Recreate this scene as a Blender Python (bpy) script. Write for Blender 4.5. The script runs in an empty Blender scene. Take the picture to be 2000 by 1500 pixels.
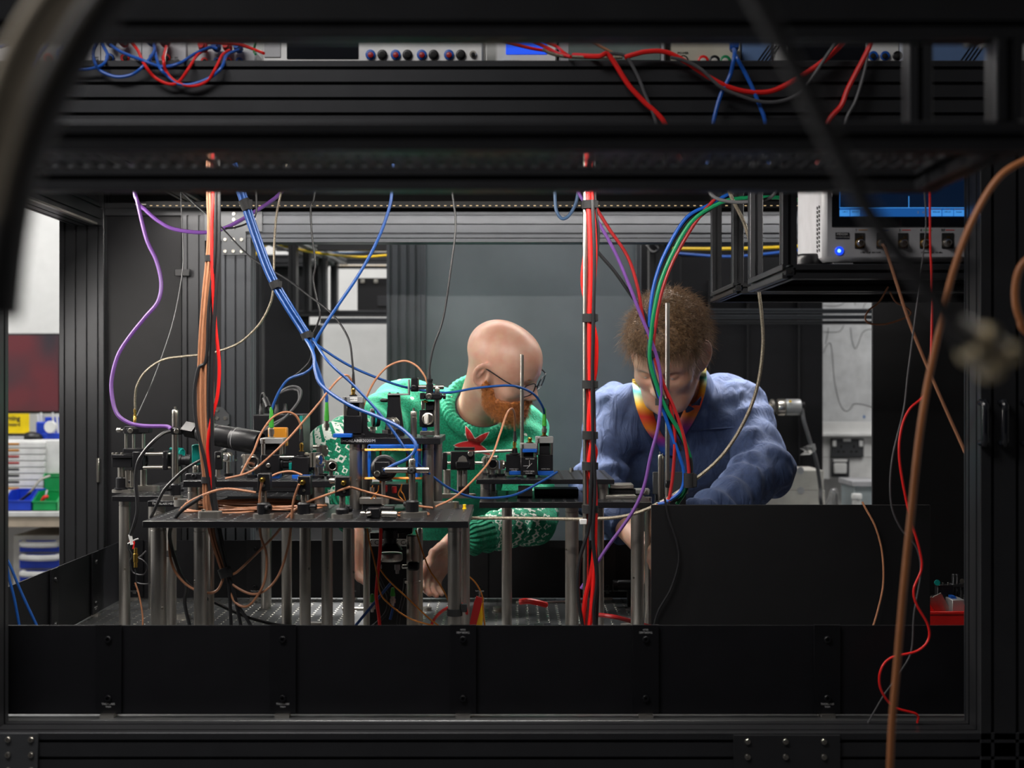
import bpy, bmesh, math, random
import numpy as np
from mathutils import Vector, Matrix
random.seed(7); np.random.seed(7)
sc = bpy.context.scene
COL = sc.collection
PI = math.pi
F = 2519.0          # focal length in pixels of the 2000 px wide frame
CZ = 1.47           # camera height above the floor

# ------------------------------------------------------------------ camera, world, lights, exposure
cam_d = bpy.data.cameras.new('camera'); cam = bpy.data.objects.new('camera', cam_d); COL.objects.link(cam)
cam.location = (0, 0, CZ); cam.rotation_euler = (PI / 2, 0, 0)
cam_d.sensor_fit = 'HORIZONTAL'; cam_d.sensor_width = 36.0; cam_d.lens = 36.0 * F / 2000.0
cam_d.clip_start = 0.05; cam_d.clip_end = 60
cam_d.dof.use_dof = True; cam_d.dof.focus_distance = 2.75; cam_d.dof.aperture_fstop = 4.2
sc.camera = cam
wd = bpy.data.worlds.new('world'); sc.world = wd; wd.use_nodes = True
wd.node_tree.nodes['Background'].inputs[0].default_value = (0.75, 0.82, 1.0, 1)
wd.node_tree.nodes['Background'].inputs[1].default_value = 0.015
sc.view_settings.view_transform = 'Standard'; sc.view_settings.look = 'None'
sc.view_settings.exposure = 0.0; sc.view_settings.gamma = 1.0; sc.view_settings.use_curve_mapping = False

def area(name, loc, size, power, color=(1, 1, 1), aim=(0, 0, -1), spread=180):
    l = bpy.data.lights.new(name, 'AREA'); l.shape = 'RECTANGLE'; l.size, l.size_y = size
    l.energy = power; l.color = color; l.spread = math.radians(spread)
    o = bpy.data.objects.new(name, l); COL.objects.link(o); o.location = loc
    o.rotation_euler = Vector(aim).to_track_quat('-Z', 'Y').to_euler()
    return o
# ceiling luminaires of the room (all hang just under the ceiling)
area('ceiling_panel_light_aisle', (-0.2, 4.25, 2.93), (2.4, 0.3), 42, (1, .97, .93))
area('ceiling_panel_light_left', (-2.35, 4.7, 2.93), (0.6, 1.8), 33, (1, .98, .96))
area('ceiling_panel_light_right', (2.1, 4.7, 2.93), (0.6, 1.2), 24, (1, .98, .96))
area('ceiling_panel_light_rear', (-0.9, 5.5, 2.93), (1.6, 0.4), 13, (1, .98, .96))
area('ceiling_panel_light_front', (-0.9, 0.9, 2.93), (1.2, 0.6), 34, (1, .97, .95))
# LED strips under the enclosure shelf; the side pair is added fill for the pillars
area('led_strip_light_back', (0.05, 3.362, CZ + 0.464), (2.0, 0.012), 8, (1, .95, .88), aim=(0, 0, -1))
area('led_strip_light_front', (-0.3, 2.26, CZ + 0.4405), (1.35, 0.014), 14, (1, .95, .88), aim=(0, .45, -1))
area('added_side_light_left', (-1.085, 2.8, CZ + 0.414), (0.014, 1.1), 15, (1, .95, .88), aim=(.9, 0, -1))
area('added_side_light_right', (1.225, 2.8, CZ + 0.414), (0.014, 1.1), 14, (1, .95, .88), aim=(-.9, 0, -1))
# two added unseen lamps above the aisle, aimed at the men's shoulders
area('added_spot_left', (-1.0, 4.05, 2.93), (0.3, 0.3), 34, (1, .96, .92), aim=(.85, -.68, -1.5), spread=70)
area('added_spot_right', (1.15, 4.0, 2.93), (0.3, 0.3), 19, (1, .96, .92), aim=(-.75, -.62, -1.5), spread=70)

# ------------------------------------------------------------------ materials
MATS = {}
def mat(name, col, rough=.5, metal=0., bump=0., bscale=200., var=.12, vscale=18., spec=.5, emit=None, estr=1., alpha=1., sss=0., trans=0., coat=0.):
    if name in MATS: return MATS[name]
    m = bpy.data.materials.new(name); m.use_nodes = True; nt = m.node_tree; N = nt.nodes; L = nt.links
    b = N['Principled BSDF']; b.inputs['Roughness'].default_value = rough; b.inputs['Metallic'].default_value = metal
    b.inputs['Specular IOR Level'].default_value = spec
    tc = N.new('ShaderNodeTexCoord')
    nz = N.new('ShaderNodeTexNoise'); nz.inputs['Scale'].default_value = vscale; nz.inputs['Detail'].default_value = 4
    L.new(tc.outputs['Object'], nz.inputs['Vector'])
    cr = N.new('ShaderNodeValToRGB'); e = cr.color_ramp.elements
    e[0].position = .3; e[1].position = .7
    e[0].color = (*[c * (1 - var) for c in col], 1); e[1].color = (*[min(1, c * (1 + var)) for c in col], 1)
    L.new(nz.outputs['Fac'], cr.inputs['Fac']); L.new(cr.outputs['Color'], b.inputs['Base Color'])
    if bump:
        n2 = N.new('ShaderNodeTexNoise'); n2.inputs['Scale'].default_value = bscale; n2.inputs['Detail'].default_value = 3
        L.new(tc.outputs['Object'], n2.inputs['Vector'])
        bp = N.new('ShaderNodeBump'); bp.inputs['Strength'].default_value = bump; bp.inputs['Distance'].default_value = .001
        L.new(n2.outputs['Fac'], bp.inputs['Height']); L.new(bp.outputs['Normal'], b.inputs['Normal'])
    if emit: b.inputs['Emission Color'].default_value = (*emit, 1); b.inputs['Emission Strength'].default_value = estr
    if sss:
        b.inputs['Subsurface Weight'].default_value = sss; b.inputs['Subsurface Radius'].default_value = (1, .25, .12)
        b.inputs['Subsurface Scale'].default_value = .012
    if trans: b.inputs['Transmission Weight'].default_value = trans; b.inputs['IOR'].default_value = 1.45
    if coat: b.inputs['Coat Weight'].default_value = coat
    if alpha < 1: b.inputs['Alpha'].default_value = alpha
    MATS[name] = m; return m
M = dict(
    black=mat('black_anodised', (.009, .009, .011), .34, .2, .15, 600),
    rail=mat('black_anodised_extrusion', (.04, .041, .045), .34, .5, .08, 900, var=.08),
    railg=mat('graphite_extrusion', (.052, .056, .064), .38, .5, .08, 900, var=.06),
    panel=mat('black_hardboard', (.0085, .0085, .0105), .45, 0, .1, 500, spec=.3),
    deep=mat('matt_black_board', (.005, .005, .006), .7, spec=.2),
    grey=mat('brushed_grey_panel', (.12, .134, .148), .42, .35, .1, 300, var=.16, vscale=3.5),
    plate=mat('graphite_plate', (.075, .078, .084), .4, .5, .1, 700),
    steel=mat('stainless_steel', (.56, .53, .48), .28, 1, .05, 400, var=.06),
    dsteel=mat('bead_blasted_steel', (.5, .475, .44), .38, 1, .15, 600, var=.08),
    tsteel=mat('table_top_steel', (.16, .165, .17), .4, .85, .2, 300, var=.2, vscale=6),
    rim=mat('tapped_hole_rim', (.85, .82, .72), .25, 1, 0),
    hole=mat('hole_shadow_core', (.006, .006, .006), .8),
    brass=mat('gold_plated_brass', (.72, .46, .11), .25, 1, .05),
    alu=mat('grey_cast_aluminium', (.36, .365, .37), .4, .5, .1, 600),
    copper=mat('copper_brown_coax_jacket', (.4, .175, .09), .4, 0, .2, 900, var=.1, vscale=60),
    copperd=mat('enamelled_copper_wire', (.55, .2, .035), .3, .6, .1, 900),
    orange=mat('orange_brown_cable', (.42, .155, .055), .45, 0, .1, 500),
    red=mat('red_cable', (.72, .012, .01), .38, 0, .05, 400, var=.06),
    dred=mat('dark_red_cable', (.33, .012, .014), .4),
    blue=mat('blue_fibre_jacket', (.007, .06, .25), .38, 0, .05, 400, var=.08),
    nblue=mat('slate_blue_cable', (.05, .1, .19), .4),
    bblue=mat('bright_blue_plastic', (.006, .085, .42), .38, 0, .05, 400),
    purple=mat('purple_cable', (.15, .055, .27), .4, 0, .05, 400),
    green=mat('green_cable', (.005, .2, .075), .38),
    lgreen=mat('green_strain_relief', (.04, .3, .03), .42),
    teal=mat('teal_plastic', (.0, .25, .22), .4),
    yellow=mat('yellow_plastic', (.85, .55, .01), .4),
    gcable=mat('grey_cable', (.075, .075, .08), .4),
    braid=mat('grey_braided_sleeve', (.3, .26, .2), .4, .7, .6, 900, var=.45, vscale=420),
    bcable=mat('black_cable', (.014, .014, .016), .36),
    strap=mat('black_hook_and_loop_strap', (.009, .009, .01), .85, 0, .5, 900),
    white=mat('white_plastic', (.74, .74, .73), .4),
    wboard=mat('whiteboard_enamel', (.6, .61, .62), .25),
    wall=mat('white_wall_paint', (.72, .72, .71), .8, 0, .1, 200, var=.03),
    lgrey=mat('light_grey_casing', (.4, .4, .42), .45),
    beige=mat('beige_instrument_casing', (.52, .49, .4), .45),
    pblue=mat('pale_blue_casing', (.13, .22, .42), .42),
    wood=mat('beige_bench_edge', (.55, .46, .36), .5),
    floor=mat('grey_vinyl_floor', (.2, .2, .21), .5, 0, .1, 80),
    binr=mat('red_bin_plastic', (.62, .008, .006), .42),
    binb=mat('blue_bin_plastic', (.01, .05, .5), .42),
    bing=mat('green_bin_plastic', (.005, .3, .08), .42),
    text=mat('printed_lettering_white', (.55, .55, .55), .6),
    textk=mat('printed_lettering_black', (.02, .02, .02), .6),
    glass=mat('clear_lens_glass', (.9, .95, .95), .03, 0, trans=1.),
    mirror=mat('mirror_coating', (.72, .72, .74), .06, 1),
    film=mat('clear_plastic_film', (.7, .7, .7), .15, 0, trans=.8),
    amber=mat('amber_tape', (.5, .2, .015), .3),
    cream=mat('cream_cardboard', (.52, .5, .46), .7),
    screen=mat('dark_screen_glass', (.008, .009, .012), .12),
)
# ------------------------------------------------------------------ mesh helpers
ORG = {}
def P(px, py, d): return Vector(((px - 1000) * d / F, d, CZ + (750 - py) * d / F))
def X(px, d): return (px - 1000) * d / F
def Z(py, d): return CZ + (750 - py) * d / F
def spline(pts, n=8):
    pts = [Vector(p) for p in pts]
    if len(pts) < 3: return pts
    q = [pts[0] * 2 - pts[1]] + pts + [pts[-1] * 2 - pts[-2]]; out = []
    for i in range(1, len(q) - 2):
        a, b, c, d = q[i - 1:i + 3]
        for k in range(n):
            t = k / n
            out.append(.5 * ((2 * b) + (c - a) * t + (2 * a - 5 * b + 4 * c - d) * t * t + (3 * b - a - 3 * c + d) * t ** 3))
    return out + [pts[-1]]
class MB:
    def __init__(s): s.v = []; s.f = []
    def add(s, v, f):
        o = len(s.v); s.v += [Vector(p) for p in v]; s.f += [tuple(i + o for i in q) for q in f]; return s
    def _convex(s, v, f):
        c = sum((Vector(p) for p in v), Vector()) / len(v); g = []
        for q in f:
            a, b, d = (Vector(v[i]) for i in q[:3]); n = (b - a).cross(d - a)
            g.append(q if n.dot(a - c) > 0 else q[::-1])
        return s.add(v, g)
    def box(s, lo, hi, c=None, rot=None):
        lo = Vector(lo); hi = Vector(hi); m = (lo + hi) / 2; h = (hi - lo) / 2; h = Vector([abs(t) for t in h])
        if c is None: c = min(.0012, min(h) * .3)
        c = min(c, min(h) * .9); v = []; idx = {}
        for sx in (-1, 1):
            for sy in (-1, 1):
                for sz in (-1, 1):
                    for k in range(3):
                        p = [h.x - c, h.y - c, h.z - c]; p[k] += c
                        idx[(sx, sy, sz, k)] = len(v); v.append(Vector((p[0] * sx, p[1] * sy, p[2] * sz)))
        f = []
        for k in range(3):
            a, b = [t for t in range(3) if t != k]
            for sg in (-1, 1):
                q = []
                for (u, w) in ((-1, -1), (1, -1), (1, 1), (-1, 1)):
                    t = [0, 0, 0]; t[k] = sg; t[a] = u; t[b] = w; q.append(idx[(*t, k)])
                f.append(tuple(q))
            for u in (-1, 1):
                for w in (-1, 1):
                    t0 = [0, 0, 0]; t0[a] = u; t0[b] = w; t1 = list(t0); t0[k] = -1; t1[k] = 1
                    f.append((idx[(*t0, a)], idx[(*t1, a)], idx[(*t1, b)], idx[(*t0, b)]))
        for sx in (-1, 1):
            for sy in (-1, 1):
                for sz in (-1, 1): f.append(tuple(idx[(sx, sy, sz, k)] for k in range(3)))
        tmp = MB(); tmp._convex(v, f)
        vv = [(rot @ p if rot else p) + m for p in tmp.v]
        return s.add(vv, tmp.f)
    def pbox(s, x0, y0, x1, y1, d, dy, c=None):
        """box given by the pixel outline of its front face at depth d, dy deep"""
        return s.box((X(x0, d), d, Z(y1, d)), (X(x1, d), d + dy, Z(y0, d)), c)
    def rings(s, pts, rad, n=16, cap=True, up=None):
        pts = [Vector(p) for p in pts]
        if not hasattr(rad, '__len__'): rad = [rad] * len(pts)
        t0 = next((pts[i + 1] - pts[i] for i in range(len(pts) - 1) if (pts[i + 1] - pts[i]).length > 1e-7)).normalized()
        a = Vector((0, 0, 1)) if abs(t0.z) < .9 else Vector((1, 0, 0))
        u = t0.cross(a).normalized(); V = []; Fc = []; t = t0
        for i, p in enumerate(pts):
            if i < len(pts) - 1 and (pts[i + 1] - p).length > 1e-7: t2 = (pts[i + 1] - p).normalized()
            else: t2 = t
            if i and (p - pts[i - 1]).length > 1e-7 and i < len(pts) - 1: t2 = (t2 + (p - pts[i - 1]).normalized()).normalized() if (t2 + (p - pts[i - 1]).normalized()).length > 1e-6 else t2
            u = (u - t2 * u.dot(t2)); u = u.normalized() if u.length > 1e-6 else t2.orthogonal().normalized()
            w = t2.cross(u); t = t2
            for k in range(n):
                an = 2 * PI * k / n; V.append(p + (u * math.cos(an) + w * math.sin(an)) * rad[i])
        for i in range(len(pts) - 1):
            for k in range(n):
                k2 = (k + 1) % n; Fc.append((i * n + k, i * n + k2, (i + 1) * n + k2, (i + 1) * n + k))
        if cap: Fc.append(tuple(range(n))[::-1]); Fc.append(tuple(range((len(pts) - 1) * n, len(pts) * n)))
        return s.add(V, Fc)
    def cyl(s, p0, p1, r, r1=None, n=20, ch=None):
        p0 = Vector(p0); p1 = Vector(p1); r1 = r if r1 is None else r1; L = (p1 - p0).length; t = (p1 - p0) / L
        c = min(r, r1, L) * .08 if ch is None else ch
        if c <= 0: return s.rings([p0, p1], [r, r1], n)
        return s.rings([p0, p0 + t * c, p1 - t * c, p1], [r - c, r, r1, r1 - c], n)
    def lathe(s, p0, axis, prof, n=24):
        """prof: list of (distance along axis, radius)"""
        p0 = Vector(p0); ax = Vector(axis).normalized()
        a = Vector((0, 0, 1)) if abs(ax.z) < .9 else Vector((1, 0, 0)); u = ax.cross(a).normalized(); w = ax.cross(u); V = []; Fc = []
        for (h, r) in prof:
            for k in range(n):
                an = 2 * PI * k / n; V.append(p0 + ax * h + (u * math.cos(an) + w * math.sin(an)) * max(r, 1e-5))
        for i in range(len(prof) - 1):
            for k in range(n):
                k2 = (k + 1) % n; Fc.append((i * n + k, i * n + k2, (i + 1) * n + k2, (i + 1) * n + k))
        Fc.append(tuple(range(n))[::-1]); Fc.append(tuple(range((len(prof) - 1) * n, len(prof) * n)))
        return s.add(V, Fc)
    def tube(s, pts, r, n=8, k=8): return s.rings(spline(pts, k), r, n)
    def prism(s, poly, origin, u, v, w):
        """extrude the 2-D polygon (u,v axes at origin) along vector w"""
        o = Vector(origin); u = Vector(u); v = Vector(v); w = Vector(w); n = len(poly)
        A = [o + u * a + v * b for a, b in poly]; V = A + [p + w for p in A]
        ar = sum(poly[i][0] * poly[(i + 1) % n][1] - poly[(i + 1) % n][0] * poly[i][1] for i in range(n))
        fl = (u.cross(v).dot(w) > 0) == (ar > 0)
        Fc = [tuple(range(n))[::-1], tuple(range(n, 2 * n))] + [(i, (i + 1) % n, n + (i + 1) % n, n + i) for i in range(n)]
        if not fl: Fc = [q[::-1] for q in Fc]
        return s.add(V, Fc)
    def sphere(s, c, r, n=14, sq=(1, 1, 1)):
        c = Vector(c); m = n // 2; V = []; Fc = []
        for i in range(m + 1):
            th = PI * i / m
            for k in range(n):
                ph = 2 * PI * k / n; V.append(c + Vector((math.sin(th) * math.cos(ph) * r * sq[0], math.sin(th) * math.sin(ph) * r * sq[1], math.cos(th) * r * sq[2])))
        for i in range(m):
            for k in range(n):
                k2 = (k + 1) % n; Fc.append((i * n + k, (i + 1) * n + k, (i + 1) * n + k2, i * n + k2))
        return s.add(V, Fc)
    def rail(s, p0, p1, w, h, sw=1, sh=1, slot=.0055, dep=.006, side=(1, 0, 0), both=True):
        """T-slot extrusion from p0 to p1; w across 'side', h across the other axis; sw/sh slots on the faces"""
        p0 = Vector(p0); p1 = Vector(p1); ax = (p1 - p0); sd = Vector(side); up = ax.normalized().cross(sd).normalized()
        poly = []
        def edge(L, ns, mk):
            for i in range(ns):
                c = -L / 2 + L * (i + .5) / ns; a = slot / 2; b = min(slot * 1.1, L / ns * .42)
                for (t, e) in ((c - a, 0), (c - a, dep * .35), (c - b, dep * .35), (c - b, dep), (c + b, dep), (c + b, dep * .35), (c + a, dep * .35), (c + a, 0)): poly.append(mk(t, e))
        ch = .0012
        poly += [(-w / 2 + ch, -h / 2)]; edge(w, sw, lambda t, e: (t, -h / 2 + e)); poly += [(w / 2 - ch, -h / 2), (w / 2, -h / 2 + ch)]
        edge(h, sh, lambda t, e: (w / 2 - e, t)); poly += [(w / 2, h / 2 - ch), (w / 2 - ch, h / 2)]
        edge(w, sw, lambda t, e: (-t, h / 2 - e)); poly += [(-w / 2 + ch, h / 2), (-w / 2, h / 2 - ch)]
        edge(h, sh, lambda t, e: (-w / 2 + e, -t)); poly += [(-w / 2, -h / 2 + ch)]
        return s.prism(poly, p0, sd, up, ax)
    def mesh(s, name, org, smooth=40):
        me = bpy.data.meshes.new(name); me.from_pydata([tuple(p - org) for p in s.v], [], s.f); me.update()
        if smooth:
            me.polygons.foreach_set('use_smooth', [True] * len(me.polygons)); me.set_sharp_from_angle(angle=math.radians(smooth))
        return me
    def build(s, name, m, parent=None, label=None, cat=None, group=None, kind=None, smooth=40):
        if parent is None:
            a = np.array([tuple(p) for p in s.v]); lo = a.min(0); hi = a.max(0)
            org = Vector(((lo[0] + hi[0]) / 2, (lo[1] + hi[1]) / 2, lo[2]))
        else: org = ORG[parent.name]
        me = s.mesh(name, org, smooth); me.materials.append(M[m] if isinstance(m, str) else m)
        o = bpy.data.objects.new(name, me); COL.objects.link(o)
        if parent is None: o.location = org
        else: o.parent = parent
        ORG[o.name] = org; return tag(o, label, cat, group, kind)
def tag(o, label=None, cat=None, group=None, kind=None):
    if label: o['label'] = label
    if cat: o['category'] = cat
    if group: o['group'] = group
    if kind: o['kind'] = kind
    return o
def thing(name, label, cat, loc, group=None):
    o = bpy.data.objects.new(name, None); COL.objects.link(o); o.location = loc; o.empty_display_size = .03
    ORG[o.name] = Vector(loc); return tag(o, label, cat, group)
def inst(name, me, parent, loc, rot=None):
    o = bpy.data.objects.new(name, me); COL.objects.link(o); o.parent = parent; o.location = Vector(loc) - ORG[parent.name]
    if rot: o.rotation_euler = rot
    ORG[o.name] = Vector(loc); return o
def struct(name, mb, m): return mb.build(name, m, kind='structure')
def text(s, size, loc, m, parent, name='lettering', rot=(PI / 2, 0, 0), align='CENTER', ext=.0002, bold=0):
    cu = bpy.data.curves.new(name, 'FONT'); cu.body = s; cu.size = size; cu.align_x = align; cu.align_y = 'CENTER'; cu.extrude = ext
    cu.offset = bold; cu.resolution_u = 2
    t = bpy.data.objects.new('tmp', cu); me = bpy.data.meshes.new_from_object(t); bpy.data.objects.remove(t); bpy.data.curves.remove(cu)
    R = Matrix.LocRotScale(None, __import__('mathutils').Euler(rot), None)
    for v in me.vertices: v.co = R @ v.co
    me.materials.clear(); me.materials.append(M[m]); me.name = name
    return inst(name, me, parent, loc)
def cable(name, label, pts, r, m, cat='cable', group=None, n=8, parent=None, k=8):
    mb = MB(); mb.tube([P(*p) for p in pts], r, n, k); return mb.build(name, m, parent, label, cat, group)
def bolt_mesh(r, h, axis='Y'):
    mb = MB(); mb.lathe((0, 0, 0), (0, -1, 0), [(0, r), (h * .75, r), (h, r * .85), (h, r * .48), (h * .35, r * .42), (h * .35, 0)], 12)
    me = mb.mesh('bolt', Vector()); me.materials.append(M['steel']); return me
BOLT = bolt_mesh(.0048, .004); BOLTK = bolt_mesh(.0058, .005); BOLTK.materials[0] = M['black']
SBOLT = bolt_mesh(.0026, .0025)
# ------------------------------------------------------------------ room shell
TZ = CZ - .565      # table top height
struct('floor', MB().box((-3.4, -1.2, -.05), (3.6, 6.2, 0), 0), 'floor')
struct('ceiling', MB().box((-3.4, -1.2, 3.0), (3.6, 6.2, 3.05), 0), 'wall')
struct('wall_back', MB().box((-3.4, 6.1, 0), (3.6, 6.2, 3.0), 0), 'wall')
struct('wall_left', MB().box((-3.5, -1.2, 0), (-3.4, 6.2, 3.0), 0), 'wall')
struct('wall_right', MB().box((3.6, -1.2, 0), (3.7, 6.2, 3.0), 0), 'wall')
struct('wall_front', MB().box((-3.4, -1.3, 0), (3.6, -1.2, 3.0), 0), 'deep')
struct('baseboard_back', MB().box((-3.4, 6.085, 0), (3.6, 6.1, .1)), 'lgrey')

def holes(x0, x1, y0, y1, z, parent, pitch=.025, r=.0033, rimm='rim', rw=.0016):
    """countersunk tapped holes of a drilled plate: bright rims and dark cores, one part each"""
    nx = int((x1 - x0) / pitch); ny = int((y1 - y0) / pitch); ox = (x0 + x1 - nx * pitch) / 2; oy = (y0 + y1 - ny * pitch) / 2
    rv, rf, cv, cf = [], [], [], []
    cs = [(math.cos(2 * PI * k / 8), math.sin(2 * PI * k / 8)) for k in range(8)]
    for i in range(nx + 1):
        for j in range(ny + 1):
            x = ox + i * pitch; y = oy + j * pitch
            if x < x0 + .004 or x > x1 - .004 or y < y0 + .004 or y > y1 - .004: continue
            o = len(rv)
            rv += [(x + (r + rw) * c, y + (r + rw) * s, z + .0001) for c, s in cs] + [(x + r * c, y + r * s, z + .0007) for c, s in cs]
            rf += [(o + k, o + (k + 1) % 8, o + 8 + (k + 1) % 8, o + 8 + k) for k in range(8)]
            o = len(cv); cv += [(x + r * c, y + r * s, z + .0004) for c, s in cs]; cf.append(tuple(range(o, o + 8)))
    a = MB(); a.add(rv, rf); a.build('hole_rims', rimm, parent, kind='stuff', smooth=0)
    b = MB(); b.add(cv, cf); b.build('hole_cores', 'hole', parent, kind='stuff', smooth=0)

# ------------------------------------------------------------------ optical table
tb = thing('optical_table', 'long steel optical table top drilled with a grid of threaded holes', 'table', (0, 2.8, 0))
MB().box((-1.05, 2.165, TZ - .012), (1.35, 3.42, TZ), .001).build('table_skin', 'tsteel', tb)
MB().box((-1.04, 2.18, TZ - .2), (1.34, 3.41, TZ - .012)).build('honeycomb_core', 'deep', tb)
for x in (-.8, 1.1):
    for y in (2.4, 3.2): MB().lathe((x, y, 0), (0, 0, 1), [(0, .12), (.03, .12), (.05, .09), (TZ - .2, .09)], 24).build('leg', 'black', tb)
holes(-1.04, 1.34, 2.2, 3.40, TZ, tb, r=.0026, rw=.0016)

# side shields of the table: each panel and each clamp a thing
hx = [-.685, -.389, -.083, .227, .535]          # clamps along the front edge
clampf = []
def shield(p0, p1, h, label, nrm):
    p0 = Vector(p0); p1 = Vector(p1); n = Vector(nrm) * .003; mb = MB(); t = (p1 - p0)
    mb.prism([(0, 0), (t.length, 0), (t.length, h), (0, h)], p0 - n / 2, t.normalized(), (0, 0, 1), n)
    return mb.build('shield_panel', 'panel', None, label, 'panel', 'side shields of the table')
fy = 2.197
ends = [-1.02] + hx + [1.0]
flab = ['short black shield panel at the front left end of the table', 'black front shield panel between the first and second clamp from the left',
        'black front shield panel between the second and third clamp from the left', 'black front shield panel between the two clamps printed near the top',
        'black front shield panel below the tall black board', 'black front shield panel at the right end behind the red wire']
for i in range(6): shield((ends[i] + .0006, fy, TZ + .003), (ends[i + 1] - .0006, fy, TZ + .003), .151, flab[i], (0, 1, 0))
def clampholder(loc, rz, label, top, grp):
    t = thing('panel_clamp', label, 'clamp', loc, grp); R = Matrix.Rotation(rz, 3, 'Z')
    def W(p): return Vector(loc) + R @ Vector(p)
    mb = MB(); poly = [(-.022, .006), (.022, .006), (.022, .156), (-.022, .156)]
    mb.prism(poly, W((0, -.0035, 0)), R @ Vector((1, 0, 0)), (0, 0, 1), R @ Vector((0, -.0035, 0))); mb.build('clamp_plate', 'black', t)
    MB().prism([(-.012, 0), (.012, 0), (.012, .006), (-.012, .006)], W((0, -.016, 0)), R @ Vector((1, 0, 0)), (0, 0, 1), R @ Vector((0, .03, 0))).build('foot', 'dsteel', t)
    for z in (.032, .132): inst('bolt', BOLTK, t, W((0, -.007, z)), (0, 0, rz))
    for k, (s, sz) in enumerate((('THORLABS', .0046), ('TPS/M', .0036))):     # two clamps are mounted upside down, so their print is too
        text(s, sz, W((0, -.0074, (.1435 + k * .005) if top else (.022 - k * .005))), 'text', t, rot=(PI / 2, PI if top else 0, rz))
    return t
cl = ['leftmost black panel clamp on the front shield', 'second black panel clamp from the left on the front shield', 'third black panel clamp on the front shield, print at its top, below the yellow clip',
      'fourth black panel clamp on the front shield, print at its top, below the steel rod', 'rightmost black panel clamp on the front shield, near the red wire']
for i, x in enumerate(hx): clampholder((x, fy - .0015, TZ), 0, cl[i], i in (2, 3), 'clamps on the front shield')
by = 3.39
bx_ = [-.99, -.674, -.42, -.085, .25, .56]; be = [-1.015] + bx_[1:] + [1.0]
blab = ['rear shield panel behind the left steel pillars', 'rear shield panel behind the copper coax loops', 'rear shield panel behind the hanging microscope camera', 'rear shield panel under the green sleeve', 'rear shield panel behind the red cable rod', 'rear shield panel hidden behind the tall black board']
for i in range(6): shield((be[i], by, TZ + .003), (be[i + 1] - .001, by, TZ + .003), .151, 'black ' + blab[i], (0, 1, 0))
cl = ['black panel clamp in the rear left corner', 'black panel clamp on the rear shield behind the copper coax loops', 'black panel clamp on the rear shield behind the middle pillars', 'black panel clamp on the rear shield below the green cuff', 'black panel clamp on the rear shield between the right pillars', 'black panel clamp on the rear shield behind the tall black board']
for i, x in enumerate(bx_): clampholder((x, by - .0015, TZ), 0, cl[i], False, 'clamps on the rear shield')
sy = [2.2, 2.52, 2.86, 3.14, 3.388]
sl = ['black left shield panel nearest the front post', 'black left shield panel crossed by blue cables', 'black left shield panel below the blue drawers', 'black left shield panel nearest the rear corner']
for i in range(4): shield((-1.022, sy[i] + .001, TZ + .003), (-1.022, sy[i + 1], TZ + .003), .151, sl[i], (1, 0, 0))
cl = ['panel clamp on the left shield nearest the front post', 'panel clamp in the middle of the left shield', 'panel clamp on the left shield nearest the rear corner']
for i, y in enumerate(sy[1:4]): clampholder((-1.0205, y, TZ), PI / 2, 'black ' + cl[i], False, 'clamps on the left shield')

# ------------------------------------------------------------------ enclosure of extrusions round the table
en = thing('enclosure_frame', 'large black extrusion frame standing around the optical table', 'frame', (0, 2.8, 0))
def rl(name, p0, p1, w, h, sw, sh, side=(1, 0, 0), m='rail', par=None, **k):
    return MB().rail(p0, p1, w, h, sw, sh, side=side, **k).build(name, m, par or en)
zc = CZ
rl('front_top_beam', (-1.4, 2.135, zc + .4625), (1.4, 2.135, zc + .4625), .09, .124, 3, 5, (0, 1, 0))
rl('front_bottom_beam', (-1.4, 2.125, TZ - .055), (1.4, 2.125, TZ - .055), .07, .11, 2, 4, (0, 1, 0))
rl('front_post', (-.893, 2.125, 0), (-.893, 2.125, zc + .4), .1, .07, 3, 2)
rl('front_post', (.819, 2.125, 0), (.819, 2.125, zc + .4), .12, .07, 3, 2)
rl('rear_post', (-1.1485, 3.48, 0), (-1.1485, 3.48, zc + .55), .119, .08, 4, 3)
rl('rear_post', (-.852, 3.48, 0), (-.852, 3.48, zc + .452), .062, .06, 2, 2)
rl('rear_post', (-.738, 3.48, 0), (-.738, 3.48, zc + .39), .08, .07, 3, 2, m='railg')
rl('rear_post', (1.3, 3.48, 0), (1.3, 3.48, zc + .55), .1, .08, 3, 3)
rl('rear_top_beam', (-.82, 3.48, zc + .4255), (1.4, 3.48, zc + .4255), .07, .0715, 2, 3, (0, 1, 0), m='railg')
rl('rear_top_beam', (-1.09, 3.48, zc + .468), (-.82, 3.48, zc + .468), .06, .035, 2, 1, (0, 1, 0))
MB().box((-.695, 3.445, zc + .378), (1.2, 3.5, zc + .389)).build('lintel_strip', 'railg', en)
rl('rear_bottom_beam', (-1.2, 3.48, TZ - .055), (1.4, 3.48, TZ - .055), .07, .11, 2, 4, (0, 1, 0))
rl('side_top_beam', (-1.13, 2.18, zc + .452), (-1.13, 3.44, zc + .452), .075, .062, 3, 2)
rl('side_top_beam', (1.3, 2.18, zc + .452), (1.3, 3.44, zc + .452), .075, .062, 3, 2)
rl('roof_cross_rail', (-.83, 2.2, zc + .498), (-.83, 3.44, zc + .498), .05, .05, 2, 2)
rl('roof_cross_rail', (.55, 2.2, zc + .498), (.55, 3.44, zc + .498), .05, .05, 2, 2)
MB().box((-1.35, 2.19, zc + .526), (1.35, 3.52, zc + .54)).build('shelf_board', 'deep', en)
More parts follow.
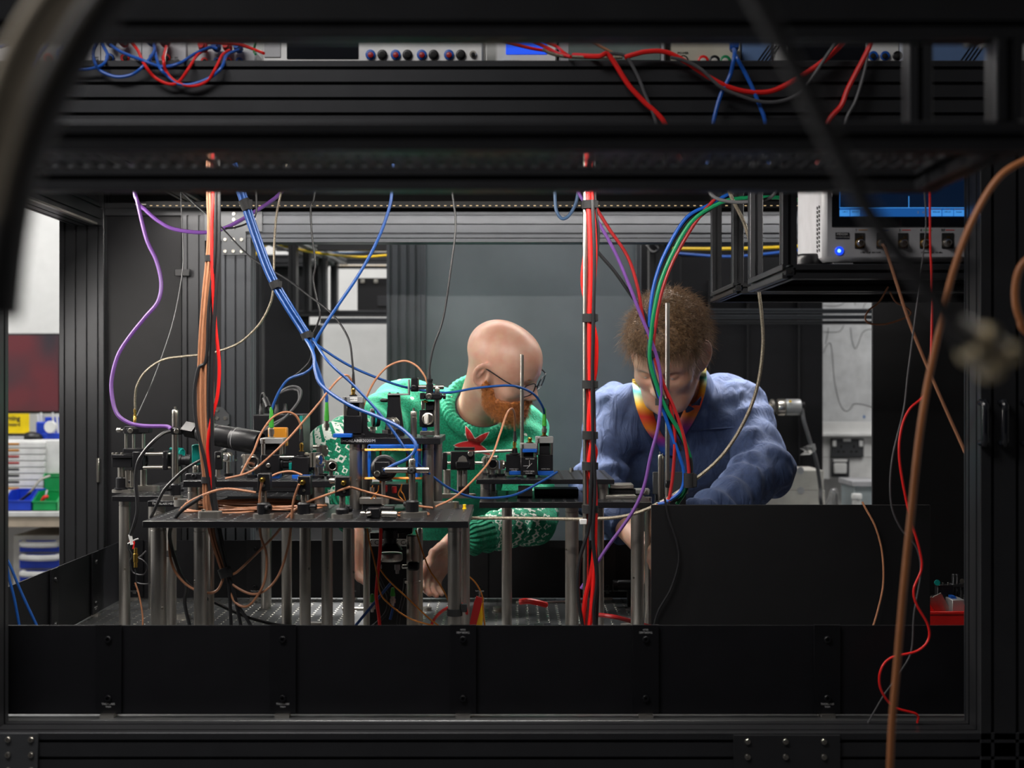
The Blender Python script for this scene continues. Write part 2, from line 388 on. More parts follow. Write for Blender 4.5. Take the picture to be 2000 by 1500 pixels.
# corner plates and their bolts
pl = MB(); q = lambda px, py: ((px - 1000) * 3.44 / F, (750 - py) * 3.44 / F)
pl.prism([q(400, 413), q(512, 413), q(512, 452), q(480, 452), q(480, 498), q(434, 498), q(434, 470), q(400, 470)], (0, 3.445, zc), (1, 0, 0), (0, 0, 1), (0, -.006, 0))
cp = pl.build('corner_plate', 'plate', en)
for px, py in ((457, 429), (457, 444.5), (497, 429), (402 + 8, 429), (402 + 8, 455), (440, 468), (456, 468), (472, 468), (440, 491), (456, 491), (472, 491), (457, 414 + 4), (497, 417)):
    inst('bolt', BOLT, cp, P(px, py, 3.439))
pl = MB(); pl.prism([(-1.2, -.12), (X(76, 2.09), -.12), (X(76, 2.09), -.0005), (-1.2, -.0005)], (0, 2.09, TZ), (1, 0, 0), (0, 0, 1), (0, -.006, 0)); cp = pl.build('corner_plate', 'plate', en)
for px in (16, 61):
    for py in (1444, 1474, 1504): inst('bolt', BOLT, cp, P(px, py, 2.084))
pl = MB(); pl.prism([(X(1432, 2.09), -.12), (X(1639, 2.09), -.12), (X(1639, 2.09), -.003), (X(1432, 2.09), -.003)], (0, 2.09, TZ), (1, 0, 0), (0, 0, 1), (0, -.006, 0)); cp = pl.build('joining_plate', 'rail', en)
for px in (1460, 1534, 1609):
    for py in (1448, 1478): inst('bolt', BOLT, cp, P(px, py, 2.084))
# handles in the right post: three upright pulls
for i, px in enumerate((1923, 1962, 2006)):
    mb = MB(); p0 = P(px, 786, 2.075); p1 = P(px, 866, 2.075); mb.rings([p0 + Vector((0, .015, 0)), p0, p0 + Vector((0, -.004, -.006)), p1 + Vector((0, -.004, .006)), p1, p1 + Vector((0, .015, 0))], .0062, 14)
    mb.build('pull_handle', 'screen', en)
# fixed boards of the enclosure
MB().box((X(205, 3.47), 3.465, .86), (X(356, 3.47), 3.475, zc + .455)).build('rear_board', 'panel', en)
MB().box((X(1703, 3.46), 3.455, TZ), (1.26, 3.465, zc + .39)).build('rear_board', 'deep', en)
MB().box((1.255, 2.3, TZ), (1.263, 3.44, zc + .42)).build('side_board', 'deep', en)
MB().box((.7575, 2.158, TZ + .002), (.759, 2.161, zc + .4), 0).build('seal_strip', 'railg', en)
MB().box((-.82, 3.47, .8), (-.777, 3.478, zc + .39)).build('filler_board', 'panel', en)
MB().box((-1.2, 3.5, zc + .4615), (1.35, 3.51, zc + .56)).build('rear_fascia', 'deep', en)
for yy, nm, zz in ((3.362, 'led_strip', .466), (2.26, 'led_strip', .444)):
    xe = 1.2 if yy > 3 else .4
    s_ = MB().box((-.98, yy - .007, zc + zz), (xe, yy + .007, zc + zz + .003), 0).build(nm, 'dsteel', en)
    MB().box((-.98, yy - .006, zc + zz + .003), (xe, yy + .012, zc + (.4745 if yy > 3 else .526))).build('strip_carrier', 'black', en)
    if yy > 3: MB().box((-.95, yy - .0135, zc + zz - .008), (1.2, yy - .0115, zc + zz + .0085), 0).build('lamp_hiding_lip', 'black', en)  # added lip that hides the bright back lamp from the camera
    mb = MB()
    for i in range(128 if yy > 3 else 80): mb.box((-.94 + i * .0166, yy - .0142, zc + zz - .004), (-.934 + i * .0166, yy - .0134, zc + zz - .002), 0)
    mb.build('diodes', mat('led_diode', (.6, .45, .25), .4, emit=(1, .7, .35), estr=.55), s_, kind='stuff')
MB().box((X(300, 3.44) , 3.43, Z(540, 3.44)), (X(370, 3.44), 3.442, Z(526, 3.44))).build('latch', 'black', en) if 0 else None
for xx in (-1.086, 1.226): MB().box((xx - .006, 2.24, zc + .4155), (xx + .006, 3.36, zc + .4205), 0).build('led_strip', 'dsteel', en)  # strips made up to go with the added side lights
lt = MB(); lt.pbox(341, 525, 370, 539, 3.43, .018); lt.build('latch', 'black', en)
lt = MB(); lt.pbox(388, 463, 391, 466, 3.43, .005)
MB().pbox(188, 895, 193, 942, 3.43, .012).build('hinge', 'steel', en)
gp = MB(); gp.prism([q(421, 795), q(433, 795), q(448, 810), q(448, 828), q(440, 834), q(421, 834)], (0, 3.443, zc), (1, 0, 0), (0, 0, 1), (0, -.005, 0)); g = gp.build('gusset_plate', 'plate', en)
for px, py in ((424, 801), (424, 817), (440, 817)): inst('bolt', BOLT, g, P(px, py, 3.438))

# ------------------------------------------------------------------ slotted shelf close to the camera
D1, D2 = 1.10, 1.334
ns = thing('slotted_shelf', 'black slotted shelf frame hanging close in front of the camera', 'shelf', (0, 1.2, zc + .199))
hz = .2115
rl('front_rail', (-.75, D1 + .0125, zc + hz), (.44, D1 + .0125, zc + hz), .025, .025, 1, 1, (0, 1, 0), par=ns)
rl('rear_rail', (-.75, D2, zc + hz), (.44, D2, zc + hz), .025, .025, 1, 1, (0, 1, 0), par=ns)
rl('side_rail', (.425, D1 + .026, zc + hz), (.425, D2 - .0125, zc + hz), .025, .025, 1, 1, par=ns)
rl('corner_post', (.425, D1 + .0125, zc + .225), (.425, D1 + .0125, zc + .296), .025, .025, 1, 1, par=ns)
rl('corner_post', (.419, D2, zc + .225), (.419, D2, zc + .371), .025, .025, 1, 1, par=ns)
rl('upper_front_rail', (-.75, D1 + .0125, zc + .32), (.5, D1 + .0125, zc + .32), .025, .05, 1, 2, (0, 1, 0), par=ns)
rl('upper_rear_rail', (-.75, D2, zc + .395), (.5, D2, zc + .395), .025, .05, 1, 2, (0, 1, 0), par=ns)
rl('upper_side_rail', (.48, D1 + .026, zc + .33), (.48, D2, zc + .36), .025, .025, 1, 1, par=ns)
for xx in (-.7375, .4875):
    for yy, z_ in ((D1 + .0125, .345), (D2, .42)): rl('hanger_post', (xx, yy, zc + z_), (xx, yy, 3.0), .025, .025, 1, 1, par=ns)
# perforated sheet with real slots
mb = MB(); px_, py_ = .0152, .052; zs = zc + .2135; t = .0012
x = -.7
while x < .41:
    y = D1 + .026
    while y + py_ < D2 - .012:
        a, b, c, d = x, x + px_, y, y + py_; e, g, h2, i2 = x + .0042, x + .0112, y + .008, y + py_ - .008
        V = [(a, c), (b, c), (b, d), (a, d), (e, h2), (g, h2), (g, i2), (e, i2)]
        V = [(u, v, zs) for u, v in V] + [(u, v, zs + t) for u, v in V]
        Fc = [(0, 4, 5, 1), (1, 5, 6, 2), (2, 6, 7, 3), (3, 7, 4, 0), (8, 9, 13, 12), (9, 10, 14, 13), (10, 11, 15, 14), (11, 8, 12, 15), (4, 12, 13, 5), (5, 13, 14, 6), (6, 14, 15, 7), (7, 15, 12, 4)]
        mb.add(V, Fc); y += py_
    x += px_
mb.build('slotted_sheet', 'plate', ns, smooth=0)
# ------------------------------------------------------------------ second enclosure across the aisle
re_ = thing('rear_enclosure', 'second black extrusion enclosure with a grey panel across the aisle', 'frame', (0, 5.2, 0))
def rr(name, p0, p1, w, h, sw, sh, side=(1, 0, 0), m='rail', **k): return rl(name, p0, p1, w, h, sw, sh, side, m, re_, **k)
def vpost(px0, px1, d, z0, z1, m='rail', sw=3, name='post', **k):
    x0 = X(px0, d); x1 = X(px1, d); return rr(name, ((x0 + x1) / 2, d + .03, z0), ((x0 + x1) / 2, d + .03, z1), x1 - x0, .06, sw, 2, m=m, **k)
def hrail(px0, px1, py0, py1, d, m='rail', sh=2, name='rail', dy=.04):
    z0 = Z(py1, d); z1 = Z(py0, d); return rr(name, (X(px0, d), d + dy / 2, (z0 + z1) / 2), (X(px1, d), d + dy / 2, (z0 + z1) / 2), dy, z1 - z0, 1, sh, (0, 1, 0), m=m)
vpost(755, 822, 4.6, 0, zc + .75, 'railg', 4, slot=.012, dep=.012)
MB().box((X(822, 4.63), 4.63, .25), (X(1251, 4.63), 4.64, zc + .75)).build('front_board', 'grey', re_)
MB().box((X(822, 4.6), 4.6, .25), (X(831, 4.6), 4.63, zc + .75)).build('board_edge_strip', 'railg', re_)
MB().box((X(1242, 4.6), 4.6, .25), (X(1252, 4.6), 4.63, zc + .75)).build('board_edge_strip', 'railg', re_)
MB().box((X(1236, 5.3), 5.3, .3), (X(1330, 5.3), 5.31, zc + .75)).build('rear_board', 'panel', re_)
vpost(1268, 1312, 5.0, .9, zc + .75, 'black', 2)
MB().box((X(1306, 5.6), 5.6, .3), (X(1607, 5.6), 5.61, zc + .75)).build('rear_board', 'panel', re_)
for px in (1385, 1460, 1560): MB().box((X(px, 5.58), 5.58, .3), (X(px + 3, 5.58), 5.6, zc + .45)).build('board_joint_strip', 'black', re_)
hrail(1380, 1760, 603, 612, 5.2, 'railg', 1); hrail(1380, 1760, 615, 623, 5.2, 'railg', 1); hrail(1380, 1760, 626, 633, 5.2, 'rail', 1)
vpost(1720, 1790, 5.2, 0, zc + .75, 'rail', 3)
hrail(1300, 1760, 470, 500, 5.3, 'black', 1)
vpost(484, 511, 5.0, 0, zc + .75, 'rail', 2); MB().box((X(508, 5.5), 5.5, .3), (X(604, 5.5), 5.51, zc + .62)).build('rear_board', 'plate', re_) if 0 else MB().box((X(508, 5.5), 5.5, .3), (X(604, 5.5), 5.51, zc + .55)).build('rear_board', 'panel', re_)
MB().box((X(600, 5.55), 5.55, Z(606, 5.55)), (X(640, 5.55), 5.56, Z(455, 5.55))).build('upper_board', 'panel', re_)
hrail(490, 640, 497, 520, 5.45, 'rail', 2)
vpost(563, 578, 4.75, Z(612, 4.75), Z(455, 4.75), 'black', 1); vpost(591, 604, 5.0, Z(608, 5.0), Z(455, 5.0), 'black', 1)
vpost(622, 637, 5.3, Z(606, 5.3), Z(462, 5.3), 'rail', 1); vpost(645, 658, 5.5, Z(606, 5.5), Z(470, 5.5), 'rail', 1)
hrail(566, 765, 606, 618, 5.45, 'rail', 1); hrail(625, 765, 621, 632, 5.45, 'railg', 1)
vpost(571, 627, 5.6, .2, Z(634, 5.6), 'rail', 4)
hrail(610, 765, 466, 489, 5.0, 'black', 1); hrail(640, 765, 492, 515, 5.6, 'rail', 2); hrail(655, 765, 519, 524, 5.6, 'rail', 1)
mb = MB()
for i in range(20): mb.box((X(660 + i * 5, 5.58), 5.58, Z(519.5, 5.58)), (X(661.5 + i * 5, 5.58), 5.583, Z(517, 5.58)), 0)
mb.build('diodes', MATS['led_diode'], re_, kind='stuff')
for k in range(3):
    x0 = -.9 + k * .055; rr('shelf_slide', (x0, 4.66, zc + .525), (x0 + .1 - k * .02, 5.62, zc + .53), .028, .025, 1, 1, m='alu')
for (px, py, d) in ((520, 472, 4.7), (548, 484, 4.9), (612, 512, 5.3), (644, 514, 5.5)):
    p = P(px, py, d); mb = MB(); mb.box(p - Vector((.02, .02, .012)), p + Vector((.02, .02, .012)), .004); mb.cyl(p + Vector((-.012, -.022, 0)), p + Vector((.014, -.03, .004)), .008); mb.build('slide_bracket', 'alu', re_)
MB().cyl(P(1290, 476, 4.98), P(1302, 462, 4.98), .012).build('clamp_lever', 'steel', re_)
mb = MB(); mb.tube([P(1262, 478, 5.0), P(1275, 492, 4.98), P(1285, 486, 4.97), P(1270, 470, 4.97), P(1282, 466, 4.98)], .005); mb.build('cable_clip', 'black', re_)
MB().box((-1.25, 4.62, TZ - .2), (1.4, 5.9, TZ)).build('table_body', 'deep', re_)
MB().box((-1.1, 4.75, 0), (1.25, 5.75, TZ - .2)).build('table_base', 'deep', re_)
cable('yellow_cable', 'yellow cable strung high behind the left opening', [(470, 530, 4.72), (500, 496, 4.72), (530, 474, 4.75), (560, 482, 4.8), (620, 494, 5.0), (700, 502, 5.1), (765, 498, 5.1)], .0048, 'yellow')
cable('blue_cable', 'thin blue cable running above the yellow one in the left opening', [(530, 480, 4.95), (600, 490, 5.2), (680, 494, 5.4), (765, 486, 5.4)], .004, 'nblue')
cable('yellow_cable', 'yellow cable strung behind the man in the blue shirt', [(1285, 485, 5.15), (1400, 486, 5.15), (1520, 483, 5.15), (1640, 474, 5.15), (1760, 470, 5.2)], .006, 'yellow')
cable('blue_cable', 'thin blue cable sagging below the yellow one on the right', [(1285, 491, 5.1), (1350, 497, 5.1), (1430, 501, 5.1), (1530, 492, 5.1), (1640, 476, 5.1)], .005, 'bblue')
bd = thing('black_device', 'black boxed instrument on the rail of the far enclosure', 'instrument', P(728, 606, 5.5))
MB().pbox(698, 543, 770, 606, 5.46, .2).build('casing', 'black', bd)
for px in (704, 730): MB().pbox(px, 546, px + 8, 553, 5.452, .008).build('latch', 'dsteel', bd)
MB().pbox(737, 578, 768, 598, 5.453, .008).build('vent', 'rail', bd)
# ------------------------------------------------------------------ left: bench with drawers, bins and a monitor
d = 5.35
bn = thing('workbench', 'white bench with a beige edge seen through the left gap', 'bench', (-2.3, 5.7, 0))
MB().box((-3.35, 5.3, Z(1009, 5.3)), (X(200, 5.3), 6.08, Z(1000, 5.3))).build('worktop', 'white', bn)
MB().box((-3.35, 5.31, Z(1030, 5.3)), (X(200, 5.3), 6.06, Z(1010, 5.3))).build('apron', 'wood', bn)
for x in (-3.2, X(180, 5.6)): MB().box((x - .03, 5.6, 0), (x + .03, 5.66, Z(1030, 5.3))).build('leg', 'lgrey', bn)
dc = thing('drawer_cabinet', 'cream drawer cabinet with blue drawer fronts under the bench', 'cabinet', (-2.2, 5.6, 0))
MB().box((X(26, 5.4), 5.4, 0), (X(150, 5.4), 5.95, Z(1046, 5.4))).build('body', 'cream', dc)
for k, (y0, y1) in enumerate(((1056, 1078), (1082, 1110), (1114, 1160), (1164, 1220))):
    dr = MB().pbox(38, y0, 145, y1, 5.385, .02).build('drawer', 'binb', dc)
    mb = MB(); z = Z(y0 + 5, 5.37); mb.tube([(X(44, 5.37), 5.385, z), (X(46, 5.37), 5.365, z - .004), (X(80, 5.37), 5.362, z - .006), (X(110, 5.37), 5.365, z - .004), (X(112, 5.37), 5.385, z)], .013); mb.build('handle', 'white', dr)
dw = thing('drawer_tower', 'white desktop drawer tower with ten slim drawers on the bench', 'drawers', P(40, 998, 5.5))
MB().pbox(-40, 859, 118, 1000, 5.52, .36, .004).build('body', 'white', dw)
for k in range(10):
    y0 = 864 + k * 12.4; dr = MB().pbox(-36, y0, 87, y0 + 10.6, 5.5, .02).build('drawer', 'white', dw)
    MB().pbox(5, y0 + 1.0, 37, y0 + 5, 5.497, .006).build('finger_slot', ('amber', 'amber', 'dred', 'dred', 'black', 'black', 'black', 'amber', 'black', 'black')[k], dr)
kb = thing('keyboard', 'black keyboard lying on the white drawer tower', 'keyboard', P(20, 858, 5.54))
MB().box((X(-60, 5.54), 5.53, Z(859, 5.53)), (X(48, 5.54), 5.67, Z(852, 5.53))).build('case', 'lgrey', kb)
for r in range(4):
    for c in range(9):
        MB().box((X(-30, 5.54) + c * .0185, 5.54 + r * .03, Z(852, 5.53)), (X(-30, 5.54) + c * .0185 + .015, 5.563 + r * .03, Z(848, 5.53))).build('key', 'black', kb)
ms = MB(); c = P(62, 858, 5.56); 
for i in range(1): ms.lathe(c, (0, 0, 1), [(0, .046), (.008, .048), (.018, .043), (.027, .03), (.032, .012), (.033, .001)], 24)
for v in ms.v: v.y = c.y + (v.y - c.y) * .7
ms.build('computer_mouse', 'black', None, 'dark grey computer mouse beside the keyboard', 'mouse')
sg = thing('warning_sign', 'yellow laser warning sign card behind the keyboard', 'sign', P(25, 845, 5.72))
MB().pbox(-40, 808, 57, 860, 5.72, .004).build('card', mat('sign_yellow', (.85, .62, .0), .5), sg)
text('Warning', .030, P(16, 817, 5.718), 'textk', sg, bold=.0006); text('laser hazard', .021, P(17, 829, 5.718), 'textk', sg, bold=.0003)
bh = thing('pen_holder', 'blue plastic desk tidy full of pens and clips', 'holder', P(95, 858, 5.62))
mb = MB(); mb.pbox(70, 824, 88, 858, 5.6, .05, .004); mb.pbox(84, 815, 120, 858, 5.64, .06, .004); mb.pbox(80, 846, 122, 858, 5.57, .04, .004); mb.build('cups', 'binb', bh)
for i, (px, py, m_) in enumerate(((74, 808, 'white'), (80, 806, 'white'), (85, 810, 'lgrey'), (103, 806, 'white'), (111, 808, 'white'))): MB().cyl(P(px, py, 5.64), P(px + 3, 850, 5.64), .005).build('pen', m_, bh)
MB().cyl(P(97, 834, 5.55), P(101, 834, 5.57), .026).build('tape_roll', 'white', bh)
mo = thing('monitor', 'dark monitor screen with a reddish blurred reflection above the bench', 'monitor', P(40, 1000, 5.85))
MB().pbox(-150, 651, 118, 808, 5.8, .04, .004).build('housing', 'black', mo)
m_ = bpy.data.materials.new('monitor_reflection'); m_.use_nodes = True; nt = m_.node_tree; b = nt.nodes['Principled BSDF']; b.inputs['Roughness'].default_value = .35  # blurry red reflection painted into the screen colour, with a faint glow
tc = nt.nodes.new('ShaderNodeTexCoord'); nz = nt.nodes.new('ShaderNodeTexNoise'); nz.inputs['Scale'].default_value = 4.5; nz.inputs['Detail'].default_value = 1; cr = nt.nodes.new('ShaderNodeValToRGB')
cr.color_ramp.elements[0].position = .38; cr.color_ramp.elements[0].color = (.03, .027, .034, 1); cr.color_ramp.elements[1].position = .62; cr.color_ramp.elements[1].color = (.11, .024, .03, 1)
nt.links.new(tc.outputs['Object'], nz.inputs['Vector']); nt.links.new(nz.outputs['Fac'], cr.inputs['Fac']); nt.links.new(cr.outputs['Color'], b.inputs['Base Color']); nt.links.new(cr.outputs['Color'], b.inputs['Emission Color']); b.inputs['Emission Strength'].default_value = .25
MB().pbox(-146, 655, 114, 803, 5.797, .004).build('screen', m_, mo)
MB().box((X(-160, 5.86), 5.84, Z(1000, 5.3)), (X(-140, 5.86), 5.86, Z(760, 5.86))).build('stand', 'black', mo); MB().box((X(-200, 5.86), 5.75, Z(1000, 5.3)), (X(-100, 5.86), 5.95, Z(1000, 5.3) + .012)).build('stand_foot', 'black', mo)
def bin_(name, label, x0, x1, ytop, ybot, d, dep, m, grp='plastic bins on the left bench', front=.55, zb=None):
    t = thing(name, label, 'bin', ((X(x0, d) + X(x1, d)) / 2, d + dep / 2, Z(ybot, d))); tag(t, group=grp)
    xa, xb, z0, z1 = X(x0, d), X(x1, d), Z(ybot, d), Z(ytop, d); w = .004; zf = z0 + (z1 - z0) * front; MBb = MB()
    MBb.box((xa, d, z0), (xb, d + dep, z0 + w)); MBb.box((xa, d, z0), (xb, d + w, zf)); MBb.box((xa, d + dep - w, z0), (xb, d + dep, z1))
    for xx in (xa, xb - w): MBb.prism([(0, 0), (dep, 0), (dep, z1 - z0), (dep * .45, z1 - z0), (0, zf - z0)], (xx, d, z0), (0, 1, 0), (0, 0, 1), (w, 0, 0))
    MBb.build('tub', m, t); r_ = MB(); r_.box((xa - .002, d - .003, zf - .006), (xb + .002, d + .006, zf)); r_.box((xa - .002, d + dep - .006, z1 - .005), (xb + .002, d + dep + .002, z1)); r_.build('rim', m, t)
    return t
bin_('storage_bin', 'blue open-fronted bin with a pair of pliers on the bench', 8, 62, 960, 998, 5.33, .16, 'binb')
bin_('storage_bin', 'green open-fronted bin beside the blue one on the bench', 63, 112, 963, 998, 5.33, .16, 'bing')
bin_('storage_bin', 'green bin standing behind, higher than the other green bin', 85, 130, 925, 963, 5.49, .0 + .02, 'bing', front=.9)
pr = thing('pliers', 'pliers with dark handles lying in the blue bin', 'pliers', P(42, 990, 5.4))
MB().tube([P(35, 984, 5.38), P(45, 975, 5.36), P(62, 958, 5.36), P(78, 938, 5.38), P(98, 929, 5.4)], .005).build('arm', 'dsteel', pr); MB().tube([P(31, 982, 5.37), P(42, 976, 5.355), P(60, 962, 5.35)], .006).build('handle', 'black', pr)
sm = thing('cable_offcut', 'small red and grey cable offcut in the green bin', 'cable', P(86, 985, 5.4)); MB().tube([P(80, 984, 5.36), P(86, 972, 5.35), P(93, 970, 5.36)], .007).build('red_end', 'red', sm); MB().tube([P(86, 980, 5.38), P(90, 965, 5.37), P(92, 958, 5.4)], .004).build('grey_end', 'lgrey', sm)
# ------------------------------------------------------------------ right: whiteboard, sockets, boxes
WY = 6.05
wb = thing('whiteboard', 'whiteboard with grey marker curves seen through the right gap', 'whiteboard', P(1660, 825, WY))
MB().pbox(1400, 520, 1800, 824, WY, .02).build('board', 'wboard', wb)
MB().pbox(1400, 824, 1800, 851, 5.99, .03).build('ledge', 'wall', wb); MB().pbox(1400, 847, 1800, 852, 5.96, .06).build('pen_tray', 'white', wb)
for pts in ([(1608, 690), (1614, 676), (1622, 671), (1626, 700), (1630, 745), (1640, 788), (1652, 803), (1662, 797), (1668, 789), (1685, 790), (1706, 796)], [(1661, 640), (1664, 665), (1670, 681), (1676, 672), (1684, 651), (1694, 644), (1706, 644)],
            [(1608, 648), (1625, 649), (1640, 647), (1648, 636)], [(1612, 672), (1616, 655), (1618, 640)], [(1608, 597), (1630, 598), (1645, 594), (1650, 588)], [(1669, 586), (1670, 596)], [(1686, 602), (1692, 590), (1704, 589)]):
    MB().tube([P(a, b_, WY - .0005) for a, b_ in pts], .0016, 5, 5).build('marker_line', 'gcable', wb)
MB().cyl(P(1687, 814, WY - .001), P(1687, 814, WY + .001), .008).build('blue_smudge', 'pblue', wb)
tr = thing('cable_trunking', 'white wall trunking below the whiteboard carrying grey sockets', 'trunking', P(1660, 935, 6.0))
MB().pbox(1400, 853, 1800, 893, 6.0, .1).build('upper_cover', 'white', tr); MB().pbox(1400, 894, 1800, 936, 6.0, .1).build('lower_cover', 'white', tr)
so = thing('socket_outlet', 'dark grey double mains socket with white rocker switches', 'socket', P(1656, 893, 5.98))
MB().pbox(1624, 857, 1687, 893, 5.985, .015).build('faceplate', 'plate', so)
for px in (1630, 1682): MB().pbox(px - 3.5, 860, px + 3.5, 872, 5.98, .006).build('rocker_switch', 'white', so)
for px in (1643, 1668):
    for (a, b_, w, h) in ((0, 872, 1.6, 3), (-5, 882, 2.4, 1.6), (5, 882, 2.4, 1.6)): MB().pbox(px + a - w, b_ - h, px + a + w, b_ + h, 5.9835, .003).build('pin_slot', 'hole', so)
MB().pbox(1647, 856.5, 1662, 862, 5.983, .004).build('sticker', 'white', so)
s2 = thing('data_outlet', 'single grey outlet with a white module below the double socket', 'socket', P(1642, 930, 5.98))
MB().pbox(1624, 896, 1659, 932, 5.985, .015).build('faceplate', 'plate', s2); MB().pbox(1628, 897, 1655, 902, 5.98, .006).build('sticker', 'white', s2); MB().pbox(1630, 905, 1654, 925, 5.97, .02, .003).build('module', 'white', s2)
# white boxes on the far table
b1 = thing('cardboard_box', 'lower of two white boxes stacked behind the blue sleeve', 'box', P(1560, 992, 4.95)); MB().box((X(1500, 4.95), 4.95, TZ), (X(1611, 4.95), 5.2, Z(958, 4.95))).build('carton', 'cream', b1); MB().lathe(P(1564, 958, 4.949), (0, 1, 0), [(0, .0), (.0, .014), (.002, .014)], 16).build('thumb_notch', 'lgrey', b1)
b2 = thing('cardboard_box', 'upper of two white boxes stacked behind the blue sleeve', 'box', P(1560, 958, 4.95)); MB().box((X(1498, 4.95), 4.95, Z(957.5, 4.95)), (X(1609, 4.95), 5.19, Z(919, 4.95))).build('carton', 'cream', b2); MB().lathe(P(1563, 919, 4.949), (0, 1, 0), [(0, .0), (.0, .014), (.002, .014)], 16).build('thumb_notch', 'lgrey', b2)
MB().tube([P(1612, 1046, 5.0), P(1620, 985, 4.98), P(1630, 962, 5.0), P(1632, 1046, 5.02)], .014).build('plastic_bag', 'film', None, 'small clear plastic bag beside the white boxes', 'bag')
pb = thing('storage_box', 'clear plastic storage box standing on the far table at right', 'box', P(1685, 1044, 5.1)); MB().box((X(1668, 5.1), 5.1, TZ), (X(1720, 5.1), 5.3, Z(944, 5.1)), .004).build('tub', mat('frosted_box', (.35, .4, .42), .3), pb); MB().box((X(1664, 5.1), 5.09, Z(950, 5.1)), (X(1722, 5.1), 5.31, Z(940, 5.1))).build('lid', 'lgrey', pb)
wj = thing('white_jar', 'small white capped pot in front of the clear box', 'jar', P(1677, 1046, 5.0)); MB().lathe((X(1677, 5.0), 5.03, TZ), (0, 0, 1), [(0, .018), (.1, .018), (.118, .018)], 18).build('pot', 'white', wj); MB().lathe((X(1677, 5.0), 5.03, TZ + .118), (0, 0, 1), [(0, .021), (.016, .021), (.02, .018)], 18).build('cap', 'white', wj)
# vacuum gauge behind the second man
vg = thing('vacuum_gauge', 'grey cylindrical vacuum gauge with a steel flange beside the blue sleeve', 'gauge', P(1520, 810, 4.8))
dd = 4.85; c0 = P(1478, 795, dd)
MB().cyl(P(1478, 795, dd), P(1513, 795, dd), .016).build('pipe', 'steel', vg); MB().lathe(P(1503, 795, dd), (1, 0, 0), [(0, .02), (.005, .03), (.014, .03), (.018, .02)]).build('flange', 'steel', vg)
MB().lathe(P(1518, 795, dd), (1, 0, 0), [(0, .028), (.004, .031), (.026, .031), (.03, .027)]).build('collar', 'steel', vg); MB().lathe(P(1534, 795, dd), (1, 0, 0), [(0, .029), (.003, .0305), (.052, .0305), (.056, .028)]).build('head', 'alu', vg)
MB().cyl(P(1563, 793, dd), P(1571, 793, dd), .017).build('cap', 'black', vg); MB().pbox(1541, 782, 1546, 786, dd - .032, .003).build('hazard_label', 'yellow', vg)
MB().box((X(1440, dd), dd - .03, TZ), (X(1478, dd), dd + .03, Z(775, dd))).build('bracket', 'black', vg)
cable('gauge_cable', 'grey cable hanging from the vacuum gauge', [(1566, 797, 4.84), (1570, 822, 4.83), (1582, 862, 4.83), (1594, 900, 4.83), (1602, 950, 4.85), (1604, 985, 4.85), (1620, 1040, 5.0)], .0075, 'gcable')
mb = MB(); p = P(1590, 874, 4.815)
mb.add([P(1592, 866, 4.81), P(1575, 870, 4.79), P(1562, 876, 4.80), P(1572, 881, 4.82), P(1563, 889, 4.8), P(1582, 888, 4.79), P(1594, 878, 4.81), P(1590, 872, 4.84), P(1578, 878, 4.845)], [(0, 1, 6), (1, 2, 3), (1, 3, 6), (3, 4, 5), (3, 5, 6), (0, 6, 7), (7, 6, 8), (1, 7, 8), (2, 8, 3), (4, 5, 8)])
mb.build('plastic_tag', 'film', None, 'crumpled clear plastic tag tied to the gauge cable', 'tag', smooth=0)
# ------------------------------------------------------------------ instruments on top of the enclosure
IY = 2.2; ITZ = zc + .54
def inst_box(name, label, px0, px1, m, grp, h=.12, dep=.3):
    t = thing(name, label, 'instrument', ((X(px0, IY) + X(px1, IY)) / 2, IY + dep / 2, ITZ), grp)
    MB().box((X(px0, IY), IY, ITZ + .004), (X(px1, IY), IY + dep, ITZ + h), .003).build('casing', m, t)
    for xx in (X(px0 + 14, IY), X(px1 - 14, IY)): MB().box((xx - .008, IY + .006, ITZ), (xx + .008, IY + .03, ITZ + .0045)).build('foot', 'white', t)
    return t
def sock(t, px, py, m, r=.0075, core='hole', name='socket'):
    a = MB().lathe(P(px, py, IY), (0, -1, 0), [(0, r), (.004, r), (.005, r * .85), (.005, r * .6)]).build(name, m, t); MB().lathe(P(px, py, IY - .005), (0, -1, 0), [(0, r * .58), (.003, r * .55), (.004, r * .3)]).build('core', core, a)
G = 'instruments on the top shelf'
zt = ITZ - CZ; yb = 750 - zt * F / IY       # pixel row of the shelf surface
i1 = inst_box('power_supply', 'light grey power supply with red and blue leads on the top shelf', -120, 366, 'lgrey', G)
for px, m_ in ((215, 'bblue'), (245, 'red'), (300, 'bblue'), (325, 'red'), (68, 'bblue'), (95, 'red'), (140, 'bblue')): sock(i1, px, yb - 18, m_)
for px in (196, 276): MB().pbox(px, yb - 60, px + 1, yb - 10, IY - .001, .002, 0).build('divider_line', 'black', i1)
for px, s in ((258, 'OUTPUT'), (335, 'MASTER'), (180, 'SLAVE')): text(s, .0045, P(px + 6, yb - 14, IY - .0006), 'textk', i1); text('0 - 30V', .004, P(px + 6, yb - 19, IY - .0006), 'textk', i1)
i2 = inst_box('adapter_box', 'small grey box with four banana plugs beside the power supply', 377, 500, 'lgrey', G, .03, .1)
for px, m_ in ((400, 'red'), (425, 'bblue'), (447, 'red'), (468, 'bblue')): sock(i2, px, yb - 12, m_, .006)
i3 = inst_box('power_supply', 'wide white multi-channel power supply on the top shelf', 512, 944, 'white', G)
MB().pbox(560, yb - 90, 700, yb - 17, IY - .002, .004).build('display', 'screen', i3); MB().pbox(516, yb - 90, 548, yb - 20, IY - .002, .004).build('key_block', 'lgrey', i3)
for px in (724, 773, 824, 877): sock(i3, px, yb - 24, 'bblue', .0085, 'dred'); sock(i3, px + 23, yb - 24, 'black', .0085)
sock(i3, 924, yb - 25, 'steel', .006)
for px in (735, 785, 836, 888): text('0-30V  COM', .0045, P(px, yb - 12, IY - .0006), 'textk', i3)
